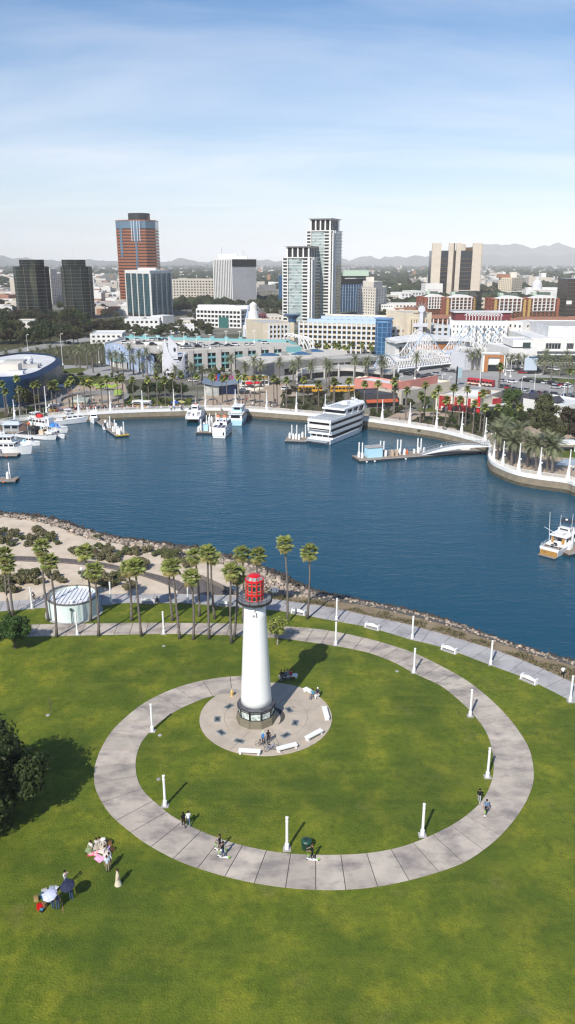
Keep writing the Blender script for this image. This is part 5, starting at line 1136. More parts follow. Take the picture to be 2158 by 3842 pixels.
# trawler yacht at the right
t = boat('trawler_yacht','white trawler yacht with varnished wooden transom and black sunshade',(G(2031,2083,WATER_Z)+G(2084,2092,WATER_Z))/2,47,'yacht')
hull(t,12,4.0,1.5,None,M['hullwhite'],.95,.55,.5);MB().box((-.04,0,.68),(.1,3.5,1.0)).build('transom',M['teak'],t);MB().box((-.5,0,.18),(.9,3.6,.08)).build('swim_step',M['dock'],t);MB().box((.1,0,1.58),(.3,3.9,.3)).build('stern_coaming',M['hullwhite'],t)
MB().box((-.1,.75,.78),(.02,.55,.14)).build('name_board',M['boot'],t);MB().prism([(.3,-1.8),(4,-1.8),(4,1.8),(.3,1.8)],1.5,1.53).build('aft_deck',M['boot'],t)
rails(t,[(3.5,-1.8,1.5),(.2,-1.8,1.5),(.2,1.8,1.5),(3.5,1.8,1.5)],.8,2);cabin(t,'saloon',4.0,9.0,3.2,1.5,1.6,.4,.1,.95,None,4,True,(.4,.85));MB().box((3.95,-1.0,2.2),(.08,.6,1.3)).build('saloon_door',M['teak'],t);MB().box((3.95,1.2,2.2),(.08,.5,1.3)).build('saloon_door',M['teak'],t)
MB().box((6.2,0,3.2),(5.2,3.7,.16)).build('boat_deck',M['hullwhite'],t);cabin(t,'flybridge',6.0,8.6,2.6,3.3,1.0,.4,.1,.9,None,1,True,(.45,.9));cabin(t,'dinghy',3.9,6.3,1.5,3.3,.6,-.4,-.2,1.25,M['hullwhite']);MB().box((7.4,0,5.6),(2.8,2.7,.1),0,.9).build('sunshade',M['navy'],t)
for x,y in ((6.3,-1.1),(8.5,-1.1),(6.3,1.1),(8.5,1.1)): MB().tube((x,y,4.2),(x,y,5.6),.03).build('sunshade_post',M['grey_metal'],t)
masts(t,[((4.6,.2,1.6),(4.5,.2,7.4)),((4.6,.2,3.2),(2.6,2.6,4.9)),((4.6,.2,4.2),(6.6,-1.4,3.7)),((3.2,1.5,1.5),(3.0,1.9,8.0)),((5.8,-1.6,3.2),(5.6,-1.7,7.8))],.055);MB().lathe((6.4,-.2,5.9),[(0,0),(.25,.1),(.25,.3),(0,.4)],10).build('radar_dome',M['hullwhite'],t)
b = MB()
for k in range(6): b.box((3.6+.12*k,.55,1.65+.27*k),(.08,.7,.05))
b.build('ladder',M['hullwhite'],t)
for x,y,c in ((1.2,-1.0,'navy'),(1.4,.9,'hullwhite'),(2.4,-.6,'navy')): cabin(t,'deck_chair',x,x+.7,.7,1.53,.6,.3,0,.8,M[c])
# ------------------------------------------------------------------ docks and piles
PILE = MB().lathe((0,0,0),[(.20,-1.2),(.20,4.2),(.05,4.5)],8).mesh('pile',M['white']);CONE = MB().lathe((0,0,0),[(.42,0),(.42,1.3),(.10,1.9)],8).mesh('pile_sleeve',M['white'])
def dock(label,a,b,w,piles=(),sleeves=(),group=None,extra=None):
    A,B_ = a,b;d = (B_-A);L_ = d.length;t = thing('floating_dock',label,'dock',(A.x,A.y,WATER_Z),0,group);t.rotation_euler = (0,0,math.atan2(d.y,d.x));ORG[t.name] = Vc((0,0,0))
    MB().box((L_/2,0,.35),(L_,w,.5)).build('float',M['dockdark'],t)
    n = int(L_/1.6)+1
    for k in range(n): MB().box((L_*(k+.5)/n,0,.66),(L_/n-.05,w-.1,.12)).build('deck_board',M['dock'],t)
    for y in (-w/2,w/2): MB().box((L_/2,y,.62),(L_+.1,.14,.22)).build('edge_beam',M['walk'],t)
    for x,y in piles: inst(None,'pile',PILE,t,(x,y,.5))
    for x,y in sleeves: inst(None,'pile_sleeve',CONE,t,(x,y,.7))
    if extra: extra(t,L_,w)
    return t
def bx(t,name,x,y,w,d,h,m,tp=1.0): MB().box((x,y,.72+h/2),(w,d,h),0,tp).build(name,m,t)
def ex_long(t,L_,w):
    bx(t,'shed',5.6,.3,4.6,3.2,2.9,M['hullblue'],.97);MB().box((5.6,.3,3.72),(4.9,3.5,.16)).build('shed_roof',M['walk'],t)
    for x in (9.5,10.7,11.8): bx(t,'locker',x,.4,.9,1.3,1.5,M['grey_metal'])
    for x in (11.2,12.6): bx(t,'kayak_rack',x,-.4,.6,1.6,1.6,M['pale'])
    bx(t,'orange_bin',16.2,0,.5,.5,1.3,M['orange']);bx(t,'white_post',18.8,.4,.5,.5,1.3,M['white']);bx(t,'dock_box',36,.3,2.4,1.2,1.1,M['white'],.9);bx(t,'dock_box',33,.3,1.2,1.0,1.3,M['grey_metal'])
    for x in (2,4.5,14.3): MB().lathe((x,-3.6,.25),[(0,-.3),(.3,-.1),(.3,.1),(0,.3)],8).build('fender_ball',M['white'],t)
dock('long floating dock with pale blue shed and gangway at right',G(1335,1727,WATER_Z),G(1789,1693,WATER_Z),6.0,[(1.6,1.6),(2.4,1.0),(8.4,1.6),(9.2,1.0),(14.0,1.8),(14.8,1.3),(20.6,1.8),(21.4,1.2)],[(1.2,.6),(1.8,-.6),(8.0,-.4),(9.2,-.6),(14.0,.2),(15.3,-.4),(20.2,.3),(21.6,-.5),(28,.8),(35,1)],None,ex_long)
dock('short float with white piles at the stern of the dinner yacht',G(1073,1653,WATER_Z),G(1158,1655,WATER_Z),6.0,[(1.8,1.4),(3.4,1.5),(6.2,2.2)],[(1.2,.6),(2.5,-.8),(3.4,-.6),(5.2,2.3),(4.4,-1)],'floating docks in the harbour')
def ex_pier(t,L_,w):
    bx(t,'locker',3.2,0,1.6,1.8,2.0,M['hullblue'])
    for y in (-1.6,1.6): MB().box((L_*.62,y*.8,1.4),(L_*.7,.08,.08),0,1).build('handrail',M['grey_metal'],t)
    for k in range(8): bx(t,'handrail_post',L_*.3+k*L_*.08,-1.28,.08,.08,.7,M['grey_metal'])
dock('central pier with white piles between catamaran and tour boat',G(765,1630,WATER_Z),G(845,1560,WATER_Z),5.6,[(1.4,1.2),(1.8,-1.6),(5.5,-.5),(8.5,1.0),(11.5,.6),(13.6,-1.2),(4.2,-2)],[(1.0,2.0),(.8,-2.1),(3.5,2.0),(5.0,2.2),(6.5,-2),(8,1.8),(9.6,-1.8),(12,1.8),(14,1.2),(16,-1.5),(19,1.7)],None,ex_pier)
def ex_gang(t,L_,w): pass
a,b = G(843,1560,WATER_Z+.8),G(835,1534,.2)
t = thing('access_ramp','narrow sloping ramp from the central pier up to the promenade','ramp',a);d = b-a
s = MB();n_ = Vc((d.y,-d.x,0)).normalized()*.9;s.loft([[a-n_,a+n_,a+n_+Vc((0,0,.2)),a-n_+Vc((0,0,.2))],[b-n_,b+n_,b+n_+Vc((0,0,.2)),b-n_+Vc((0,0,.2))]]);s.build('ramp_deck',M['dock'],t)
for k in (-1,1): MB().tube(a+n_*k+Vc((0,0,1.2)),b+n_*k+Vc((0,0,1.2)),.05).build('ramp_rail',M['grey_metal'],t)
def ex_f(t,L_,w): MB().box((.1,0,.62),(.3,w+.1,.26)).build('yellow_end',mat('yellow edge',(.6,.42,.03),.6),t);bx(t,'dock_box',2,.2,1.2,1.2,1.8,M['white']);bx(t,'dock_box',8,-.4,1,1,1.3,M['white'])
dock('left floating finger pier with yellow end beside the small cruiser',G(461,1640,WATER_Z),G(378,1580,WATER_Z),4.4,[(1.2,-.8),(5.8,1.0),(13,.8)],[(.8,.8),(2.2,1.2),(5.0,-1),(6.6,1.4),(12,-1),(14,1.4),(19,1)],None,ex_f)
dock('narrow dock joining the finger pier to the left quay',G(310,1580,WATER_Z),G(385,1576,WATER_Z),2.2,[(2,.6),(5,.6)],())
def ex_red(t,L_,w): bx(t,'red_cabinet',L_-6.5,.5,.7,.7,1.5,mat('cabinet red',(.6,.02,.03),.5) if 'cabinet red' not in BM else BM['cabinet red']);MB().lathe((L_-3,-w/2-.1,.4),[(0,-.3),(.3,0),(0,.3)],8).build('fender_ball',M['orange'],t)
dock('dark dock with red cabinet in front of the white fishing boat',G(-80,1713,WATER_Z),G(71,1711,WATER_Z),3.6,(),[(6,.5)],None,ex_red)
dock('lone dock end with red box and white pile at the left edge',G(-70,1808,WATER_Z),G(66,1806,WATER_Z),3.8,[(7.4,.6)],[(6.9,.3)],None,ex_red)
dock('brown dock in front of the charter boat stern',G(176,1648,WATER_Z),G(240,1638,WATER_Z),2.4,[(.8,.5)],[(2,.4)])
dock('grey dock beside the trawler yacht at right',G(2108,2082,WATER_Z),G(2230,2050,WATER_Z),3.4,[(3.0,.3),(5.0,.8)],[(2.1,.2)])
# arched white gangway to the long dock
a,b = G(1580,1704,WATER_Z+.9),G(1838,1672,.15);d = b-a;n_ = Vc((d.y,-d.x,0)).normalized()
t = thing('arched_gangway','long white arched gangway from the long dock up to the point','gangway',a)
def arc(f): return a.lerp(b,f)+Vc((0,0,1.5*math.sin(f*math.pi)))
for k in (-1,1):
    s = MB();s.loft([[arc(i/16)+n_*k*1.0,arc(i/16)+n_*k*1.12,arc(i/16)+n_*k*1.12-Vc((0,0,.1+1.0*math.sin(i/16*math.pi))),arc(i/16)+n_*k*1.0-Vc((0,0,.1+1.0*math.sin(i/16*math.pi)))] for i in range(17)]);s.build('girder',M['white'],t)
    MB().path([arc(i/16)+n_*k*1.05+Vc((0,0,1.05)) for i in range(17)],.06,4).build('handrail',M['grey_metal'],t)
    for i in range(0,17): MB().tube(arc(i/16)+n_*k*1.05,arc(i/16)+n_*k*1.05+Vc((0,0,1.05)),.05,n=4).build('handrail_post',M['grey_metal'],t)
MB().loft([[arc(i/16)-n_*1.0,arc(i/16)+n_*1.0,arc(i/16)+n_*1.0-Vc((0,0,.12)),arc(i/16)-n_*1.0-Vc((0,0,.12))] for i in range(17)]).build('walk_deck',M['deckgrey'],t)
# ------------------------------------------------------------------ building helpers
WIN = {}
def G2(u,v): p = G(u,v);p.z = 0;return p
def fp3(L,N,Rr):
    a,b,c = G2(*L),G2(*N),G2(*Rr);return [a,b,c,a+c-b]
def fprect(a,b,depth):
    A,B = G2(*a),G2(*b);d = (B-A).normalized();n_ = Vc((-d.y,d.x,0))*depth;return [A,B,B+n_,A+n_]
def panes(root,name,items,glass,wallobj=None,solo=True):
    """items: (centre, right vector, width, height); one object each unless they are too small to pick apart"""
    par = wallobj if wallobj is not None else root
    if solo and len(items) <= 300:
        for c,r_,w,h in items:
            key = (round(w,2),round(h,2),glass.name)
            if key not in WIN:
                WIN[key] = MB().add([(-w/2,0,-h/2),(w/2,0,-h/2),(w/2,0,h/2),(-w/2,0,h/2),(-.04,-.05,-h/2),(.04,-.05,-h/2),(.04,-.05,h/2),(-.04,-.05,h/2)],((0,1,2,3),(4,5,6,7))).mesh(name,glass)
            inst(None,name,WIN[key],root,c-ORG[root.name],(0,0,math.atan2(r_.y,r_.x)))
    else:
        b = MB()
        for c,r_,w,h in items:
            x,z = r_*w/2,Vc((0,0,h/2));b.quad(c-x-z,c+x-z,c+x+z,c-x+z)
        if items: b.build(name,glass,root,kind='stuff')
def facade(b,A,B,z0,z1,s):
    """wall from A to B with recessed openings; returns pane list"""
    d = B-A;L = d.length;u = d.normalized();n_ = Vc((u.y,-u.x,0));P = lambda x,z,k=0.0: A+u*x+n_*(-k)+Vc((0,0,z))
    c,r_ = s['c'],s['r'];ml,mr,mb,mt = s.get('m',(.03,.03,.06,.06));x0,x1 = L*ml,L*(1-mr);H = z1-z0;y0,y1 = z0+H*mb,z1-H*mt;rec = s.get('rec',.35);out = []
    cw,rh = (x1-x0)/c,(y1-y0)/r_;w,h = cw*s.get('w',.6),rh*s.get('h',.6);zl = z0
    for j in range(r_):
        b0 = y0+j*rh+(rh-h)*.45;b1 = b0+h;b.quad(P(0,zl),P(L,zl),P(L,b0),P(0,b0));xl = 0
        for i in range(c):
            a0 = x0+i*cw+(cw-w)/2;a1 = a0+w
            b.quad(P(xl,b0),P(a0,b0),P(a0,b1),P(xl,b1));xl = a1
            b.quad(P(a0,b0),P(a1,b0),P(a1,b0,rec),P(a0,b0,rec));b.quad(P(a0,b1,rec),P(a1,b1,rec),P(a1,b1),P(a0,b1));b.quad(P(a0,b0),P(a0,b0,rec),P(a0,b1,rec),P(a0,b1));b.quad(P(a1,b0,rec),P(a1,b0),P(a1,b1),P(a1,b1,rec))
            out.append((P((a0+a1)/2,(b0+b1)/2,rec),u,w,h))
        b.quad(P(xl,b0),P(L,b0),P(L,b1),P(xl,b1));zl = b1
    b.quad(P(0,zl),P(L,zl),P(L,z1),P(0,z1));return out
def block(root,c4,z0,z1,wm,specs=(None,None,None,None),glass=None,roof=None,name='wall',par=.6,solo=True):
    b = MB();allp = []
    for i in range(4):
        A,B = c4[i],c4[(i+1) % 4];s = specs[i] if i < len(specs) else None
        if s: allp += facade(b,A,B,z0,z1,s)
        else: b.quad(A+Vc((0,0,z0)),B+Vc((0,0,z0)),B+Vc((0,0,z1)),A+Vc((0,0,z1)))
    ctr = sum(c4,Vector())/4;t = min(.5/max((c4[0]-c4[2]).length/2,1),.2)
    I = [p.lerp(ctr,t) for p in c4];z = Vc((0,0,1))
    for i in range(4):
        j = (i+1) % 4;b.quad(c4[i]+z*z1,c4[j]+z*z1,I[j]+z*z1,I[i]+z*z1);b.quad(I[i]+z*z1,I[j]+z*z1,I[j]+z*(z1-par),I[i]+z*(z1-par))
    b.build(name,wm,root)
    MB().poly([p+z*(z1-par) for p in I]).build('roof',roof or M['roofgrey'],root)
    if allp: panes(root,'window',allp,glass or M['win'],None,solo)
    return c4
def ins(c4,d):
    ctr = sum(c4,Vector())/4;return [p+(ctr-p).normalized()*d for p in c4]
def face_pt(A,B,f,out,z): 
    d = (B-A).normalized();n_ = Vc((d.y,-d.x,0));return A.lerp(B,f)+n_*out+Vc((0,0,z))
def fin(b,A,B,f,w,out,z0,z1,inn=.2):
    d = (B-A).normalized();n_ = Vc((d.y,-d.x,0));c = A.lerp(B,f);q = [c-d*w/2-n_*inn,c-d*w/2+n_*out,c+d*w/2+n_*out,c+d*w/2-n_*inn]
    b.prism([q[0],q[1],q[2],q[3]],z0,z1)
def bthing(name,label,loc,group=None,cat='building'): return thing(name,label,cat,(loc.x,loc.y,0),0,group)
M['roofgrey'] = mat('flat roof',(.36,.35,.33),.9,var=(.46,.45,.43),vscale=.2)
M['roofwhite'] = mat('white roof',(.66,.66,.66),.8,var=(.54,.54,.54),vscale=.15)
M['win'] = mat('dark pane',(.025,.03,.036),.12,spec=.6,rand=.5)
M['dark'] = mat('garage dark',(.012,.012,.013),.9)  # near-black also stands in for the shade inside open garage floors
M['bwhite'] = mat('white render',(.72,.71,.68),.8,var=(.64,.63,.60),vscale=.2)
M['cream'] = mat('cream render',(.66,.57,.43),.8,var=(.58,.50,.38),vscale=.2)
M['creamw'] = mat('pale cream render',(.68,.63,.55),.8,var=(.60,.55,.48),vscale=.2)
M['beige'] = mat('beige stone',(.50,.45,.38),.8,var=(.44,.40,.34),vscale=.2)
M['terra'] = mat('terracotta tiles',(.33,.15,.085),.85,var=(.24,.105,.06),vscale=.6,bump=.2,bscale=4)
M['brick'] = mat('red brick',(.32,.095,.05),.85,var=(.25,.075,.04),vscale=.5)
M['ochre'] = mat('ochre render',(.45,.30,.095),.8,var=(.39,.26,.08),vscale=.3)
M['teal'] = mat('teal paint',(.17,.38,.40),.6)
M['peri'] = mat('periwinkle wall',(.37,.45,.61),.7,var=(.33,.41,.57),vscale=.3)
M['lilacgrey'] = mat('pale lilac render',(.58,.58,.62),.7,var=(.53,.535,.58),vscale=.3)
M['concrete'] = mat('pale concrete',(.52,.49,.45),.85,var=(.45,.43,.40),vscale=.25)
M['midgrey'] = mat('grey stone',(.25,.245,.235),.85,var=(.21,.205,.20),vscale=.3)
M['blueglass'] = mat('blue glass',(.02,.075,.16),.15,spec=.6,var=(.035,.11,.22),vscale=.3)
# ------------------------------------------------------------------ cars
CARC = [('black',(.012,.012,.014)),('white',(.72,.72,.72)),('silver',(.40,.41,.43)),('dark grey',(.07,.075,.08)),('red',(.32,.015,.02)),('blue',(.02,.05,.16))]
CG = M['boatglass'];TY = M['black'];CP = {}
def car_parts(ci,suv):
    if (ci,suv) in CP: return CP[(ci,suv)]
    pm = mat('car paint '+CARC[ci][0]+str(suv),CARC[ci][1],.25,spec=.6);b = MB();h = 1.0 if suv else .85
    b.loft([[(-2.2,y*.9,.45),(-2.25,y*.95,h*.9),(-1.9,y,h),(.9,y,h),(2.0,y*.9,h*.82),(2.2,y*.85,.6),(2.15,y*.9,.4),(-2.1,y*.95,.3)] for y in (.92,-.92)])
    t = 1.65 if suv else 1.40;b2 = MB();b2.loft([[(-2.0 if suv else -1.5,-.86,h-.02),(1.1,-.86,h-.02),(1.1,.86,h-.02),(-2.0 if suv else -1.5,.86,h-.02)],[(-1.7 if suv else -.9,-.66,t),(.35,-.66,t),(.35,.66,t),(-1.7 if suv else -.9,.66,t)]])
    b3 = MB();b3.box(((-1.7 if suv else -.9)/2+.17,0,t+.02),(1.9 if suv else 1.2,1.28,.06));w = MB().tube((0,-.1,0),(0,.1,0),.34,n=10)
    CP[(ci,suv)] = (b.mesh('body',pm),b2.mesh('windows',CG),b3.mesh('roof_panel',pm),w.mesh('wheel',TY));return CP[(ci,suv)]
def car(p,rz,ci,suv,where,group):
    kind = 'SUV' if suv else 'car';t = thing('parked_car' if 'parked' in group else 'car','%s %s %s' % (CARC[ci][0],kind,where),'car',p,0,group);t.rotation_euler = (0,0,rz)
    bo,wi,ro,wh = car_parts(ci,suv);inst(None,'body',bo,t,(0,0,0));inst(None,'windows',wi,t,(0,0,0));inst(None,'roof_panel',ro,t,(0,0,0))
    for x in (-1.35,1.4):
        for y in (-.85,.85): inst(None,'wheel',wh,t,(x,y,.34))
bdir = math.atan2(G(2100,1450).y-G(1700,1405).y,G(2100,1450).x-G(1700,1405).x)
def z2(x,y): return G(1780+x*.2612,1220+y*.2612)
r = random.Random(9)
for i,((x,y),ci) in enumerate(zip([(708,805),(785,812),(860,818),(945,828),(1028,842),(1115,850),(1185,862),(1265,875),(1365,882)],(0,0,2,0,1,0,2,4,1))): car(z2(x,y),bdir+R(75),ci,i % 2,'number %s from the left in the far row by the lawn' % ('first second third fourth fifth sixth seventh eighth ninth'.split()[i]) if False else '%s from the left in the row parked along the grass' % ('first second third fourth fifth sixth seventh eighth ninth'.split()[i]),'cars parked along the grass median')
for i,((x,y),ci) in enumerate(zip([(395,895),(475,912),(565,930),(655,945),(740,955),(838,980),(925,990),(1015,1000),(1295,1030),(1405,1055)],(3,4,3,2,2,5,4,3,5,3))): car(z2(x,y),bdir+R(-80),ci,i % 3 == 1,'%s from the left in the row parked by the hedge' % ('first second third fourth fifth sixth seventh eighth ninth tenth'.split()[i]),'cars parked by the hedge of the dark car park')
for (x,y,ci,su,w) in ((395,812,2,0,'waiting at the crossing beside the red bus'),(545,830,1,1,'driving right of the crossing'),(1165,910,2,1,'driving on the boulevard past the median'),(1310,900,1,0,'driving on the boulevard at the right edge'),(1155,1015,3,1,'turning out at the end of the hedge row')): car(z2(x,y),bdir,ci,su,w,'cars driving on the boulevard')
def z1_(x,y): return G(1380+x*.2764,1180+y*.2764)
for i,(x,y,ci,su) in enumerate(((540,825,0,1),(600,805,0,1),(680,850,3,1),(780,868,0,0),(830,832,3,0),(935,825,2,1),(870,890,1,0),(1055,775,3,1),(1155,785,3,0),(640,812,0,0))): car(z1_(x,y),bdir+R(r.choice((0,8,60,0))),ci,su,('queueing %s under the white truss bridge' % ('first second third fourth fifth sixth seventh eighth ninth tenth'.split()[i])),'cars queueing under the truss bridge')
for (x,y,ci,su,w) in ((500,665,1,1,'pulling in at the white shops'),(650,652,0,0,'parked before the white shops, black one'),(690,695,4,1,'parked at the corner of the white shops, the red one'),(730,625,1,1,'parked before the white shops, white one'),(910,655,0,1,'at the entry of the shopping car park'),(880,590,1,0,'deep in the shopping car park'),(1180,650,1,1,'by the blue sign in the shopping car park'),(1120,640,2,0,'under the palms of the shopping car park')): car(z2(x,y),bdir+R(10),ci,su,w,'cars before the white shopping hall')
for (u,v,ci,su,w) in ((1350,1466,0,0,'passing in front of the yellow school bus'),(1378,1456,1,1,'ahead of the yellow school bus'),(1393,1430,1,0,'parked under the grey shop terrace'),(1172,1433,2,0,'parked under the left end of the grey terrace'),(1075,1465,1,1,'parked on the esplanade drive'),(920,1460,1,0,'turning by the little red parasols'),(770,1436,2,1,'driving past the teal garage'),(875,1454,4,0,'behind the wave roofed stage'),(725,1432,1,0,'at the corner of the curved white garage'),(360,1377,3,0,'on the road among tall date palms'),(262,1290,3,1,'on the upper left road'),(300,1268,1,0,'under the dark trees at upper left'),(1662,1436,0,1,'beside the salmon wall')): car(G(u,v),bdir*.3,ci,su,w,'cars on the harbour streets')
def bus(p,rz,label,c1,c2,L_,name='bus',artic=False):
    t = thing(name,label,'bus',p,0);t.rotation_euler = (0,0,rz);ORG[t.name] = Vc((0,0,0))
    for (x0,x1) in (((0,L_*.55-.3),(L_*.55+.3,L_)) if artic else ((0,L_),)):
        o = MB();o.loft([[(x0,-1.25,.45),(x1,-1.25,.45),(x1,1.25,.45),(x0,1.25,.45)],[(x0,-1.25,2.2),(x1,-1.25,2.2),(x1,1.25,2.2),(x0,1.25,2.2)],[(x0+.1,-1.2,2.95),(x1-.1,-1.2,2.95),(x1-.1,1.2,2.95),(x0+.1,1.2,2.95)]]);o.build('body',c1,t)
        MB().box(((x0+x1)/2,0,3.0),(x1-x0-.1,2.3,.14)).build('roof',c2,t)
        n = int((x1-x0)/1.4)
        for k in range(n):
            for y in (-1.26,1.26): MB().box((x0+(x1-x0)*(k+.5)/n,y,1.9),((x1-x0)/n*.8,.05,.8)).build('window',CG,t)
        for x in (x0+1.6,x1-1.6):
            for y in (-1.15,1.15): MB().tube((x,y-.15,.5),(x,y+.15,.5),.5,n=10).build('wheel',TY,t)
    if artic: MB().box((L_*.55,0,1.6),(.6,2.0,2.2)).build('bellows',M['black'],t)
    return t
busred = mat('bus red',(.42,.018,.026),.35);syel = mat('school bus yellow',(.52,.26,.02),.4)
bus(G(1757,1442),bdir+R(2),'long red articulated city bus crossing the boulevard',busred,busred,12.5,artic=True)
t_ = bpy.data.objects['bus'];MB().box((3.3,-1.27,.95),(6.2,.04,.55)).build('cream_skirt',M['cream'],t_);MB().box((9.8,-1.27,1.0),(5.0,.04,.9)).build('tan_skirt',M['beige'],t_)
bus(G(1240,1473),R(3),'yellow school bus with white roof, the right one',syel,M['roofwhite'],11);bus(G(1120,1472),R(1),'yellow school bus half hidden by bare trees, the left one',syel,M['roofwhite'],10)
# ------------------------------------------------------------------ aquarium (blue wave) and hall
ZA = 10.0
OUT = [(-220,1440),(-60,1432),(47,1428),(105,1421),(160,1406),(188,1391),(214,1376),(231,1362),(230,1349),(213,1340),(180,1335),(120,1331),(60,1332),(0,1340),(-80,1352),(-220,1370)]
oo = catmull([G(u,v,ZA) for u,v in OUT],2.2);cc = Vc((-120,365,0))
t = bthing('aquarium','curved blue glass aquarium hall with white roof at the left edge',cc)
blueg = mat('aquarium blue glass',(.008,.030,.065),.22,spec=.22,var=(.012,.05,.11),vscale=.12,stretch=(1,1,2));topband = mat('aquarium top band',(.012,.035,.09),.55,spec=.2,var=(.008,.024,.065),vscale=.1)
nrow = 7
for j in range(nrow):
    z0,z1 = ZA*j/nrow+.04,ZA*(j+1)/nrow;b = MB();k = 1+.012*math.sin(j)
    b.loft([[Vc((p.x,p.y,z0)),Vc((p.x,p.y,z1))] for p in oo],closed=False,caps=False);b.f = [tuple(reversed(f)) for f in b.f];b.build('glass_course',blueg,t)
def inset(line,d): return offset(line,d)
oin = inset(oo,2.6);b = MB();b.loft([[Vc((p.x,p.y,ZA)),Vc((q.x,q.y,ZA+1.3)),Vc((q.x,q.y,ZA+.5))] for p,q in zip(oo,oin)],closed=False,caps=False);b.f = [tuple(reversed(f)) for f in b.f];b.build('sloping_parapet',topband,t)
MB().poly([Vc((p.x,p.y,ZA+.5)) for p in oin]).build('roof',M['roofwhite'],t)
for (u,v,w,d,h,m) in ((20,1368,22,7,2.2,'roofwhite'),(60,1374,8,7,2.6,'roofgrey'),(88,1372,7,5,2.0,'roofwhite'),(118,1380,6,4,1.4,'roofgrey'),(10,1392,14,7,3.0,'creamw'),(105,1348,3,2,1.2,'roofwhite'),(60,1402,6,3,1.2,'roofwhite'),(140,1372,3,3,1,'roofgrey')):
    p = G(u,v,ZA+.5);MB().box((p.x,p.y,ZA+.5+h/2),(w,d,h),.1).build('roof_plant',M[m],t)
hp = G2(-40,1478);t = bthing('entrance_hall','pavilion with curved grey roof and pale columns at left',hp)
b = MB();A,B = G(-160,1472),G(62,1472);rg = []
for i in range(9):
    f = i/8;z = 10.5-7.0*max(0,(f-.25)/.75)**1.6;q = A.lerp(B,f);rg.append([Vc((q.x,q.y-1.5,z)),Vc((q.x,q.y+22,z)),Vc((q.x,q.y+22,z-.6)),Vc((q.x,q.y-1.5,z-.6))])
b.loft([list(reversed(x)) for x in rg]);b.build('curved_roof',mat('zinc roof',(.30,.285,.28),.5),t)
MB().box((A.lerp(B,.48).x,A.y+11,2.6),(26,18,5.2)).build('hall_wall',M['dark'],t)
for f in (.45,.62,.72,.80): q = A.lerp(B,f);MB().box((q.x,q.y+.5,2.6),(1.3,1.3,5.2)).build('column',M['creamw'],t)
t = bthing('terrace_wall','pale raised terrace with dark green base at the left edge',G2(30,1520));c4 = fprect((-160,1530),(80,1512),14);block(t,c4,0,2.6,M['creamw'],name='terrace');b = MB();fin(b,c4[0],c4[1],.5,(c4[1]-c4[0]).length*.96,.12,0,1.9);b.build('green_base',mat('dark green tiles',(.015,.05,.045),.4),t)
# ------------------------------------------------------------------ waterfront garage with wave wall
ZG_ = 10.6
Lg,Ng,Rg = G2(397,1366),G2(575,1404),G2(640,1412)
t = bthing('wave_garage','periwinkle wave topped wall of the waterfront garage with round holes',Ng)
N_ = 44;b = MB()
def wave(f): return 9.6+2.6*abs(math.sin(f*math.pi*2.0))**.7*(1 if f < .9 else .6)-f*1.2
d = (Ng-Lg);nn = Vc((d.y,-d.x,0)).normalized()
b.loft([[Lg.lerp(Ng,i/N_),Lg.lerp(Ng,i/N_)-nn*1.0,Lg.lerp(Ng,i/N_)-nn*1.0+Vc((0,0,wave(i/N_))),Lg.lerp(Ng,i/N_)+Vc((0,0,wave(i/N_)))] for i in range(N_+1)]);b.f = [f for f in b.f];b.build('wave_wall',M['peri'],t)
r = random.Random(5)
for k in range(20):
    f = r.uniform(.05,.97);z = r.uniform(4.5,wave(f)-1);w = r.uniform(.25,.75);q = Lg.lerp(Ng,f)+nn*.03+Vc((0,0,z));u_ = d.normalized();MB().poly([q+u_*w*math.cos(a*.5236)+Vc((0,0,w*1.25*math.sin(a*.5236))) for a in range(12)]).build('round_hole',M['win'] if k % 2 else M['bwhite'],t)
for z in (3.4,6.6): b = MB();fin(b,Lg,Ng,.5,d.length*.99,.05,z,z+.12,0);b.build('reveal_line',BM['peri'] if 'peri' in BM else M['blueglass'],t)
for f in (.22,.28,.34,.40,.46): b = MB();fin(b,Lg,Ng,f,.9,2.5,0,3.4);b.build('portal_column',M['bwhite'],t);b = MB();fin(b,Lg,Ng,f+.03,1.6,.05,0,3.2,0);b.build('portal_opening',M['dark'],t)
b = MB();fin(b,Lg,Ng,.34,12.5,3.0,3.4,4.2);b.build('portal_canopy',M['teal'],t)
# main garage
Fa,Fb = G2(575,1403),G2(714,1399);Fc = GX(1112,1296,481);Fc.z = 0;Fc = G2(1112,1296)*((CAM_H-ZG_)/CAM_H);Fc.z = 0
t = bthing('waterfront_garage','long pale open parking garage with teal bands and cars on its roof',Fb)
bk1,bk2 = G2(1080,1282)*((CAM_H-ZG_)/CAM_H),G2(470,1268)*((CAM_H-ZG_)/CAM_H);bk1.z = bk2.z = 0
fl = [Lg-nn*1.2,Fa+(Fb-Fa).normalized()*.5+Vc((0,1.2,0)),Fb+Vc((0,1.5,0)),Fc,bk1,bk2]
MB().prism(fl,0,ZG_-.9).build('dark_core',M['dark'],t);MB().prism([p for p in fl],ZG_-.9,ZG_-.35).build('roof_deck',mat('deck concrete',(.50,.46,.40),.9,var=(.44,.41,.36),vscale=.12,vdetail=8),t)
Fb2 = Fb+Vc((.3,.8,0));nb = 8
for j,z in enumerate((0,3.3,6.5,9.2)):
    b = MB();fin(b,Fb2,Fc,.5,(Fc-Fb2).length,.4,z,z+(.95 if j < 3 else 1.6));b.build('spandrel',M['teal'] if 0 < j < 3 else M['concrete'],t)
for k in range(nb+1): b = MB();fin(b,Fb2,Fc,k/nb,2.6,.9,0,ZG_+.4);b.build('column',M['concrete'],t)
for k in range(nb): b = MB();fin(b,Fb2,Fc,(k+.5)/nb,.5,.2,0,9.2);b.build('teal_post',M['teal'],t)
for k in range(nb-3,nb): pass
b = MB();fin(b,Fb2,Fc,.965,9,1.2,0,10.2);b.build('teal_end',M['teal'],t)
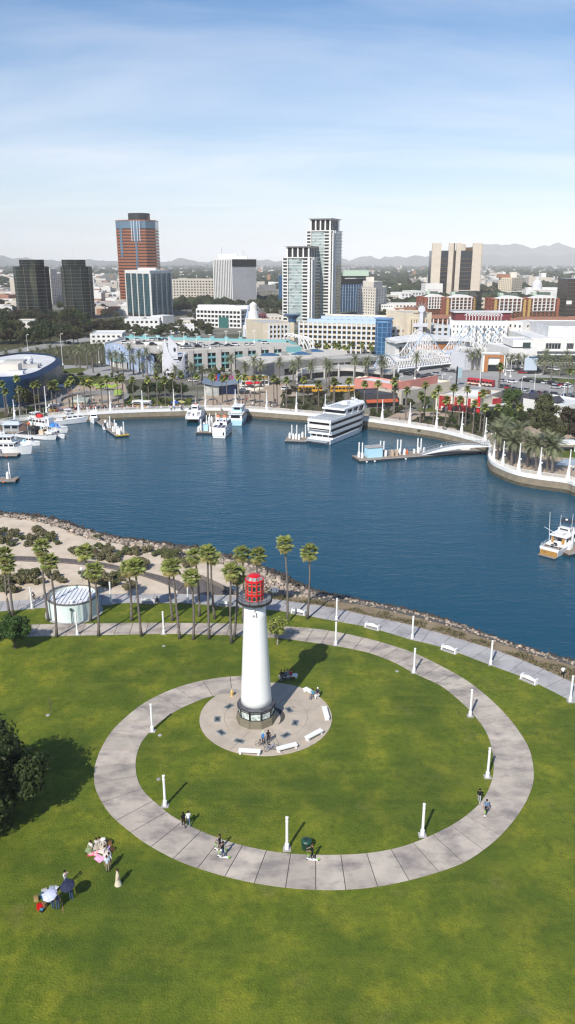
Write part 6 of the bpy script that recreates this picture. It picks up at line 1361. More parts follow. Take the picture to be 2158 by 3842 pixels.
for a,c,m,h in ((bk1,bk2,'teal',1.0),(bk2,Lg,'bwhite',.8),(Fc,bk1,'teal',1.2)):
    b = MB();fin(b,a,c,.5,(c-a).length,.2,ZG_-.9,ZG_+h);b.build('parapet',M[m],t)
for k in range(9):
    b = MB();fin(b,bk2,bk1,.04+k*.085,2.2,.3,ZG_-.4,ZG_+2.0);b.build('teal_block',M['teal'],t)
A,B = GX(470,1286,440),GX(700,1291,440);A.z = B.z = 0
b = MB();fin(b,G2(520,1290)*.8+Vc((0,0,0)),G2(690,1292)*.8,.5,26,.2,ZG_-.4,ZG_+.8);b.build('ramp_wall',M['bwhite'],t)
# corner sculpture tower
ct = G2(655,1417);t = bthing('shell_stair_tower','pale lilac stair tower with pointed spike and scooped openings',ct)
for j in range(5): MB().lathe(ct+Vc((0,3,0)),[(5.8,2.5*j),(6.0,2.5*j),(6.0,2.5*j+1.0),(5.8,2.5*j+1.0)],24).build('ring_floor',M['lilacgrey'],t)
MB().lathe(ct+Vc((0,3,0)),[(5.2,0),(5.2,10.5)],20).build('dark_core',M['dark'],t)
for a in (-2.7,-2.2,-1.7): MB().tube(ct+Vc((5.7*math.cos(a),3+5.7*math.sin(a),0)),ct+Vc((5.7*math.cos(a),3+5.7*math.sin(a),11)),.45).build('column',M['bwhite'],t)
b = MB();n_ = 14;rg = []
for i in range(n_+1):
    a = -2.35+1.75*i/n_;f = i/n_;top = 12.4+7.2*max(0,1-abs(f-.12)/.16) if f < .3 else 12.6-5.4*math.sin((f-.3)/.7*math.pi*.95)
    lowz = 0 if f > .55 else 5.0*max(0,1-abs(f-.2)/.4)
    p0 = ct+Vc((6.15*math.cos(a),3+6.15*math.sin(a),0));p1 = ct+Vc((6.6*math.cos(a),3+6.6*math.sin(a),0));rg.append([p0+Vc((0,0,lowz)),p1+Vc((0,0,lowz)),p1+Vc((0,0,max(top,lowz+1))),p0+Vc((0,0,max(top,lowz+1)))])
b.loft(rg);b.build('shell_wall',M['lilacgrey'],t)
b = MB();b.loft([[ct+Vc((-2.2,-2.8,9)),ct+Vc((2.4,-2.8,9)),ct+Vc((2.4,-2.0,9)),ct+Vc((-2.2,-2.0,9))],[ct+Vc((-2.0,-2.6,15.0)),ct+Vc((2.2,-2.6,15.4)),ct+Vc((2.2,-1.9,15.4)),ct+Vc((-2.0,-1.9,15.0))],[ct+Vc((-1.8,-2.5,19.5)),ct+Vc((-1.2,-2.5,19.3)),ct+Vc((-1.2,-2.0,19.3)),ct+Vc((-1.8,-2.0,19.5))]]);b.build('spike',M['lilacgrey'],t)
for z,x in ((13.4,1.0),(8.4,3.2),(3.4,4.6)): MB().poly([ct+Vc((x+.55*math.cos(a*.5236),-2.86+max(0,x-2)*.55,z+1.0*math.sin(a*.5236))) for a in range(12)]).build('oval_hole',M['win'],t)
# roof cars and roof lamp posts
r = random.Random(21);RC = [(455,1273),(478,1277),(516,1277),(545,1286),(470,1290),(524,1292),(570,1277),(585,1276),(598,1277),(620,1276),(625,1298),(642,1300),(575,1296),(700,1297),(722,1294),(738,1299),(756,1294),(745,1304),(715,1308),(690,1308),(705,1308),(800,1302),(815,1293),(832,1299),(858,1299),(885,1297),(925,1295),(945,1295),(996,1290),(1090,1285),(775,1305),(662,1297)]
for i,(u,v) in enumerate(RC):
    p = G(u,v,ZG_-.35);ci = r.choice((0,1,1,2,3,0));car(p,R(r.choice((15,20,105,12))),ci,r.random() < .4,'parked on the roof of the waterfront garage','cars parked on the garage roof')
GL = [(505,1285,1249),(549,1296,1255),(594,1307,1262),(643,1270,1242),(691,1284,1247),(738,1300,1254),(789,1308,1256),(849,1290,1243),(900,1277,1244),(954,1286,1242),(1006,1279,1244)]
def glamp(p,H,label,group,arms=1,reach=.5):
    t = thing('street_lamp',label,'street lamp',p,0,group);MB().box(p+Vc((0,0,.4)),(.8,.8,.8)).build('footing',M['white'],t)
    MB().tube(p,p+Vc((0,0,H)),.13,.09,6).build('pole',M['white'],t)
    for k in range(arms):
        s_ = 1 if k == 0 else -1;MB().box(p+Vc((s_*reach,0,H+.1)),(1.0,.5,.22)).build('lamp_head',M['white'],t)
        MB().tube(p+Vc((0,0,H-.2)),p+Vc((s_*reach,0,H+.05)),.06,n=4).build('arm',M['white'],t)
for u,v,tv in GL:
    p = G(u,v,ZG_-.35);H = GX(u,tv,p.y).z-p.z;glamp(p,H,'white twin headed lamp post on the roof of the waterfront garage','lamp posts on the garage roof',2)
SL = [(105,1316,1256,'above the aquarium roof'),(236,1370,1253,'left of the tall date palms'),(373,1362,1306,'between date palms and wave wall'),(1556,1422,1387,'under the truss bridge'),(1800,1450,1310,'with long mast arm beside the red bus'),(1896,1408,1342,'at the orange framed shop'),(2003,1474,1404,'with a round camera over the parked cars'),(1955,1474,1414,'over the hedge row at left'),(2114,1494,1436,'over the hedge row at right'),(1915,1415,1350,'with signal arm at the crossing'),(1659,1438,1404,'behind the salmon wall, left'),(1684,1442,1415,'behind the salmon wall, right'),(1500,1437,1412,'at the terrace corner'),(2036,1400,1355,'in the shopping car park')]
for u,v,tv,w in SL:
    p = G(u,v);H = GX(u,tv,p.y).z;glamp(p,H,'white street lamp '+w,'street lamps on the boulevard',1,2.2 if 'arm' in w or 'camera' in w else .9)
# ------------------------------------------------------------------ low shops, terrace pavilion
t = bthing('grey_shops','low grey shopping building with flat pale roof and blue skylights',G2(1000,1400));ZS = 7.2
def GZ(u,v,z): p = G(u,v,z);return Vc((p.x,p.y,0))
rp = [GZ(885,1342,ZS),GZ(958,1374,ZS),GZ(1030,1357,ZS),GZ(1304,1329,ZS),GZ(1302,1316,ZS),GZ(1165,1307,ZS),GZ(985,1328,ZS)]
MB().prism(rp,0,ZS-.7).build('wall',M['midgrey'],t);MB().prism(rp,ZS-.7,ZS).build('roof',mat('pale membrane',(.56,.52,.46),.9,var=(.48,.45,.40),vscale=.15),t)
for u,v in ((1012,1333),(1130,1329),(1180,1318)):
    p = GZ(u,v,ZS)+Vc((0,0,ZS));MB().loft([[p+Vc((x,y,0)) for x,y in ((-5,-3),(5,-3),(5,3),(-5,3))],[p+Vc((x,y,1.2)) for x,y in ((-1.5,-.2),(1.5,-.2),(1.5,.2),(-1.5,.2))]]).build('skylight',M['blueglass'],t)
for u,v in ((1068,1333),(1157,1327)): p = GZ(u,v,ZS);MB().box((p.x,p.y,ZS+.9),(3,2.4,1.8)).build('roof_unit',M['midgrey'],t)
for f in (.2,.45,.7): b = MB();fin(b,rp[2],rp[3],f,7,.1,.3,3.2,0);b.build('shop_window',M['win'],t)
c4 = fprect((1215,1405),(1440,1392),16);t = bthing('upper_shops','dark glazed upper shop with grey fascia behind the terrace',c4[0]);block(t,c4,0,7.2,M['midgrey'],({'c': 9,'r': 1,'w': .88,'h': .5,'m': (.02,.02,.35,.12)},),M['win'])
cv = [(1115,1440),(1140,1428),(1200,1420),(1290,1414),(1360,1420),(1420,1428),(1470,1428),(1490,1415)];tl = catmull(px(cv),1.5);ZT_ = 4.2
t = bthing('terrace_pavilion','curved grey shop terrace on columns with dark lettering',tl[0])
b = MB();b.loft([[Vc((p.x,p.y,ZT_-1.3)),Vc((p.x,p.y,ZT_)),Vc((p.x+.3,p.y+14,ZT_)),Vc((p.x+.3,p.y+14,ZT_-1.3))] for p in tl]);b.build('terrace_slab',M['concrete'],t)
b = MB();b.loft([[Vc((p.x,p.y+3.5,0)),Vc((p.x,p.y+3.5,ZT_-1.3))] for p in tl],closed=False,caps=False);b.build('shopfront',M['win'],t)
for k in range(0,len(tl),max(1,len(tl)//9)): p = tl[k];MB().tube(p+Vc((0,-.3,0)),p+Vc((0,-.3,6.2)),.45,n=8).build('column',M['concrete'],t)
MB().path([p+Vc((0,.3,ZT_+1.0)) for p in tl],.07,4).build('railing',M['boot'],t)
def text(s_,size,loc,rz,m,parent,name='lettering',ext=.02):
    cu = bpy.data.curves.new(name,'FONT');cu.body = s_;cu.size = size;cu.extrude = ext;cu.align_x = 'CENTER';cu.align_y = 'CENTER';tmp = bpy.data.objects.new('tmp',cu);COL.objects.link(tmp)
    me = bpy.data.meshes.new_from_object(tmp.evaluated_get(bpy.context.evaluated_depsgraph_get()));bpy.data.objects.remove(tmp);me.materials.clear();me.materials.append(m)
    return inst(None,name,me,parent,Vector(loc)-ORG[parent.name],(R(90),0,rz))
q = min(tl,key=lambda p: (p-G(1269,1416)).length);text('RH',1.5,q+Vc((0,-.08,ZT_-.65)),0,M['black'],t)
# little harbour stage with wave roof
c = G2(835,1480);t = bthing('harbour_stage','small stage with wave shaped blue grey roof and blue back',c,cat='pavilion');b = MB();rg = []
for i in range(11): f = i/10;z = 5.6-1.6*math.sin(f*math.pi*1.3)*.6-(.8*f);rg.append([c+Vc((-8+16*f,-4,z)),c+Vc((-8+16*f,5,z+.6)),c+Vc((-8+16*f,5,z+.35)),c+Vc((-8+16*f,-4,z-.3))])
b.loft([list(reversed(x)) for x in rg]);b.build('wave_roof',mat('stage roof',(.16,.20,.25),.5),t);MB().box(c+Vc((-4.2,0,2.0)),(6,6,4.0)).build('mural_wall',mat('mural wall',(.50,.50,.47),.8,var=(.25,.28,.28),vscale=.5),t);MB().box(c+Vc((2.5,2,1.8)),(7,3,3.6)).build('blue_back',mat('stage blue',(.02,.06,.22),.6),t)
for x in (-7,6.8): MB().tube(c+Vc((x,-3,0)),c+Vc((x,-3,4.4)),.25).build('post',M['concrete'],t)
# carnival stalls and parasols row
c4 = fprect((905,1450),(1010,1446),6);t = bthing('cafe_row','low white cafe front with ochre fascia and red parasols before it',c4[0]);block(t,c4,0,4.0,M['bwhite'],({'c': 7,'r': 1,'w': .8,'h': .6,'m': (.02,.02,.05,.35)},),M['win']);b = MB();fin(b,c4[0],c4[1],.55,(c4[1]-c4[0]).length*.8,.4,3.0,4.4);b.build('ochre_fascia',M['ochre'],t)
c4 = fprect((805,1430),(875,1438),3);t = bthing('painted_hoarding','wall of bright red blue and pink painted panels by the garage',c4[0],cat='hoarding')
for k,cl in enumerate(((.55,.02,.03),(.03,.10,.45),(.6,.15,.03),(.5,.02,.12),(.05,.12,.4),(.6,.05,.3))):
    b = MB();fin(b,c4[0],c4[1],(k+.5)/6,(c4[1]-c4[0]).length/6.2,.2,0,3.0+.5*(k % 2));b.build('panel',cloth(cl),t)
def parasol(p,col,label,group,rad=1.9,h=2.5):
    t = thing('parasol',label,'parasol',p,0,group);MB().tube(p,p+Vc((0,0,h)),.05,n=5).build('pole',M['white'],t)
    n = 8;MB().loft([[p+Vc((rad*math.cos(a*.7854),rad*math.sin(a*.7854),h-.75)) for a in range(n)],[p+Vc((rad*math.cos(a*.7854),rad*math.sin(a*.7854),h-.62)) for a in range(n)],[p+Vc((.05*math.cos(a*.7854),.05*math.sin(a*.7854),h)) for a in range(n)]]).build('canopy',cloth(col),t)
LIM = (.30,.43,.06)
for i,(u,v) in enumerate(((375,1470),(384,1466),(396,1464),(408,1463),(420,1468),(436,1463),(443,1482),(446,1488),(444,1496),(366,1460))): parasol(G(u,v),LIM,'lime green parasol over cafe tables beside the round plaza','lime parasols by the round plaza',1.8)
parasol(G(212,1478),(.75,.55,.03),'yellow parasol left of the round plaza',None);parasol(G(334,1445),(.75,.55,.03),'yellow parasol at the back of the round plaza',None);parasol(G(227,1464),(.7,.7,.7),'white parasol left of the round plaza by the aquarium',None,2.6)
for i,(u,v,w) in enumerate(((934,1452,'left'),(938,1455,'middle'),(966,1452,'right'))): parasol(G(u,v),(.60,.02,.03),'red parasol at the cafe row, %s of three' % w,'red parasols at the cafe row')
for i,(u,v) in enumerate(((915,1478),(940,1476),(955,1480),(975,1474),(1350,1432),(1372,1430))): parasol(G(u,v),(.72,.68,.55),'cream parasol on the esplanade in front of the shops','cream parasols on the esplanade')
parasol(G(660,1528),(.05,.10,.40),'blue parasol on the lawn behind the railing',None);parasol(G(680,1526),(.55,.50,.20),'straw parasol on the lawn behind the railing',None)
for i,(u,v,w) in enumerate(((517,1527,'left'),(550,1529,'right'),(205,1542,'far left'))):
    p = G(u,v);t = thing('kiosk','white vending kiosk with flat grey roof behind the railing, %s one' % w,'kiosk',p,0,'kiosks on the promenade');MB().box(p+Vc((0,0,1.3)),(3.6,2.6,2.6)).build('body',M['bwhite'],t);MB().box(p+Vc((0,0,1.7)),(4.6,3.4,.25)).build('roof',M['grey_metal'],t);MB().box(p+Vc((0,-1.32,1.6)),(2.6,.06,1.1)).build('hatch',M['win'],t);MB().box(p+Vc((0,-1.6,.5)),(2.8,.5,1.0)).build('counter',M['teak'],t)
# round plaza sculpture rings
pc_ = G2(350,1500);t = bthing('ring_seating','spiral ring of low grey stone seating on the round plaza',pc_,cat='sculpture')
for (rr,a0,a1,h,ox,oy) in ((13,-.3,3.9,.9,0,0),(7.5,-1.2,3.6,1.0,2,1)):
    n = 26;b = MB();b.loft([[pc_+Vc((ox+(rr+dr)*math.cos(a0+(a1-a0)*i/n),oy+(rr+dr)*math.sin(a0+(a1-a0)*i/n)*1.35,z)) for dr,z in ((-.9,0),(.9,0),(.9,h),(-.9,h))] for i in range(n+1)]);b.build('ring_wall',M['midgrey'],t)
b = MB();c = G2(290,1514);b.loft([[c+Vc((5*math.cos(a*.5236)*k,4*math.sin(a*.5236)*k,z)) for a in range(12)] for k,z in ((1,0),(.9,.4),(.6,.5))]);b.build('tiled_basin',mat('basin tiles',(.35,.22,.06),.5,var=(.10,.16,.18),vscale=.5),t)
c = G2(300,1512);MB().loft([[c+Vc((-3,-2,0)),c+Vc((3.5,-2,0)),c+Vc((4,2,0)),c+Vc((-2,3,0))],[c+Vc((-2.8,-1,1.5)),c+Vc((3.2,-1.5,.6)),c+Vc((3.4,1.5,2.0)),c+Vc((-2,2.5,2.0))]]).build('mosaic_slab',mat('mosaic',(.34,.38,.33),.5,var=(.2,.22,.2),vscale=1),t)
# ------------------------------------------------------------------ restaurants at right
c4 = fp3((1638,1530),(1646,1534),(1850,1520));A,B = G2(1641,1537),G2(1852,1524);
def rest(name,label,a,b_,dep,h,wm,rm): c4 = fprect(a,b_,dep);t = bthing(name,label,c4[0]);block(t,c4,0,h,wm,roof=rm);return t,c4
t,c4 = rest('red_restaurant','red fronted waterside restaurant with cream panels and white roof',(1644,1538),(1800,1556),20,6.0,M['beige'],M['roofwhite'])
M['rred'] = mat('restaurant red',(.34,.014,.02),.6)
for k in range(6): b = MB();fin(b,c4[0],c4[1],(k+.5)/6,(c4[1]-c4[0]).length/6.1,.1,.3,5.4,0);b.build('red_panel',M['rred'],t)
for k,(f,w,m,z0,z1,o) in enumerate(((-.02,1.2,'creamw',0,6.5,.5),(.34,1.5,'creamw',2.8,5.4,.15),(.50,1.5,'creamw',2.8,5.4,.15),(.66,1.5,'creamw',2.8,5.4,.15),(.82,1.5,'creamw',2.8,5.4,.15),(.10,.9,'creamw',0,1.6,.2),(.2,.9,'creamw',0,1.6,.2),(.97,.9,'red',0,8.2,.6))): b = MB();fin(b,c4[0],c4[1],f,w,o,z0,z1);b.build('panel',M[m],t)
for f in (.32,.45,.58,.71,.84): b = MB();fin(b,c4[0],c4[1],f,2.2,.1,.4,2.2,0);b.build('window',M['win'],t)
for k in range(7): q = c4[0].lerp(c4[1],.25+k*.1)+Vc((0,0,2.55));d = (c4[1]-c4[0]).normalized();n_ = Vc((d.y,-d.x,0));MB().box(q+n_*1.6,(.25,3.4,.2),math.atan2(d.y,d.x)).build('pergola_beam',M['boot'],t)
for k,s_ in enumerate((7,5,7,6,4)): b = MB();fin(b,c4[0],c4[1],.06+.012*(s_-4)*.5,.55*s_*.6,.06,4.9-k*.62,5.1-k*.62,0);b.build('sign_line',M['boot'],t)
for f,g_,w,h,m in ((.3,9,5,1.2,'roofgrey'),(.6,10,6,1.6,'roofwhite'),(.75,13,4,1.4,'boot'),(.5,15,3,1.3,'grey_metal')): d = (c4[1]-c4[0]).normalized();q = c4[0].lerp(c4[1],f)+Vc((-d.y,d.x,0))*g_;MB().box(q+Vc((0,0,5.4+h/2)),(w,3,h)).build('roof_unit',M[m],t)
t2,c5 = rest('restaurant_annex','tan annex with red corner beside the red restaurant',(1805,1552),(1868,1545),14,5.2,M['beige'],M['roofwhite']);b = MB();fin(b,c5[0],c5[1],.88,4,.15,2.6,5.0);b.build('red_panel',M['rred'],t2);b = MB();fin(b,c5[0],c5[1],.5,14,1.8,2.6,2.9);b.build('canopy',M['roofwhite'],t2)
t,c4 = rest('salmon_building','salmon pink walled building with flat roof behind the promenade',(1482,1510),(1540,1500),22,7.0,mat('salmon',(.60,.24,.19),.8,var=(.54,.21,.165),vscale=.3),M['roofwhite'])
c6 = [G2(1490,1508),G2(1640,1478),G2(1640,1478)+Vc((0,1,0)),G2(1490,1508)+Vc((0,1,0))];b = MB();b.prism(c6,0,7.6);b.build('long_salmon_wall',BM['salmon'],t)
t,c4 = rest('grey_annex','taupe flat block in front of the salmon wall',(1505,1522),(1592,1506),12,5.4,M['beige'],M['roofgrey']);b = MB();fin(b,c4[0],c4[1],.12,1.4,.06,0,2.6,0);b.build('door',M['dark'],t)
t,c4 = rest('tan_annex','long tan flat wall behind the bare tree',(1592,1490),(1690,1470),10,4.6,M['cream'],M['roofwhite'])
t,c4 = rest('west_wing','cream flat wing left of the salmon building',(1425,1488),(1484,1500),14,4.8,M['creamw'],M['roofwhite'])
t,c4 = rest('awning_restaurant','dark slate restaurant with scalloped orange awning',(1372,1530),(1490,1525),14,5.0,mat('slate',(.045,.045,.055),.7),BM['slate'] if 'slate' in BM else M['roofgrey']);
for k in range(9): 
    d = (c4[1]-c4[0]).normalized();n_ = Vc((d.y,-d.x,0));q = c4[0].lerp(c4[1],(k+.5)/9)+Vc((0,0,2.9));w = (c4[1]-c4[0]).length/9.6;MB().loft([[q-d*w/2,q+d*w/2,q+d*w/2+n_*1.6-Vc((0,0,.9)),q-d*w/2+n_*1.6-Vc((0,0,.9))],[q-d*w/2+Vc((0,0,.1)),q+d*w/2+Vc((0,0,.1)),q+d*w/2+n_*1.6-Vc((0,0,.8)),q-d*w/2+n_*1.6-Vc((0,0,.8))]]).build('awning',mat('awning orange',(.42,.085,.03),.7) if 'awning orange' not in BM else BM['awning orange'],t)
    b = MB();fin(b,c4[0],c4[1],(k+.5)/9,2.4,.06,.2,2.0,0);b.build('window',M['win'],t)
c4 = fprect((1960,1540),(2115,1570),16);t = bthing('white_gabled_hall','long white harbour hall with small slate gables beyond the trees',c4[0]);block(t,c4,0,4.6,M['bwhite'],roof=M['roofwhite'])
for f in (.02,.55):
    d = (c4[1]-c4[0]).normalized();q = c4[0].lerp(c4[1],f);n_ = Vc((-d.y,d.x,0));g0 = q+Vc((0,0,4.6));MB().loft([[g0-d*2.8,g0+d*2.8,g0+d*2.8+n_*7,g0-d*2.8+n_*7],[g0+Vc((0,0,1.7))+n_*1,g0+d*.1+Vc((0,0,1.7))+n_*1,g0+d*.1+Vc((0,0,1.7))+n_*7,g0+Vc((0,0,1.7))+n_*7]]).build('gable_roof',BM['slate'],t)
b = MB();fin(b,c4[0],c4[1],.5,1.4,.05,1.6,3.2,0);b.build('window',M['win'],t)
p = G(2108,1698);t = bthing('park_pavilion','low white shelter at the lawn on the point',p,cat='shelter');MB().box(p+Vc((0,2,2.6)),(9,4,.7)).build('roof',M['white'],t)
for x in (-4,4): MB().tube(p+Vc((x,1,0)),p+Vc((x,1,2.3)),.15).build('post',M['white'],t)
p = G(1712,1446);t = bthing('street_banner_sign','tall teal banner sign on a dark post by the boulevard',p,cat='sign');MB().box(p+Vc((0,0,4.2)),(.6,.5,8.4)).build('post',M['navy'],t);MB().box(p+Vc((1.3,0,5.6)),(1.8,.3,4.6)).build('panel',mat('banner glass',(.30,.42,.46),.3),t)
p = G(1988,1403);t = bthing('monument_sign','tall pale blue shopping sign at the car park entry',p,cat='sign');MB().box(p+Vc((0,0,1)),(2.2,.6,2)).build('base',M['navy'],t);MB().box(p+Vc((0,0,4.8)),(6.2,.8,6)).build('panel',mat('sign face',(.45,.52,.60),.4),t);MB().box(p+Vc((1,0,8.1)),(4,.85,.7)).build('cap',M['blueglass'],t)
# ------------------------------------------------------------------ white truss bridge with coaster curves
trw = mat('truss white',(.76,.76,.76),.5);rib = mat('rail pale blue',(.44,.56,.72),.5)
BA,BB = G2(1485,1402),G2(1745,1372);zd = ZT(1386,BA.y)
t = thing('truss_bridge','white steel truss footbridge with sweeping coaster like rails over the boulevard','bridge',BA)
d = BB-BA;n_ = Vc((-d.y,d.x,0)).normalized();Lb = d.length
def curve(f): return 4.2+13.5*math.exp(-((f-.40)/.19)**2)+10.5*math.exp(-((f-.98)/.16)**2)+3.0*math.exp(-((f+.05)/.13)**2)
for k,off in enumerate((0,5.5)):
    B0,nseg = BA+n_*off,28
    P = lambda f,z: B0+d*f+Vc((0,0,zd+z));zt = lambda f: curve(f)*(1 if k else .92)
    MB().path([P(i/30,0) for i in range(31)],.36,4).build('bottom_chord',trw,t);MB().path([P(i/30,3.6) for i in range(31)],.20,4).build('middle_chord',trw,t);MB().path([P(i/60,zt(i/60)) for i in range(61)],.24,5).build('coaster_rail',rib if k == 0 else trw,t)
    for i in range(nseg):
        f0,f1 = i/nseg,(i+.5)/nseg;b = MB();b.tube(P(f0,0),P(f1,3.6),.13,n=4);b.tube(P(f1,3.6),P((i+1)/nseg,0),.13,n=4);b.build('web_brace',trw,t,kind='stuff')
        if zt(f0) > 5:
            b = MB();m_ = int((zt(f0)-3.6)/3)+1
            for q in range(m_): z0,z1 = 3.6+(zt(f0)-3.6)*q/m_,3.6+(zt(f1)-3.6)*(q+1)/m_;b.tube(P(f0,z0),P(f1,min(z1,zt(f1))),.10,n=4);b.tube(P((i+1)/nseg,z0),P(f1,min(z1,zt(f1))),.10,n=4)
            b.tube(P(f0,3.6),P(f0,zt(f0)),.12,n=4);b.build('upper_brace',trw,t,kind='stuff')
for i in range(23): f = i/22;MB().tube(BA+d*f+Vc((0,0,zd+3.6)),BA+n_*5.5+d*f+Vc((0,0,zd+3.6)),.12,n=4).build('cross_tie',trw,t)
s = MB();s.loft([[BA,BB,BB+n_*5.5,BA+n_*5.5],] and [[x+Vc((0,0,zd-.1)) for x in (BA,BB,BB+n_*5.5,BA+n_*5.5)],[x+Vc((0,0,zd+.2)) for x in (BA,BB,BB+n_*5.5,BA+n_*5.5)]]);s.build('deck',M['deckgrey'],t)
for f in (.02,.30,.78,.99):
    for o in (0,5.5): b = MB();b.tube(BA+d*f+n_*o,BA+d*(f+.02)+n_*o+Vc((0,0,zd)),.40,.55,8);b.build('leg',trw,t)
# second coaster frame beyond
CA,CB = G2(1745,1345),G2(1925,1325);t = thing('coaster_frame','white lattice coaster frame with blue rail right of the truss bridge','structure frame',CA);d2 = CB-CA;n2 = Vc((-d2.y,d2.x,0)).normalized()
for k,off in enumerate((0,7)):
    hz = lambda f: 5+13*abs(math.sin(f*math.pi*1.9+.5))**1.3*(1-.35*f);P = lambda f,z: CA+d2*f+n2*off+Vc((0,0,z))
    MB().path([P(i/60,hz(i/60)) for i in range(61)],.24,5).build('coaster_rail',rib,t)
    for i in range(18):
        f0,f1 = i/18,(i+1)/18;b = MB();b.tube(P(f0,0),P(f0,hz(f0)),.14,n=4);b.tube(P(f0,0),P(f1,hz(f1)*.55),.10,n=4);b.tube(P(f0,hz(f0)*.5),P(f1,hz(f1)),.10,n=4);b.build('lattice_bay',trw,t,kind='stuff')
# arch ribs left of the bridge
aA,aB = G2(1405,1420),G2(1482,1404);t = thing('arched_truss','low arched white truss with blue rail at the end of the terrace','truss',aA);d3 = aB-aA
az = lambda f: 5+4.8*math.sin(f*math.pi)**.8;AP = lambda f,z,o=0: aA+d3*f+Vc((0,o,z))
for o in (0,4): MB().path([AP(i/20,az(i/20),o) for i in range(21)],.22,5).build('arch_rail',rib,t);MB().path([AP(i/4,4.6,o) for i in range(5)],.2,4).build('bottom_chord',trw,t)
for i in range(10): b = MB();b.tube(AP(i/10,4.6),AP((i+.5)/10,az((i+.5)/10)),.12,n=4);b.tube(AP((i+1)/10,4.6),AP((i+.5)/10,az((i+.5)/10)),.12,n=4);b.build('web_brace',trw,t,kind='stuff')
for f in (.1,.9): MB().tube(AP(f,0),AP(f,4.6),.35,n=6).build('leg',trw,t)
# white arch ribs by the garage end
p = G2(1122,1300)*.86;t = thing('arch_ribs','row of white curved arch ribs at the end of the teal garage','canopy',p)
for k in range(5): MB().path([p+Vc((k*2.0-2+11*math.cos(a)*.8-3,k*4,15*math.sin(a)*(.95-.05*k))) for a in [math.pi*(.0+.62*i/10) for i in range(11)]],[.45]*11,6).build('rib',M['white'],t)
# ------------------------------------------------------------------ shopping hall behind the bridge
A_,B_ = (1482,1352),(1760,1345)
c4 = fprect(A_,B_,18);t = bthing('shopping_hall','shopping hall with curved white roof and brown panels behind the truss bridge',c4[0]);block(t,c4,0,8.8,M['bwhite'],({'c': 12,'r': 2,'w': .5,'h': .5},),M['win'],M['roofwhite'])
for f,w,z0,z1,m in ((.12,6,1,6,'boot'),(.45,20,5.2,8.6,'orange_wood'),(.66,14,.5,3.0,'orange_wood'),(.75,10,5.2,8.4,'orange_wood'),(.30,10,2,5.5,'roofgrey'),(.92,10,1,7,'roofwhite')):
    M.setdefault('orange_wood',mat('orange cladding',(.42,.17,.055),.7,var=(.34,.13,.04),vscale=.5));b = MB();fin(b,c4[0],c4[1],f,w,.3,z0,z1);b.build('cladding_panel',M[m],t)
d = c4[1]-c4[0];nn_ = Vc((-d.y,d.x,0)).normalized();b = MB();rg = []
for i in range(13): f = i/12;z = 8.6+2.6*math.sin(f*math.pi*.85+.3);q = c4[0]+d*(f*1.06-.03);rg.append([q-nn_*3+Vc((0,0,z)),q+nn_*14+Vc((0,0,z+.4)),q+nn_*14+Vc((0,0,z+1.6)),q-nn_*3+Vc((0,0,z+1.2))])
b.loft([list(r_) for r_ in rg]);b.build('curved_roof',M['roofwhite'],t)
c4 = fprect((1740,1388),(1800,1384),16);t = bthing('stucco_block','pale block with vertical perforated panel under the bridge end',c4[0]);block(t,c4,0,8.5,M['lilacgrey'],({'c': 6,'r': 8,'w': .25,'h': .3},),M['win'])
c4 = fprect((1808,1395),(1892,1396),16);t = bthing('orange_framed_shop','white shop with square orange portal at the crossing',c4[0]);block(t,c4,0,8.0,M['bwhite'],roof=M['roofgrey'])
for f,w,z0,z1 in ((.16,1.8,.2,8.4),(.84,1.8,.2,8.4),(.5,6.2,7.2,8.4)): b = MB();fin(b,c4[0],c4[1],f,w,.8,z0,z1);b.build('orange_portal',M['orange_wood'],t)
b = MB();fin(b,c4[0],c4[1],.5,6.0,.1,.2,3.6,0);b.build('shop_window',M['win'],t);b = MB();fin(b,c4[0],c4[1],.5,6.4,1.4,3.6,4.0);b.build('canopy',M['roofgrey'],t)
c4 = fprect((1905,1382),(2010,1380),30);t = bthing('white_shop_corner','white stepped shop corner with blue glass above the palms',c4[0]);block(t,c4,0,10,M['bwhite'],({'c': 4,'r': 1,'w': .8,'h': .4,'m': (.05,.05,.05,.5)},),M['win'],M['roofwhite']);c5 = ins(c4,3);block(t,[p for p in fprect((1918,1374),(2000,1374),20)],10,13.5,M['bwhite'],roof=M['roofwhite']);b = MB();fin(b,c4[0],c4[1],.6,4,.4,10.2,13);b.build('glass_box',M['greenglass'],t)
c4 = fprect((1985,1360),(2420,1362),55);t = bthing('white_cinema_hall','long white curved hall with grey upper roof and dark window groups at right',c4[0]);block(t,c4,0,13.2,M['bwhite'],roof=M['roofwhite'])
for f0,f1 in ((.13,.26),(.31,.37),(.39,.46),(.51,.66),(.7,.8)):
    for k in range(5): b = MB();fin(b,c4[0],c4[1],f0+(f1-f0)*(k+.5)/5,(c4[1]-c4[0]).length*(f1-f0)/5.6,.08,7.4,10.4,0);b.build('window',M['win'],t)
b = MB();fin(b,c4[0],c4[1],.5,(c4[1]-c4[0]).length*.98,1.6,6.2,6.7);b.build('ledge',M['bwhite'],t);c5 = [p.lerp((c4[2]+c4[3])/2,.12)+Vc((9,6,0)) for p in c4];block(t,c5,12.6,18.5,M['roofwhite'],roof=M['roofgrey'],name='upper_roof');b = MB();fin(b,c4[0],c4[1],.5,(c4[1]-c4[0]).length*.9,.08,.3,4.0,0);b.build('shopfront',M['win'],t)
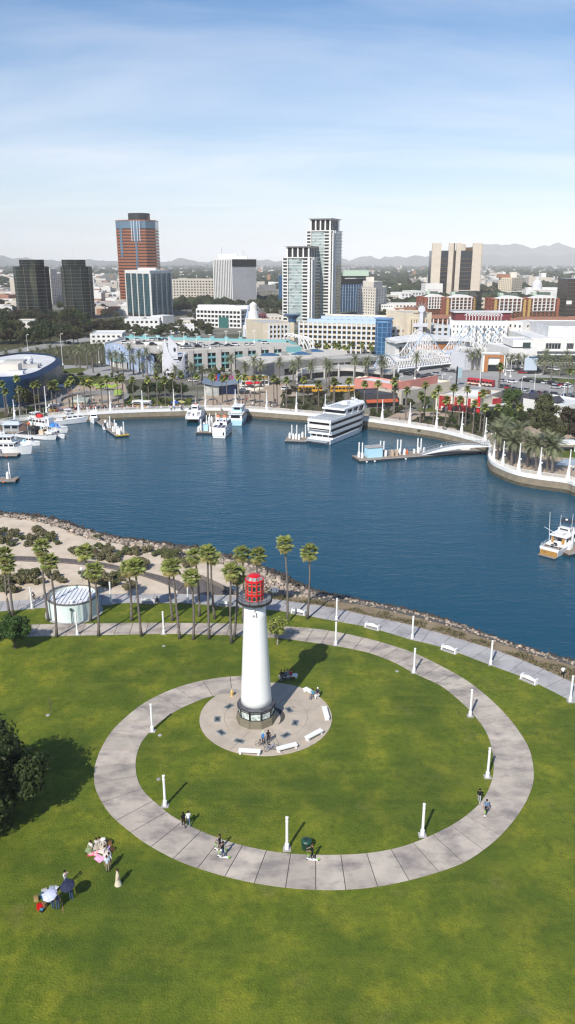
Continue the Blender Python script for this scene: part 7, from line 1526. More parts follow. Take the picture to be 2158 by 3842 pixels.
# ------------------------------------------------------------------ garages and hotels of the next row
def openwall(root,A,B,z1,nl,nc,pm,wm,cw=1.0,out=.5,colr=True):
    L_ = (B-A).length;lh = z1/nl
    for j in range(nl): b = MB();fin(b,A,B,.5,L_,.3,j*lh+lh*.62-(lh*.62 if j == -1 else 0),(j+1)*lh+lh*.05);b.build('spandrel',wm,root)
    b = MB();fin(b,A,B,.5,L_,.3,0,lh*.1);b.build('spandrel',wm,root)
    for k in range(nc+1): b = MB();fin(b,A,B,min(max(k/nc,.004),.996),cw,out,0,z1+.8);b.build('column',pm,root)
bluec = mat('pale blue column',(.58,.62,.69),.7)
gA,gB = G2(1122,1321),G2(1410,1332);dd = (gB-gA).normalized();back = Vc((-dd.y,dd.x,0))
c4 = [gA,gB,gB+back*75,gA+back*75];t = bthing('parking_garage','big cream parking garage with pale blue columns and rows of dark openings',gA);HG = 17.2
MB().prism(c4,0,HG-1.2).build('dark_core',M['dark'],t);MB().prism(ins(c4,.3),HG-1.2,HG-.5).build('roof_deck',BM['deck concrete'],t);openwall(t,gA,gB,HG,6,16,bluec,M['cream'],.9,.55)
b = MB();fin(b,c4[3],c4[0],.5,75,.3,0,HG);b.build('side_wall',M['creamw'],t);b = MB();fin(b,c4[2],c4[3],.5,60,.3,HG-1,HG+1);b.build('parapet',M['creamw'],t)
for k in range(22): q = gA.lerp(gB,(k % 11+.5)/11)+back*(18+30*(k//11));MB().box(q+Vc((0,0,HG+.4)),(6.0,4,2.2),0,.9).build('solar_canopy' if k % 3 else 'stair_box',mat('solar shade',(.40,.50,.64),.5) if 'solar shade' not in BM else BM['solar shade'],t)
lA,lB = G2(988,1326),G2(1102,1322);c5 = fprect((988,1326),(1104,1322),40);t = bthing('garage_wing','cream corner wing of the garage with five window columns',c5[0]);block(t,c5,0,17.6,M['cream'],({'c': 5,'r': 6,'w': .62,'h': .55,'m': (.20,.20,.02,.05),'rec': .8},),M['dark'])
for k in range(6): b = MB();fin(b,c5[0],c5[1],.20+.6*k/5,.8,.35,0,17);b.build('column',bluec,t)
q = c5[1]+Vc((-1,8,0));MB().lathe(q,[(2.2,17),(2.6,19.5),(5.0,21.6),(5.0,22.2)],12).build('blue_cap',M['blueglass'],t)
bt_ = G2(1440,1338);t = bthing('blue_glass_stair_tower','round blue glass stair tower at the corner of the cream garage',bt_,cat='tower');
for j in range(7): MB().lathe(bt_+Vc((0,4,0)),[(4.6,j*2.75+.1),(4.6,j*2.75+2.65)],16).build('glass_storey',M['blueglass'],t)
for j in range(8): MB().lathe(bt_+Vc((0,4,0)),[(4.75,j*2.75-.12),(4.75,j*2.75+.12)],16).build('floor_ring',mat('blue frame',(.13,.26,.46),.5) if 'blue frame' not in BM else BM['blue frame'],t)
for a in range(10): MB().tube(bt_+Vc((4.75*math.cos(a*.628),4+4.75*math.sin(a*.628),0)),bt_+Vc((4.75*math.cos(a*.628),4+4.75*math.sin(a*.628),20)),.22,n=4).build('mullion',BM['blue frame'],t)
MB().lathe(bt_+Vc((0,4,0)),[(4.7,19.3),(4.7,21.0),(5.6,21.0),(5.6,21.5)],18).build('cap',BM['blue frame'],t)
for (u0,u1,v,nm,lab) in ((1462,1520,1330,'garage_east_wing','cream garage wing right of the blue stair tower'),(1612,1678,1322,'garage_far_wing','pale garage wing right of the sunburst facade')):
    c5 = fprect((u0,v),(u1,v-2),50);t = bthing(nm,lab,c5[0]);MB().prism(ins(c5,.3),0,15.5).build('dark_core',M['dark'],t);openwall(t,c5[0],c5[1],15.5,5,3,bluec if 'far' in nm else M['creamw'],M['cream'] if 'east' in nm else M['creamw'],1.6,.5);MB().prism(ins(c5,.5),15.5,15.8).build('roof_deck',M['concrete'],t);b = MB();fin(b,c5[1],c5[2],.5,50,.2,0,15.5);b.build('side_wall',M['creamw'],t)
    if 'east' in nm:
        q = (c5[0]*.3+c5[1]*.7)+Vc((0,7,15.8));car(q,0,4,0,'parked on the cream garage roof by the sunburst facade',None) if False else None
c5 = fprect((1518,1330),(1612,1326),26);t = bthing('sunburst_facade','cream art deco facade with tall slots and a pale sunburst pylon',c5[0]);block(t,c5,0,24.0,M['cream'],roof=M['roofgrey'])
for k in range(7):
    b = MB();fin(b,c5[0],c5[1],.20+.1*k,.8,.08,4,20,0);b.build('tall_slot',M['dark'],t);b = MB();fin(b,c5[0],c5[1],.15+.1*k,.9,.9,2,21);b.build('pilaster',M['cream'],t)
b = MB();fin(b,c5[0],c5[1],.5,8,.6,24,25.5);b.build('stepped_top',M['cream'],t)
q = face_pt(c5[0],c5[1],.52,2.0,0);MB().box(q+Vc((0,0,12)),(2.6,1.2,24),0,.8).build('pylon',M['lilacgrey'],t);MB().box(q+Vc((0,-.1,17)),(8.5,1.3,2.0)).build('pylon_arm',M['lilacgrey'],t)
MB().tube(q+Vc((0,-.6,26)),q+Vc((0,.6,26)),2.0,n=16).build('sun_disc',M['lilacgrey'],t)
for a in (-60,-30,0,30,60): MB().tube(q+Vc((2.0*math.sin(R(a)),0,26+2*math.cos(R(a)))),q+Vc((4.6*math.sin(R(a)),0,26+4.6*math.cos(R(a)))),.45,.05,5).build('sun_ray',M['midgrey'],t)
# white hotel
c5 = fprect((1682,1318),(1897,1322),34);t = bthing('white_hotel','white waterfront hotel with balconies and an arched roof pergola',c5[0]);block(t,c5,0,18.5,M['bwhite'],({'c': 14,'r': 5,'w': .30,'h': .42,'m': (.04,.03,.05,.10)},{'c': 3,'r': 5,'w': .3,'h': .5}),M['win'],M['roofwhite'])
for i in (4,6,8,10,12):
    for j in range(5): q = face_pt(c5[0],c5[1],.04+.93*(i+.5)/14,.6,1.4+j*3.15);MB().box(q,(1.9,1.2,.9)).build('balcony',M['grey_metal'],t)
for k in range(12): q = face_pt(c5[0],c5[1],.28+.6*k/11,-2,18.5);MB().tube(q,q+Vc((0,0,4.2)),.2,n=5).build('pergola_post',M['white'],t)
for k in range(11): q = face_pt(c5[0],c5[1],.28+.6*(k+.5)/11,-2,21.2);MB().path([q+Vc((1.9*math.cos(a),0,1.5*math.sin(a))) for a in [math.pi*i/6 for i in range(7)]],.18,4).build('pergola_arch',M['white'],t)
q = face_pt(c5[0],c5[1],.55,-16,20.5);MB().box(q,(34,12,4.5)).build('roof_pavilion',mat('maroon',(.14,.02,.025),.7),t);MB().box(q+Vc((0,0,2.5)),(36,14,.5)).build('pavilion_roof',M['roofwhite'],t)
c6 = fprect((1897,1316),(1952,1322),20);t = bthing('hotel_wing','white hotel wing with a plain side wall right of the pergola hotel',c6[0]);block(t,c6,0,18,M['bwhite'],({'c': 3,'r': 5,'w': .4,'h': .5},{'c': 2,'r': 5,'w': .2,'h': .4}),M['win'],M['roofwhite'])
# terracotta roofed town houses
def townrow(u0,u1,v,h,n,wm,label,dep=16,grp='terracotta roofed town houses'):
    c5 = fprect((u0,v),(u1,v),dep);t = bthing('town_house_row',label,c5[0],grp);block(t,c5,0,h,wm,({'c': n,'r': 2,'w': .55,'h': .6,'m': (.02,.02,.05,.08),'rec': .8},),M['win'],solo=(u1-u0)/n > 9)
    A,B,C_,D = [p+Vc((0,0,h)) for p in c5];o = 1.2;d_ = (B-A).normalized();nb_ = Vc((-d_.y,d_.x,0));m1,m2 = (A+D)/2+Vc((0,0,dep*.13)),(B+C_)/2+Vc((0,0,dep*.13));b = MB();z_ = Vc((0,0,-.3))
    e = [A-nb_*o-d_*o,B-nb_*o+d_*o,C_+nb_*o+d_*o,D+nb_*o-d_*o];b.quad(e[0],e[1],m2,m1);b.quad(e[2],e[3],m1,m2);b.poly([e[1],e[2],m2]);b.poly([e[3],e[0],m1]);b.quad(e[3]+z_,e[2]+z_,e[1]+z_,e[0]+z_)
    for i in range(4): b.quad(e[i]+z_,e[(i+1) % 4]+z_,e[(i+1) % 4],e[i])
    b.build('tiled_roof',M['terra'],t)
    for k in range(n+1): b = MB();fin(b,c5[0],c5[1],k/n*.98+.01,.7,.9,0,h-.3);b.build('white_pier',M['bwhite'],t)
    return t
for a in ((1958,2060,1290,10,6,'ochre','ochre front row of town houses left part'),(2066,2250,1292,10.4,9,'creamw','cream front row of town houses at the right edge'),(1952,2140,1262,11.6,10,'creamw','second row of town houses with white piers'),(2142,2260,1258,11.4,6,'cream','second row of town houses at the right edge'),(1622,1712,1258,12.5,5,'brick','brick town house with white windows behind the far garage'),(1418,1480,1245,9,6,'bwhite','low terracotta houses behind the garage roof, right part'),(1240,1330,1240,9,6,'bwhite','low terracotta houses behind the garage roof, left part'),(1335,1416,1243,9,7,'bwhite','low terracotta houses behind the garage roof, middle part'),(1485,1600,1240,10,7,'creamw','terracotta houses behind the sunburst facade'),(1714,1780,1250,12,5,'cream','terracotta house behind the white hotel'),(1838,1950,1262,10.5,7,'ochre','ochre house with hip roof right of the white hotel')): townrow(a[0],a[1],a[2],a[3],a[4],M[a[5]],a[6])
# coloured apartment blocks
green_r = mat('copper green roof',(.42,.52,.42),.7)
def apt(u0,u1,v,vt,label,left,right,bands=6):
    c5 = fprect((u0,v),(u1,v-1),26);h = GX(CX,vt,c5[0].y).z;t = bthing('apartment_block',label,c5[0],'coloured apartment blocks');A,B = c5[0],c5[1];L_ = (B-A).length;hl = h*.42
    block(t,c5,0,hl,M['brick'],({'c': 7,'r': 4,'w': .55,'h': .6,'m': (.03,.03,.02,.02)},{'c': 4,'r': 4,'w': .4,'h': .5},None,{'c': 3,'r': 4,'w': .35,'h': .5}),M['win']);c6 = [p for p in ins(c5,.4)];block(t,c6,hl-.5,h-2,M['brick'],({'c': 7,'r': 4,'w': .55,'h': .6,'m': (.03,.03,.02,.10)},{'c': 4,'r': 4,'w': .4,'h': .5},None,{'c': 3,'r': 4,'w': .35,'h': .5}),M['win'],M['roofgrey'])
    for k in range(6): b = MB();fin(b,A,B,.16+.68*k/5,.9,.9,hl,h-1.5);b.build('white_pier',M['bwhite'],t)
    for j in range(4): b = MB();fin(b,A,B,.5,L_*.70,1.0,hl+(h-2-hl)*j/4-.15,hl+(h-2-hl)*j/4+.25);b.build('balcony_slab',M['bwhite'],t)
    for j in range(4): b = MB();fin(b,A,B,.5,L_*.9,.5,hl*j/4+.1,hl*j/4+.8);b.build('balcony_rail',M['boot'],t)
    b = MB();fin(b,A,B,.04,L_*.08,.5,0,h-3);b.build('end_bay',M[left],t);b = MB();fin(b,A,B,.96,L_*.08,.5,0,h-3);b.build('end_bay',M[right],t)
    b = MB();pr = [A.lerp(B,.5)+(B-A)*(x*.42)+Vc((0,0,h-2+2.6*math.cos(x*math.pi/2))) for x in [i/6-1 for i in range(13)]];nb_ = Vc((-(B-A).y,(B-A).x,0)).normalized();q = [p for p in pr]+[A.lerp(B,.92)+Vc((0,0,h-2.2)),A.lerp(B,.08)+Vc((0,0,h-2.2))];b.loft([[p-nb_*.8 for p in q],[p+nb_*9 for p in q]]);b.build('curved_pediment',M['bwhite'],t)
    MB().box(A.lerp(B,.6)+nb_*16+Vc((0,0,h+1.2)),(L_*.55,8,2.6)).build('green_roof_box',green_r,t);MB().box(A.lerp(B,.7)+nb_*12+Vc((0,0,h+4.0)),(L_*.62,12,.5)).build('roof_canopy',M['beige'],t)
apt(1592,1668,1196,1106,'brick and white apartment block, left one below the concrete pier tower','brick','ochre');apt(1672,1782,1200,1108,'ochre and brick apartment block right below the concrete pier tower','ochre','ochre');apt(1850,1968,1208,1112,'ochre and brick apartment block, left of the right hand pair','ochre','ochre');apt(1976,2092,1208,1110,'ochre and brick apartment block, right of the right hand pair','ochre','brick')
c5 = fprect((1784,1201),(1802,1201),30);t = bthing('dark_curved_block','narrow dark curved block between the coloured apartment blocks',c5[0]);block(t,c5,0,26,M['win'],roof=M['dark'])
for j in range(7): b = MB();fin(b,c5[0],c5[1],.5,10,1.0,j*3.6,j*3.6+.4);b.build('balcony_slab',M['dark'],t)
# ------------------------------------------------------------------ towers
def reflection_streak_glass(name,a,b_,c_): 
    m = mat(name,a,.25,spec=.10,var=b_,vscale=.16,vdetail=6,contrast=(.42,.6),stretch=(1,1,.10),bump=.05,bscale=.06);addmix(m,c_,.10,.60,.72,.9,stretch=(1,1,.12));return m
M['blackglass'] = reflection_streak_glass('mirrored black glass',(.004,.005,.005),(.025,.032,.028),(.10,.10,.06))  # streaks of reflected surroundings are painted into the glass colour
mullion_b = mat('bronze mullion',(.13,.12,.10),.6)
def polyg(c,r_,n,rot,sx=1.0,sy=1.0): return [Vc((c.x+r_*sx*math.cos(rot+6.28318*i/n),c.y+r_*sy*math.sin(rot+6.28318*i/n),0)) for i in range(n)]
def black_tower(u,v,w_low,off,w_top,vt_low,vt_top,label):
    p = G2(u,v);k = FOC/(p.y*cp+CAM_H*sp);t = bthing('black_glass_tower',label,p,'pair of black glass office towers','office tower');h1,h2 = GX(CX,vt_low,p.y).z,GX(CX,vt_top,p.y).z
    low = [polyg(p+Vc((0,12,0)),w_low/2/k*1.05,10,.2),polyg(p+Vc((off/k,16,0)),w_top/2/k*1.04,12,0)];nf = 15
    for j in range(nf):
        z0,z1 = h1*j/nf,h1*(j+1)/nf;MB().prism(low[0],z0+.25,z1).build('glass_storey',M['blackglass'],t);MB().prism([q+(q-low[0][0]).normalized()*0 for q in polyg(p+Vc((0,12,0)),w_low/2/k*1.054,10,.2)],z0,z0+.26).build('mullion_line',mullion_b,t)
    for j in range(3): z0,z1 = h1+(h2-h1)*j/3,h1+(h2-h1)*(j+1)/3;MB().prism(low[1],z0+.02,z1-.2).build('glass_storey',M['blackglass'],t);MB().prism(polyg(p+Vc((off/k,16,0)),w_top/2/k*1.05,12,0),z1-.2,z1).build('mullion_line',mullion_b,t)
    for a in range(10): q = low[0][a];MB().tube(q,q+Vc((0,0,h1)),.22,n=4).build('corner_mullion',mullion_b,t)
    MB().prism(polyg(p+Vc((0,12,0)),w_low/2/k*1.0,10,.2),h1,h1+.3).build('roof',M['dark'],t);MB().tube(p+Vc((off/k,16,h2)),p+Vc((off/k,16,h2+9)),.15,n=4).build('flagpole',M['white'],t)
black_tower(120,1203,122,0,88,1001,974,'left one of two black mirrored glass towers, at the left edge');black_tower(289,1198,108,-12,86,1001,974,'right one of two black mirrored glass towers')
c5 = fp3((176,1136),(198,1142),(240,1136));t = bthing('hidden_white_tower','pale tower with square windows between the two black towers',c5[1],cat='office tower');hh = GX(CX,1030,c5[1].y).z;block(t,c5,0,hh,M['creamw'],(None,{'c': 5,'r': 12,'w': .5,'h': .45,'m': (.08,.08,.04,.12)}),M['win']);MB().prism(ins(c5,6),hh,hh+7).build('roof_block',M['creamw'],t);b = MB();fin(b,c5[0],c5[1],.5,8,2,hh-18,hh-9);b.build('side_block',M['beige'],t)
# red granite tower
D_ = 1075.0;k_ = FOC/(D_*cp+CAM_H*sp);uC = 518;Cx = (uC-CX)/FOC*(D_*cp+CAM_H*sp);p = Vc((Cx,D_+26,0));t = bthing('red_granite_tower','tall brick red banded tower with blue glass crown and black roof drum',p,cat='office tower');hT = GX(CX,826,D_).z;hc = GX(CX,856,D_).z
W2 = 149/2/k_
def octo(s,ch=.30): W = W2*s;c = W*2*ch;pts = [(-W+c,-W),(W-c*.7,-W),(W,-W+c*.7),(W,W-c),(W-c,W),(-W+c,W),(-W,W-c),(-W,-W+c)];return [p+Vc((x,y,0)) for x,y in pts]
redm = mat('red granite',(.33,.11,.038),.5,var=(.28,.09,.032),vscale=.1);redg = mat('dark red glass',(.045,.018,.018),.15,spec=.6,var=(.07,.03,.028),vscale=.2);crown = mat('crown glass',(.13,.20,.27),.15,spec=.5,var=(.075,.13,.19),vscale=.08,stretch=(1,1,.2));nf = 25
for j in range(nf):
    z0,z1 = hc*j/nf,hc*(j+1)/nf;MB().prism(octo(1.0),z0,z0+(z1-z0)*.52).build('granite_band',redm,t);MB().prism(octo(.985),z0+(z1-z0)*.52,z1).build('window_band',redg,t)
MB().prism(octo(1.0),hc,hT-.5).build('crown_glass',crown,t);MB().prism(octo(1.01),hT-.5,hT+.5).build('crown_edge',redm,t)
O = octo(1.0);A,B = O[0],O[1];L_ = (B-A).length
for f,w,zb,m in ((.5,.46,.10,crown),(.5,.27,.20,crown),(.5,.10,.62,crown)): b = MB();fin(b,A,B,f,L_*w,.35+.15*(.5-w),hT-(hT)*zb,hT-.6);b.build('glass_step',m,t)
for f in (.3,.42,.58,.70): b = MB();fin(b,A,B,f,L_*.035,.9,hc-16,hT-.6);b.build('glass_fin',mat('pale fin',(.5,.56,.64),.4) if 'pale fin' not in BM else BM['pale fin'],t)
b = MB();fin(b,O[7],O[0],.5,5,.3,hc*.62,hT-1);b.build('corner_glass',crown,t)
MB().lathe(p+Vc((3,0,hT)),[(W2*.54,0),(W2*.54,9.5),(W2*.50,9.5)],32).build('roof_drum',M['black'],t);MB().tube(p+Vc((W2*.6,-W2*.4,hT)),p+Vc((W2*.75,-W2*.5,hT+8)),.5,n=4).build('window_crane',redm,t)
# white and teal office
c5 = fp3((478,1183),(571,1196),(649,1182));t = bthing('teal_white_office','teal glass office block with bold white vertical fins',c5[1],cat='office tower');hh = GX(CX,1015,c5[1].y).z;tg = mat('teal curtain',(.03,.085,.11),.14,spec=.6,var=(.05,.14,.18),vscale=.25,stretch=(1,1,.3));tg2 = mat('dark teal curtain',(.012,.045,.05),.12,spec=.6,var=(.02,.06,.065),vscale=.2)
for j in range(13): z0,z1 = 3+(hh-6)*j/13,3+(hh-6)*(j+1)/13;MB().prism(ins(c5,.6),z0+.3,z1).build('glass_storey',tg,t);MB().prism(ins(c5,.5),z0,z0+.3).build('floor_line',mullion_b,t)
MB().prism(ins(c5,.9),0,3).build('base',M['dark'],t);MB().prism(c5,hh-3,hh).build('roof_band',M['bwhite'],t)
for k in range(5): b = MB();fin(b,c5[0],c5[1],.02+.96*k/4,1.5,.3,0,hh-3);b.build('white_fin',M['bwhite'],t)
for k in range(16): 
    b = MB();fin(b,c5[0],c5[1],.04+.92*(k+.5)/16,.3,.15,3,hh-3);b.build('thin_fin',tg2,t)
for k in range(5):
    for o in (-.012,.012): b = MB();fin(b,c5[1],c5[2],min(max(.02+.96*k/4+o,.01),.99),.5,.45,0,hh-3);b.build('white_fin',M['bwhite'],t)
MB().box(c5[1].lerp(c5[3],.5)+Vc((0,0,hh+1)),(18,12,2.4)).build('roof_plant',M['bwhite'],t);q = G2(633,1213);MB().prism(fprect((612,1216),(655,1212),14),0,7).build('entrance_block',M['bwhite'],t)
# long beige building
c5 = fprect((638,1140),(808,1142),40);t = bthing('beige_civic_block','long beige civic block with rows of square windows',c5[0],cat='office building');hh = GX(CX,1047,c5[0].y).z;block(t,c5,0,hh,M['beige'],({'c': 15,'r': 7,'w': .55,'h': .5,'m': (.02,.02,.18,.03)},{'c': 5,'r': 6,'w': .5,'h': .4}),M['win']);b = MB();fin(b,c5[0],c5[1],.5,(c5[1]-c5[0]).length,2.5,4.5,6.5);b.build('ledge',M['midgrey'],t)
# striped bank tower
c5 = fp3((804,1151),(874,1156),(963,1152));t = bthing('striped_bank_tower','office tower striped with white fins and dark glass',c5[1],cat='office tower');hh = GX(CX,973,c5[1].y).z;MB().prism(ins(c5,.5),0,hh-1).build('dark_core',mat('bank glass',(.020,.024,.035),.14,spec=.6,var=(.05,.055,.075),vscale=.15),t)
for k in range(12): b = MB();fin(b,c5[0],c5[1],.02+.96*k/11,1.6,.12,0,hh,.55);b.build('white_fin',M['bwhite'],t)
for k in range(25): b = MB();fin(b,c5[1],c5[2],.01+.98*k/24,.5,.22,0,hh-8);b.build('thin_fin',M['lilacgrey'],t)
b = MB();fin(b,c5[1],c5[2],.5,(c5[2]-c5[1]).length,.5,hh-8,hh);b.build('dark_cap',M['dark'],t);MB().prism(ins(c5,.2),hh,hh+.5).build('roof',M['bwhite'],t);MB().box(c5[0].lerp(c5[2],.35)+Vc((0,4,hh+3)),(22,14,6)).build('penthouse',M['bwhite'],t);MB().box(c5[0].lerp(c5[2],.62)+Vc((0,4,hh+2)),(18,10,4)).build('penthouse',M['bwhite'],t)
for f in ((.2,14),(.7,11),(.75,8)): q = c5[0].lerp(c5[2],f[0])+Vc((0,4,hh));MB().tube(q,q+Vc((0,0,f[1])),.15,n=4).build('antenna',M['grey_metal'],t)
c5 = fp3((738,1226),(905,1232),(972,1218));t = bthing('white_terraced_block','white block with dark recessed floors below the striped tower',c5[1],cat='office building');hh = GX(CX,1166,c5[1].y).z;MB().prism(ins(c5,1.2),0,hh-.5).build('dark_core',M['win'],t)
for j in range(5): b = MB();b.prism(c5,hh*j/4-.5 if j else 0,hh*j/4+.9 if j else 1);b.build('floor_slab',M['bwhite'],t)
for k in range(13): b = MB();fin(b,c5[0],c5[1],k/12*.98+.01,.8,.3,0,hh,.8);b.build('column',M['bwhite'],t)
for k in range(6): b = MB();fin(b,c5[1],c5[2],k/5*.98+.01,.8,.3,0,hh,.8);b.build('column',M['bwhite'],t)
for f,w in ((.2,26),(.6,16),(.85,12)): MB().box(c5[0].lerp(c5[1],f)+Vc((6,14,hh+2)),(w,10,2.8)).build('roof_plant',M['bwhite'],t)
b = MB();fin(b,c5[0],c5[1],.62,9,.6,0,hh*.6);b.build('green_scaffold',mat('scaffold net',(.02,.11,.10),.8),t)
c5 = fp3((962,1140),(966,1142),(1046,1138));t = bthing('green_panel_block','low office with pale green and dark panel strips',c5[1],cat='office building');hh = GX(CX,1088,c5[1].y).z;block(t,c5,0,hh,M['beige'],(None,{'c': 11,'r': 3,'w': .7,'h': .8,'m': (.02,.02,.25,.10)}),mat('green panes',(.30,.34,.26),.3,rand=.4));MB().prism(ins(c5,4),hh,hh+6).build('roof_plant',M['roofgrey'],t)
c5 = fprect((1046,1150),(1064,1150),20);t = bthing('slim_blue_tower','slim blue glass slab half hidden behind the shorter condo tower',c5[0],cat='office tower');hh = GX(CX,1032,c5[0].y).z
for j in range(9): MB().prism(c5,hh*j/9+.2,hh*(j+1)/9).build('glass_storey',M['blueglass'],t)
# condo towers
cg = mat('condo glass',(.26,.33,.33),.12,spec=.7,var=(.38,.45,.44),vscale=.12,vdetail=5,contrast=(.4,.6));addmix(cg,(.06,.08,.09),.22,.56,.66,.85,stretch=(1,1,1.6),detail=3)
def condo(name,label,L,N,Rr,vt,nf,cap):
    c5 = fp3(L,N,Rr);t = bthing(name,label,c5[1],'twin glass condo towers','apartment tower');hh = GX(CX,vt,c5[1].y).z;A,B,C_ = c5[0],c5[1],c5[2];L1,L2 = (B-A).length,(C_-B).length
    for j in range(nf):
        z0,z1 = hh*j/nf,hh*(j+1)/nf;MB().prism(ins(c5,1.2),z0+.35,z1).build('glass_storey',cg,t);MB().prism(ins(c5,.8),z0,z0+.36).build('floor_slab',M['bwhite'],t)
        for f,w in ((.09,.17),(.80,.20)):
            b = MB();fin(b,A,B,f,L1*w,1.0,z0-.1,z0+.95,.9);b.build('balcony',M['bwhite'],t);b = MB();fin(b,A,B,f,L1*w*.8,.1,z0+1.0,z1-.12,.6);b.build('balcony_recess',M['win'],t)
        b = MB();fin(b,B,C_,.62,L2*.5,1.0,z0-.1,z0+.8,.9);b.build('balcony',M['bwhite'] if j > nf*.62 else mat('warm balcony',(.55,.42,.18),.7) if 'warm balcony' not in BM else BM['warm balcony'] if j <= nf*.62 else M['bwhite'],t)
    for f,w in ((.93,.08),(.0,.03),(.185,.03)): b = MB();fin(b,A,B,min(max(f,.015),.985),L1*w,.7,0,hh+.8);b.build('white_pier',M['bwhite'],t)
    for f in (.10,.28): b = MB();fin(b,B,C_,f,L2*.10,.9,0,hh+.8);b.build('white_pier',M['bwhite'],t)
    cc_ = ins(c5,4.5);MB().prism(c5,hh,hh+.8).build('roof',M['bwhite'],t);MB().prism(ins(c5,5.5),hh+.8,hh+cap-.8).build('crown_core',M['dark'],t)
    for i in range(2):
        for k in range(5): b = MB();fin(b,cc_[i],cc_[i+1],.02+.96*k/4,1.3,.2,hh+.8,hh+cap-.8);b.build('crown_pier',M['bwhite'],t)
    MB().prism(ins(c5,4.0),hh+cap-.8,hh+cap).build('crown_slab',M['bwhite'],t);MB().prism(ins(c5,1.5),hh+cap,hh+cap+.4).build('crown_disc',M['roofgrey'],t)
condo('condo_tower','shorter of the two pale glass condo towers with white balconies',(1061,1204),(1165,1207),(1200,1198),968,19,10)
condo('condo_tower','taller of the two pale glass condo towers with white balconies',(1148,1198),(1241,1200),(1280,1192),867,28,11)
c5 = fp3((1276,1168),(1278,1170),(1384,1166));t = bthing('blue_glass_block','blue glass office block with a dark cap right of the condo towers',c5[1],cat='office building');hh = GX(CX,1036,c5[1].y).z
for j in range(9): z0,z1 = (hh-9)*j/9,(hh-9)*(j+1)/9;MB().prism(c5,z0+.3,z1).build('glass_storey',mat('bright blue glass',(.012,.04,.08),.14,spec=.6,var=(.03,.09,.16),vscale=.12,stretch=(1,1,.3)) if 'bright blue glass' not in BM else BM['bright blue glass'],t)
for k in range(22): b = MB();fin(b,c5[1],c5[2],.02+.96*k/21,.4,.4,0,hh-9);b.build('thin_fin',M['peri'] if k % 2 else M['blueglass'],t)
MB().prism([p+Vc((0,0,0)) for p in c5],hh-9,hh).build('dark_cap',M['dark'],t);MB().box(c5[1].lerp(c5[3],.5)+Vc((0,0,hh+3)),(28,16,6)).build('roof_plant',green_r,t);b = MB();fin(b,c5[1],c5[2],.5,(c5[2]-c5[1]).length*.75,.5,hh-3,hh-2);b.build('white_line',M['bwhite'],t)
c5 = fp3((1340,1178),(1407,1184),(1448,1172));t = bthing('cream_apartment_tower','cream stepped old apartment tower with many small windows',c5[1],cat='apartment tower');hh = GX(CX,1080,c5[1].y).z;block(t,c5,0,hh,M['creamw'],({'c': 7,'r': 9,'w': .45,'h': .5,'m': (.03,.03,.03,.04)},{'c': 4,'r': 9,'w': .4,'h': .5}),M['win']);c6 = [c5[0].lerp(c5[1],.3),c5[1].lerp(c5[0],.12),c5[2].lerp(c5[1],.4),c5[0].lerp(c5[3],.4)];block(t,c6,hh-.6,hh+6,M['creamw']);MB().box(c5[0].lerp(c5[1],.72)+Vc((0,10,hh+8)),(8,7,5)).build('roof_block',M['creamw'],t)
# federal style concrete tower
c5 = fprect((1612,1128),(1797,1128),38);t = bthing('concrete_pier_tower','tall tower of pale concrete piers with dark glass between them',c5[0],cat='office tower');hh = GX(CX,912,c5[0].y).z;A,B = c5[0],c5[1];L_ = (B-A).length;MB().prism(ins(c5,2.5),0,hh-10).build('dark_core',mat('navy glass',(.010,.014,.022),.12,spec=.6,var=(.018,.024,.036),vscale=.1),t)
for f,w,m,o in ((.09,.18,'cream2',.5),(.375,.095,'cream2',1.0),(.435,.03,'boot',.2),(.525,.09,'cream2',1.0),(.90,.18,'cream2',.5)):
    M.setdefault('cream2',mat('pier concrete',(.60,.52,.42),.85,var=(.54,.47,.38),vscale=.06,stretch=(1,1,3)));b = MB();fin(b,A,B,f,L_*w,o,0,hh,4 if w > .1 else 2);b.build('pier',M[m],t)
for j in range(11):
    for f,w in ((.255,.15),(.68,.26)): b = MB();fin(b,A,B,f,L_*w,.0,(hh-16)*j/11,(hh-16)*j/11+.8,1.6);b.build('floor_line',M['boot'],t)
b = MB();fin(b,B,c5[2],.5,38,.2,0,hh-1);b.build('side_wall',M['cream2'],t);MB().box(A.lerp(B,.63)+Vc((0,20,hh-5)),(12,10,9)).build('roof_block',M['cream2'],t);MB().box(A.lerp(B,.78)+Vc((0,16,hh-8)),(10,8,5)).build('roof_plant',M['boot'],t)
for f in (.05,.18,.55,.64,.9): q = A.lerp(B,f)+Vc((0,8,hh));MB().tube(q,q+Vc((0,0,4)),.3,n=4).build('antenna',M['white'],t)
c5 = fp3((1866,1117),(1916,1119),(1955,1116));t = bthing('cream_hotel_tower','cream corner hotel with red tiled penthouse',c5[1],cat='apartment tower');hh = GX(CX,1042,c5[1].y).z;block(t,c5,0,hh,M['cream'],({'c': 7,'r': 9,'w': .42,'h': .45},{'c': 5,'r': 9,'w': .4,'h': .45}),M['win'],solo=False);MB().box(c5[0].lerp(c5[1],.45)+Vc((0,9,hh+2.5)),(20,10,5),0,.85).build('tiled_penthouse',M['terra'],t);MB().box(c5[1].lerp(c5[2],.5)+Vc((-6,6,hh+4)),(10,9,8)).build('roof_block',M['creamw'],t)
q = G2(2010,1128);t = bthing('domed_church','white church with a low dome behind the apartment blocks',q,cat='church');MB().box(q+Vc((0,0,8)),(36,20,16)).build('nave',M['bwhite'],t);MB().lathe(q+Vc((0,0,16)),[(7,0),(7,5),(6.2,9),(3.5,12),(0,13)],16).build('dome',M['roofwhite'],t);MB().box(q+Vc((10,10,13)),(44,16,10)).build('hall',M['bwhite'],t)
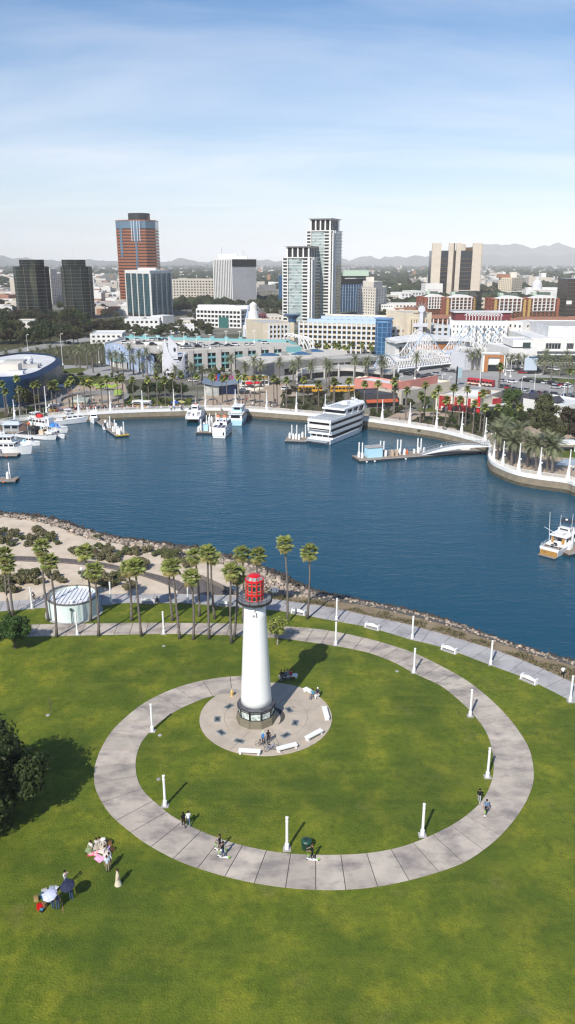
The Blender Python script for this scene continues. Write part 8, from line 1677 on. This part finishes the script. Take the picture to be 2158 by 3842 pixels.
c5 = fprect((2118,1190),(2215,1190),30);t = bthing('dark_glass_block','dark brown glass block with a white banner at the right edge',c5[0],cat='office building');hh = GX(CX,1046,c5[0].y).z;dbm = mat('dark brown glass',(.020,.016,.015),.2,spec=.6,var=(.035,.028,.026),vscale=.2)
for j in range(10): MB().prism(c5,hh*j/10+.5,hh*(j+1)/10).build('glass_storey',dbm,t);MB().prism([p for p in c5],hh*j/10,hh*j/10+.5).build('floor_band',M['boot'],t)
b = MB();fin(b,c5[0],c5[1],.12,5.4,.15,12.5,16,0);b.build('white_banner',M['bwhite'],t)
for (u0,u1,v,vt,m,n,r_,lab) in ((1428,1484,1180,1142,'bwhite',6,3,'white three storey block left of the small white cluster'),(1480,1592,1180,1140,'bwhite',8,3,'long white block below the small white cluster'),(1455,1505,1150,1108,'beige',5,3,'tan block behind the white three storey block'),(1504,1545,1150,1098,'bwhite',3,4,'tall white corner block behind the long white block'),(1545,1592,1140,1092,'bwhite',4,3,'white block left of the concrete pier tower'),(1412,1446,1165,1072,'beige',3,8,'grey tan slab right of the cream stepped tower'),(2090,2118,1170,1095,'bwhite',3,6,'white slab left of the dark glass block'),(1800,1850,1170,1120,'cream',4,3,'cream block in the gap between apartment pairs'),(340,460,1290,1190 if False else 1252,'bwhite',6,2,'white open parking deck among the dark trees'),(470,600,1240,1196,'bwhite',7,2,'white low deck in front of the teal office'),(640,730,1252,1224,'bwhite',6,1,'long low white roofed hall right of the teal office'),(690,740,1230,1200,'creamw',4,1,'pale low block left of the terraced building'),(1000,1060,1222,1184,'creamw',4,2,'low cream block below the shorter condo tower'),(960,1000,1225,1176,'maroon2',4,2,'dark maroon block right of the white terraced block'),(60,130,1245,1205,'creamw',5,2,'low cream podium under the left black tower')):
    M.setdefault('maroon2',mat('maroon walls',(.16,.05,.06),.8));c5 = fprect((u0,v),(u1,v-1),26);t = bthing('city_block',lab,c5[0],None);hh = max(4,GX(CX,vt,c5[0].y).z);block(t,c5,0,hh,M[m],({'c': n,'r': r_,'w': .5,'h': .45},{'c': 2,'r': r_,'w': .4,'h': .45}),M['win'],M['roofwhite'] if m == 'bwhite' else None)
q = G2(952,1262);t = bthing('white_lighthouse_cafe','small white stepped round tower beside the garage wing',q,cat='tower');MB().lathe(q,[(8,0),(8,8),(6.2,8),(6.2,13),(4,13),(4,18),(2.8,18),(2.8,23),(0,25)],16).build('stepped_tower',M['bwhite'],t);b = MB();b.loft([[q+Vc((-8.5,-1,0)),q+Vc((-6.5,-1,0)),q+Vc((-6.5,1,0)),q+Vc((-8.5,1,0))],[q+Vc((-4,-1,22)),q+Vc((-3,-1,22)),q+Vc((-3,1,22)),q+Vc((-4,1,22))]]);b.build('blue_sail',M['peri'],t)
for k in range(5): MB().tube(q+Vc((-6+3*k,-7.5+abs(k-2)*.8,0)),q+Vc((-6+3*k,-7.5+abs(k-2)*.8,6)),.5,n=6).build('column',bluec,t)
# ------------------------------------------------------------------ midground palms
UT = MB().path([(0,0,0),(.02,0,.3),(0,.02,.65),(0,0,1)],[.30,.22,.19,.17],6).mesh('trunk',M['trunk'])
DT = MB().path([(0,0,0),(0,0,.3),(0,0,.8),(0,0,1)],[.42,.34,.32,.36],7).mesh('trunk',M['trunk'])
def farfan(seed):
    r = random.Random(seed);b = MB();b.lathe((0,0,0),[(.2,-1.5),(.42,-.9),(.45,-.2),(.2,.2)],6)
    for k in range(22):
        b.k = 1;el = 1.3-k*.1+r.uniform(-.15,.15);a = k*2.4;d = Vc((math.cos(a)*math.cos(el),math.sin(a)*math.cos(el),math.sin(el)));s_ = Vc((-math.sin(a),math.cos(a),0));c = d*.75;e = d*1.65-Vc((0,0,.25));up = s_.cross(d)*.14
        b.add([c,c+s_*.62+d*.3-up,e+s_*.25,e-s_*.25,c-s_*.62+d*.3-up,d*.05],((0,1,2),(0,2,3),(0,3,4),(5,0,1),(5,4,0)))
    return b.mesh('crown',[M['boot'],M['fan']])
def frond(L_,w,droop,m,n=7):
    b = MB();sp_ = [Vc((0,L_*f*(1-.12*f*f),L_*(.30*f-droop*f*f))) for f in [i/n for i in range(n+1)]]
    for i in range(n):
        f = (i+.5)/n;ww = w*math.sin(min(1,f*1.5+.15)*math.pi/2)*(1-f**3*.7)
        for s_ in (-1,1):
            for q in (0,.5): p = sp_[i].lerp(sp_[i+1],q);e = sp_[i].lerp(sp_[i+1],q+.4);t = p+Vc((s_*ww,ww*.75,-ww*.10));b.add([p,e,t],((0,1,2) if s_ > 0 else (0,2,1),))
    b.path(sp_,[.05,.045,.04,.035,.03,.025,.02,.01][:n+1],3);return b
def fardate(seed):
    r = random.Random(seed);b = MB()
    for k in range(34):
        el = 1.25-k*.062+r.uniform(-.12,.12);f = frond(3.7*r.uniform(.85,1.1),.75,.42,None,5);E_ = Euler((el-.3,0,k*2.4)).to_matrix();b.add([E_ @ v for v in f.v],f.f)
    return b.mesh('crown',M['date'])
FF = [farfan(i) for i in range(3)];FD = [fardate(i) for i in range(3)]
r = random.Random(31);NM = [m_[0] for m_ in MASTS]
def near_txt(u): return nearby[min(range(len(NM)),key=lambda i: abs(NM[i]-u))]
def farpalm(u,v,tv,dat,lab,grp):
    p = G(u,v);H = max(4,GX(u,tv,p.y).z);t = thing('date_palm' if dat else 'fan_palm',lab,'palm tree',p,0,grp);s = r.uniform(.9,1.12)
    inst(None,'trunk',DT if dat else UT,t,(0,0,0),(0,0,0),(1,1,H));inst(None,'crown',r.choice(FD if dat else FF),t,(0,0,H),(0,0,r.uniform(0,6)),(s,s,s))
for u,v,tv in ((22,1560,1440),(30,1563,1468),(78,1565,1420),(80,1545,1460),(136,1560,1445),(150,1540,1440),(200,1548,1445),(215,1545,1440),(262,1540,1440),(275,1532,1425),(322,1540,1436),(345,1538,1440),(385,1533,1440),(408,1530,1420),(445,1528,1425),(465,1525,1420),(503,1528,1425),(560,1527,1425),(592,1523,1410),(622,1523,1425),(652,1522,1410),(683,1520,1405),(741,1515,1412),(800,1522,1415),(835,1512,1420),(852,1516,1415),(897,1520,1415),(920,1525,1415),(955,1527,1418),(975,1530,1418),(1028,1528,1420),(1040,1522,1430),(1075,1530,1425),(1140,1534,1425),(1195,1525,1440),(1250,1527,1430),(1255,1528,1433),(1304,1520,1430),(1310,1522,1428),(1366,1530,1440),(1415,1550,1440),(1475,1555,1430),(1480,1550,1455),(1522,1575,1465),(1575,1590,1482),(1590,1575,1445),(1625,1595,1480),(1670,1600,1500),(1695,1590,1455),(1720,1605,1500),(1745,1600,1460),(1773,1628,1515),(1800,1620,1475),(1812,1642,1530),(1864,1590,1530),(1900,1582,1518),(1947,1580,1526),(1640,1560,1458),(2127,1494,1392),(2151,1490,1390),(1870,1455,1371),(1874,1455,1376)):
    farpalm(u,v,tv,0,'thin fan palm '+near_txt(u) if v > 1500 else 'thin fan palm at the edge of the boulevard','fan palms along the promenade')
DP = [(285,1375,1305),(301,1385,1310),(329,1385,1299),(350,1399,1313),(365,1370,1297),(384,1374,1294),(265,1350,1310),(220,1345,1308),(191,1340,1304),(171,1345,1318),(144,1340,1312),(124,1350,1322),(79,1345,1318),(25,1350,1322),(-10,1340,1315),(490,1390,1302),(440,1402,1330),(421,1400,1333),(463,1414,1339),(502,1405,1347),(554,1405,1317),(525,1400,1324),(537,1415,1371),(585,1425,1379),(612,1414,1330),(659,1425,1382),(722,1449,1376),(869,1446,1343),(954,1440,1350),(921,1445,1370),(980,1450,1367),(1049,1443,1357),(1101,1453,1370),(1120,1430,1351),(1166,1440,1370),(1225,1455,1358),(1234,1463,1372),(1330,1463,1347),(1370,1427,1358),(1377,1430,1350),(1429,1430,1347),(1435,1432,1364),(1560,1418,1335),(1895,1390,1342),(1917,1388,1342),(1941,1384,1338),(1964,1398,1342),(2010,1402,1347),(2037,1408,1347),(2044,1385,1324),(2067,1434,1350),(2099,1413,1352),(2122,1380,1327),(2135,1392,1352),(760,1440,1385),(800,1442,1395),(1750,1385,1325),(1770,1388,1330),(1790,1390,1322)]
for u,v,tv in DP: farpalm(u,v,tv,1,'feathery date palm '+('among the group beyond the aquarium' if u < 400 else 'before the periwinkle wave wall' if u < 640 else 'in front of the grey shops' if u < 1180 else 'before the curved shop terrace' if u < 1500 else 'under the truss bridge end' if u < 1850 else 'in front of the white shops'),'date palms along the boulevard')
for k in range(26): u = r.uniform(1120,1410);farpalm(u,1338+r.uniform(-4,6),r.uniform(1288,1310),0,'bushy palm in front of the cream parking garage','palms before the cream garage')
NF = [frond(3.6,.85,.40,None,7).mesh('frond',M['date']),frond(3.4,.75,.62,None,7).mesh('frond',M['date'])]
for i,(u,v,cu,cv_,w) in enumerate(((1864,1729,1869,1625,'nearest the tip of the point'),(1885,1695,1890,1600,'behind the one at the tip'),(1912,1721,1914,1640,'third from the tip'),(1918,1747,1926,1652,'leaning one with a straight trunk, fourth from the tip'),(1939,1739,1947,1615,'tallest, by the bushy trees'),(1980,1752,1985,1660,'fifth along the railing'),(2012,1768,2016,1668,'sixth along the railing'),(2054,1768,2061,1662,'left one of the last pair'),(2071,1776,2080,1674,'right one of the last pair'))):
    p = G(u,v);q = GX(cu,cv_,p.y);t = thing('date_palm','stout date palm on the point, '+w,'palm tree',p,0,'date palms on the point');MB().path([p,p.lerp(q,.5),q],[.46,.38,.42],9).build('trunk',M['trunk'],t)
    for k in range(40): el = 1.30-k*.045+r.uniform(-.15,.15);s = r.uniform(.85,1.1)*1.22;inst(None,'frond',NF[k > 26],t,q-p,(el-.3,0,k*2.4),(s,s,s))
# ------------------------------------------------------------------ midground and city trees
def utree(lm,seed,n=2600): return tree_meshes(1.0,.55,1.9,18,n,.075,lm,M['bark'],seed,.06,.42)
TT = {'o': [utree(M['leaf_olive'],40),utree(M['leaf_olive'],41)],'r': [utree(M['leaf_red'],42),utree(M['leaf_olive'],43)],'g': [utree(M['leaf_mid'],44),utree(M['leaf_mid'],45)],'d': [utree(M['leaf_dark'],46)],'l': [utree(M['leaf_lime'],47)]}
def ctree(u,v,rp,k,lab,grp=None,nm='leafy_tree'):
    p = G(u,v);s = rp/(FOC/(p.y*cp+CAM_H*sp));tree(nm,r.choice(TT[k]),p,lab,grp,r.uniform(0,6),s,nm.split('_')[-1])
for u,v,rp,k,lab in ((500,1492,30,'d','dark dense tree at the left end of the clump behind the kiosks'),(555,1492,36,'d','dark dense tree in the clump behind the kiosks, left of centre'),(600,1488,32,'g','green tree in the middle of the clump behind the kiosks'),(640,1494,40,'d','big dark tree in the clump behind the kiosks, right of centre'),(684,1494,32,'d','dark tree at the right end of the clump behind the kiosks'),(92,1535,44,'o','broad olive green tree behind the fishing boats'),(130,1530,30,'o','smaller olive tree beside the broad one behind the boats'),(1266,1520,30,'o','round tree above the dinner yacht roof'),(1343,1518,26,'o','tree above the dinner yacht bow'),(1200,1500,20,'r','brown leafed tree left of the school bus'),(1080,1495,22,'r','brown leafed tree on the esplanade'),(1155,1490,20,'r','bare brownish tree by the left school bus'),(2031,1600,66,'o','huge spreading olive tree behind the point, upper one'),(2050,1655,62,'o','huge spreading olive tree behind the point, lower one'),(2096,1660,40,'o','olive tree at the right of the spreading trees'),(2138,1625,58,'r','dark brownish tree at the right edge'),(2160,1665,44,'r','lower brownish tree at the right edge'),(1916,1532,44,'g','light green tree beside the white gabled hall'),(1845,1600,36,'d','dark tree behind the tip of the point'),(1905,1605,42,'g','green tree behind the date palms'),(1952,1600,34,'d','dark tree between the date palms and the spreading trees'),(1990,1560,16,'d','small conifer like tree before the white hall'),(1596,1530,24,'g','green tree left of the red restaurant'),(1745,1590,26,'d','dark tree before the red restaurant, left'),(1790,1600,30,'d','dark tree before the red restaurant, right'),(1537,1535,22,'r','twiggy tree in front of the taupe block'),(1500,1550,18,'r','grey twiggy shrub tree by the orange awning'),(815,1425,20,'d','round dark tree by the painted hoarding'),(1490,1425,14,'d','clipped tree at the terrace end'),(620,1515,14,'l','lime green shrub below the tree clump, left'),(560,1512,14,'l','lime green shrub behind the left kiosk'),(712,1518,12,'l','lime green shrub behind the catamaran'),(1700,1590,16,'g','shrub on the bank before the red restaurant'),(1650,1585,14,'g','shrub on the bank by the promenade path'),(1400,1555,14,'g','shrub at the bow of the dinner yacht')): ctree(u,v,rp,k,lab)
for k in range(96):   # the dark eucalyptus belt on the left
    row = k % 3;v = (1288,1262,1222)[row]+r.uniform(-6,6);u = r.uniform(-30,(320,430,330)[row])
    ctree(u,v,r.uniform(24,36),r.choice('rdrd'),'dark eucalyptus in the wooded belt below the black towers','eucalyptus belt at left')
for k in range(66): ctree(r.uniform(330,800),r.uniform(1232,1272),r.uniform(12,23),r.choice('ood'),'dark street tree behind the waterfront garage','street trees behind the garage')
for k in range(60):
    u = r.choice((r.uniform(-20,60),r.uniform(160,450),r.uniform(640,740),r.uniform(980,1060),r.uniform(1420,1600),r.uniform(1790,1850)));ctree(u,r.uniform(1150,1205),r.uniform(11,21),r.choice('oodr'),'dark tree between the office towers','trees among the towers')
BEDS = ((1050,1360,1490,1548,'on the planted bank behind the dinner yacht'),(1385,1490,1545,1566,'by the orange awning restaurant'),(1560,1810,1565,1625,'on the bank below the red restaurant'),(1790,2150,1520,1625,'in the thicket behind the date palms'),(0,180,1535,1572,'behind the left quay'),(480,715,1505,1528,'on the lawn behind the railing'),(240,470,1402,1440,'on the green by the aquarium'),(1090,1440,1455,1490,'along the esplanade drive'),(730,1000,1395,1430,'in front of the teal garage'))
for x0,x1,y0,y1,w in BEDS:
    for k in range(int((x1-x0)/9)):
        ctree(r.uniform(x0,x1),r.uniform(y0,y1),r.uniform(5,12),r.choice('oogrd'),'low leafy shrub '+w,'shrubs '+w,'shrub')
# ------------------------------------------------------------------ distant city, woods, hills
fm = [mat('far %d' % i,c,.9,island=.18) for i,c in enumerate(((.62,.60,.57),(.50,.44,.37),(.36,.34,.33),(.30,.16,.10)))]
BXM = [MB().box((0,0,.5),(1,1,1)).box((.1,.1,1.05),(.4,.4,.12)).mesh('city_house',m) for m in fm]
stuff = [MB() for _ in fm];cnt = 0
for k in range(2900):
    v = 998+185*r.random()**1.75;u = r.uniform(-250,2400);p = G(u,v)
    if v > 1140 and (80 < u < 340 or 600 < u < 1450 or u > 1590): continue
    big = u < 330 and v < 1140 or r.random() < .08;w,d,h = r.uniform(10,24),r.uniform(9,16),r.uniform(4,9)
    if big: w,d,h = w*2.2,d*2,h*1.2
    if r.random() < .03: h *= 3
    i = r.choice((0,0,0,1,1,2,3));a = r.choice((0,.1,1.57))
    if v > 1085 and cnt < 280: cnt += 1;o = bpy.data.objects.new('city_house',BXM[i]);link(o);o.location = p;o.scale = (w,d,h);o.rotation_euler = (0,0,a);tag(o,('low white building','low tan building','low grey building','low terracotta building')[i]+' in the flat city behind the towers','building','low buildings of the flat city')
    else: stuff[i].box(p+Vc((0,0,h/2)),(w,d,h),a)
for i,b in enumerate(stuff): tag(b.build('distant_city',fm[i],kind='stuff'),('white','tan','grey','terracotta')[i]+' low buildings of the far city fading in haze','city')
fb = MB();bm = bmesh.new();bmesh.ops.create_icosphere(bm,subdivisions=1,radius=1);iv = [v.co.copy() for v in bm.verts];fi = [tuple(x.index for x in f.verts) for f in bm.faces];bm.free()
for k in range(9500):
    v = 997+165*r.random()**1.6;u = r.uniform(-300,2450);p = G(u,v)
    if mnoise.noise(Vc((p.x*.0022,p.y*.0007,3))) < -.12+(.25 if u < 330 and v > 1020 else 0): continue
    s = r.uniform(4,9)*(1+p.y/5000);fb.add([p+Vc((q.x*s*r.uniform(.7,1.3),q.y*s,max(0,s*.45+q.z*s*r.uniform(.6,1.0)))) for q in iv],fi)
tag(fb.build('distant_trees',mat('far woods',(.030,.038,.018),.9,spec=.1,island=.5),kind='stuff'),'dark tree canopy spread through the far city','trees')
def ridge(nm,Y,prof,seed,m,rough):
    n = 260;rows_ = []
    for i in range(n+1):
        u = -900+4000*i/n;x = (u-CX)/FOC*Y;hv = prof(u);z = GX(u,hv,Y).z+rough*mnoise.fractal(Vc((u*.012,seed,0)),.9,2.0,6);z = max(z,15);row = []
        for f,zz in ((-1500,0),(-800,.42),(-350,.78),(0,1),(400,.4)): row.append(Vc((x*(Y+f)/Y,Y+f+rough*2*mnoise.noise(Vc((u*.02,f*.01,seed))),z*zz*(1+.25*mnoise.noise(Vc((u*.02,f*.004,seed+5)))*(zz < 1)))))
        rows_.append(row)
    MB().loft(rows_,closed=False,caps=False).build(nm,m,smooth=True,kind='structure')
hm = mat('hill scrub',(.10,.09,.06),.95,var=(.06,.065,.04),vscale=.004)
ridge('hills',11800,lambda u: 983-4*math.sin(u*.004)-22*math.exp(-((u-1750)/420)**2)-20*math.exp(-((u-2300)/300)**2),1.0,hm,55)
ridge('mountains',13300,lambda u: 979-14*math.exp(-((u-1300)/250)**2)-54*math.exp(-((u-2060)/260)**2)-44*math.exp(-((u-1760)/170)**2)-14*math.exp(-((u-40)/160)**2),7.0,hm,75)
# ------------------------------------------------------------------ visitors on the promenade
def mini(c1,c2,sk): b = MB();b.box((-.09,0,.42),(.15,.18,.84));b.box((.09,0,.42),(.15,.18,.84));b.k = 1;b.box((0,0,1.14),(.42,.26,.62),0,.85);b.tube((-.26,0,1.4),(-.3,-.05,.85),.06,n=4);b.tube((.26,0,1.4),(.3,-.05,.85),.06,n=4);b.k = 2;b.lathe((0,0,1.62),[(.05,-.17),(.10,-.05),(.11,.06),(0,.15)],6);return b.mesh('person',[cloth(c1),cloth(c2),cloth(sk)])
MN = [(mini(a,b,c),w) for a,b,c,w in ((JEAN,WH,SKINS[0],'white top'),(BK,BK,SKINS[1],'black clothes'),(NAVY,(.4,.05,.06),SKINS[0],'red top'),(TAN,(.1,.16,.3),SKINS[2],'blue top'),(BK,(.35,.3,.28),SKINS[0],'tan top'),((.2,.2,.22),(.5,.35,.4),SKINS[2],'pink top'))]
for k in range(150):
    if k < 90: u = r.uniform(215,720);v = 1540-6*r.random()+max(0,(300-u)*.14)
    elif k < 120: u,v = r.uniform(210,460),r.uniform(1445,1530)
    elif k < 140: u,v = r.uniform(780,1080),r.uniform(1465,1532)
    else: u,v = r.choice(((1310,1560),(1590,1540),(1715,1618),(1500,1580),(1990,1740),(2058,1752),(2150,1770),(1875,1730),(1740,1625),(1602,1538)))
    if u > 1900: v -= 4
    i = r.randrange(6);o = bpy.data.objects.new('person',MN[i][0]);link(o);o.location = G(u,v);o.rotation_euler = (0,0,r.uniform(0,6));tag(o,'tiny visitor in %s %s' % (MN[i][1],'lined up along the promenade railing' if k < 90 else 'on the round plaza' if k < 120 else 'on the esplanade' if k < 140 else 'strolling on the right hand quay'),'person','visitors on the far promenade')
# ------------------------------------------------------------------ haze
hz_ = bpy.data.materials.new('haze');hz_.use_nodes = True;hn = hz_.node_tree.nodes;hn.remove(hn['Principled BSDF']);pv = hn.new('ShaderNodeVolumePrincipled');pv.inputs['Color'].default_value = (.965,.975,1,1);pv.inputs['Density'].default_value = 7.0e-5;pv.inputs['Anisotropy'].default_value = -.42;hz_.node_tree.links.new(pv.outputs[0],hn['Material Output'].inputs['Volume'])
hb = MB().box((0,6900,296),(30000,14800,608)).build('haze',hz_,kind='stuff');tag(hb,'pale blue air haze over harbour and city','haze')
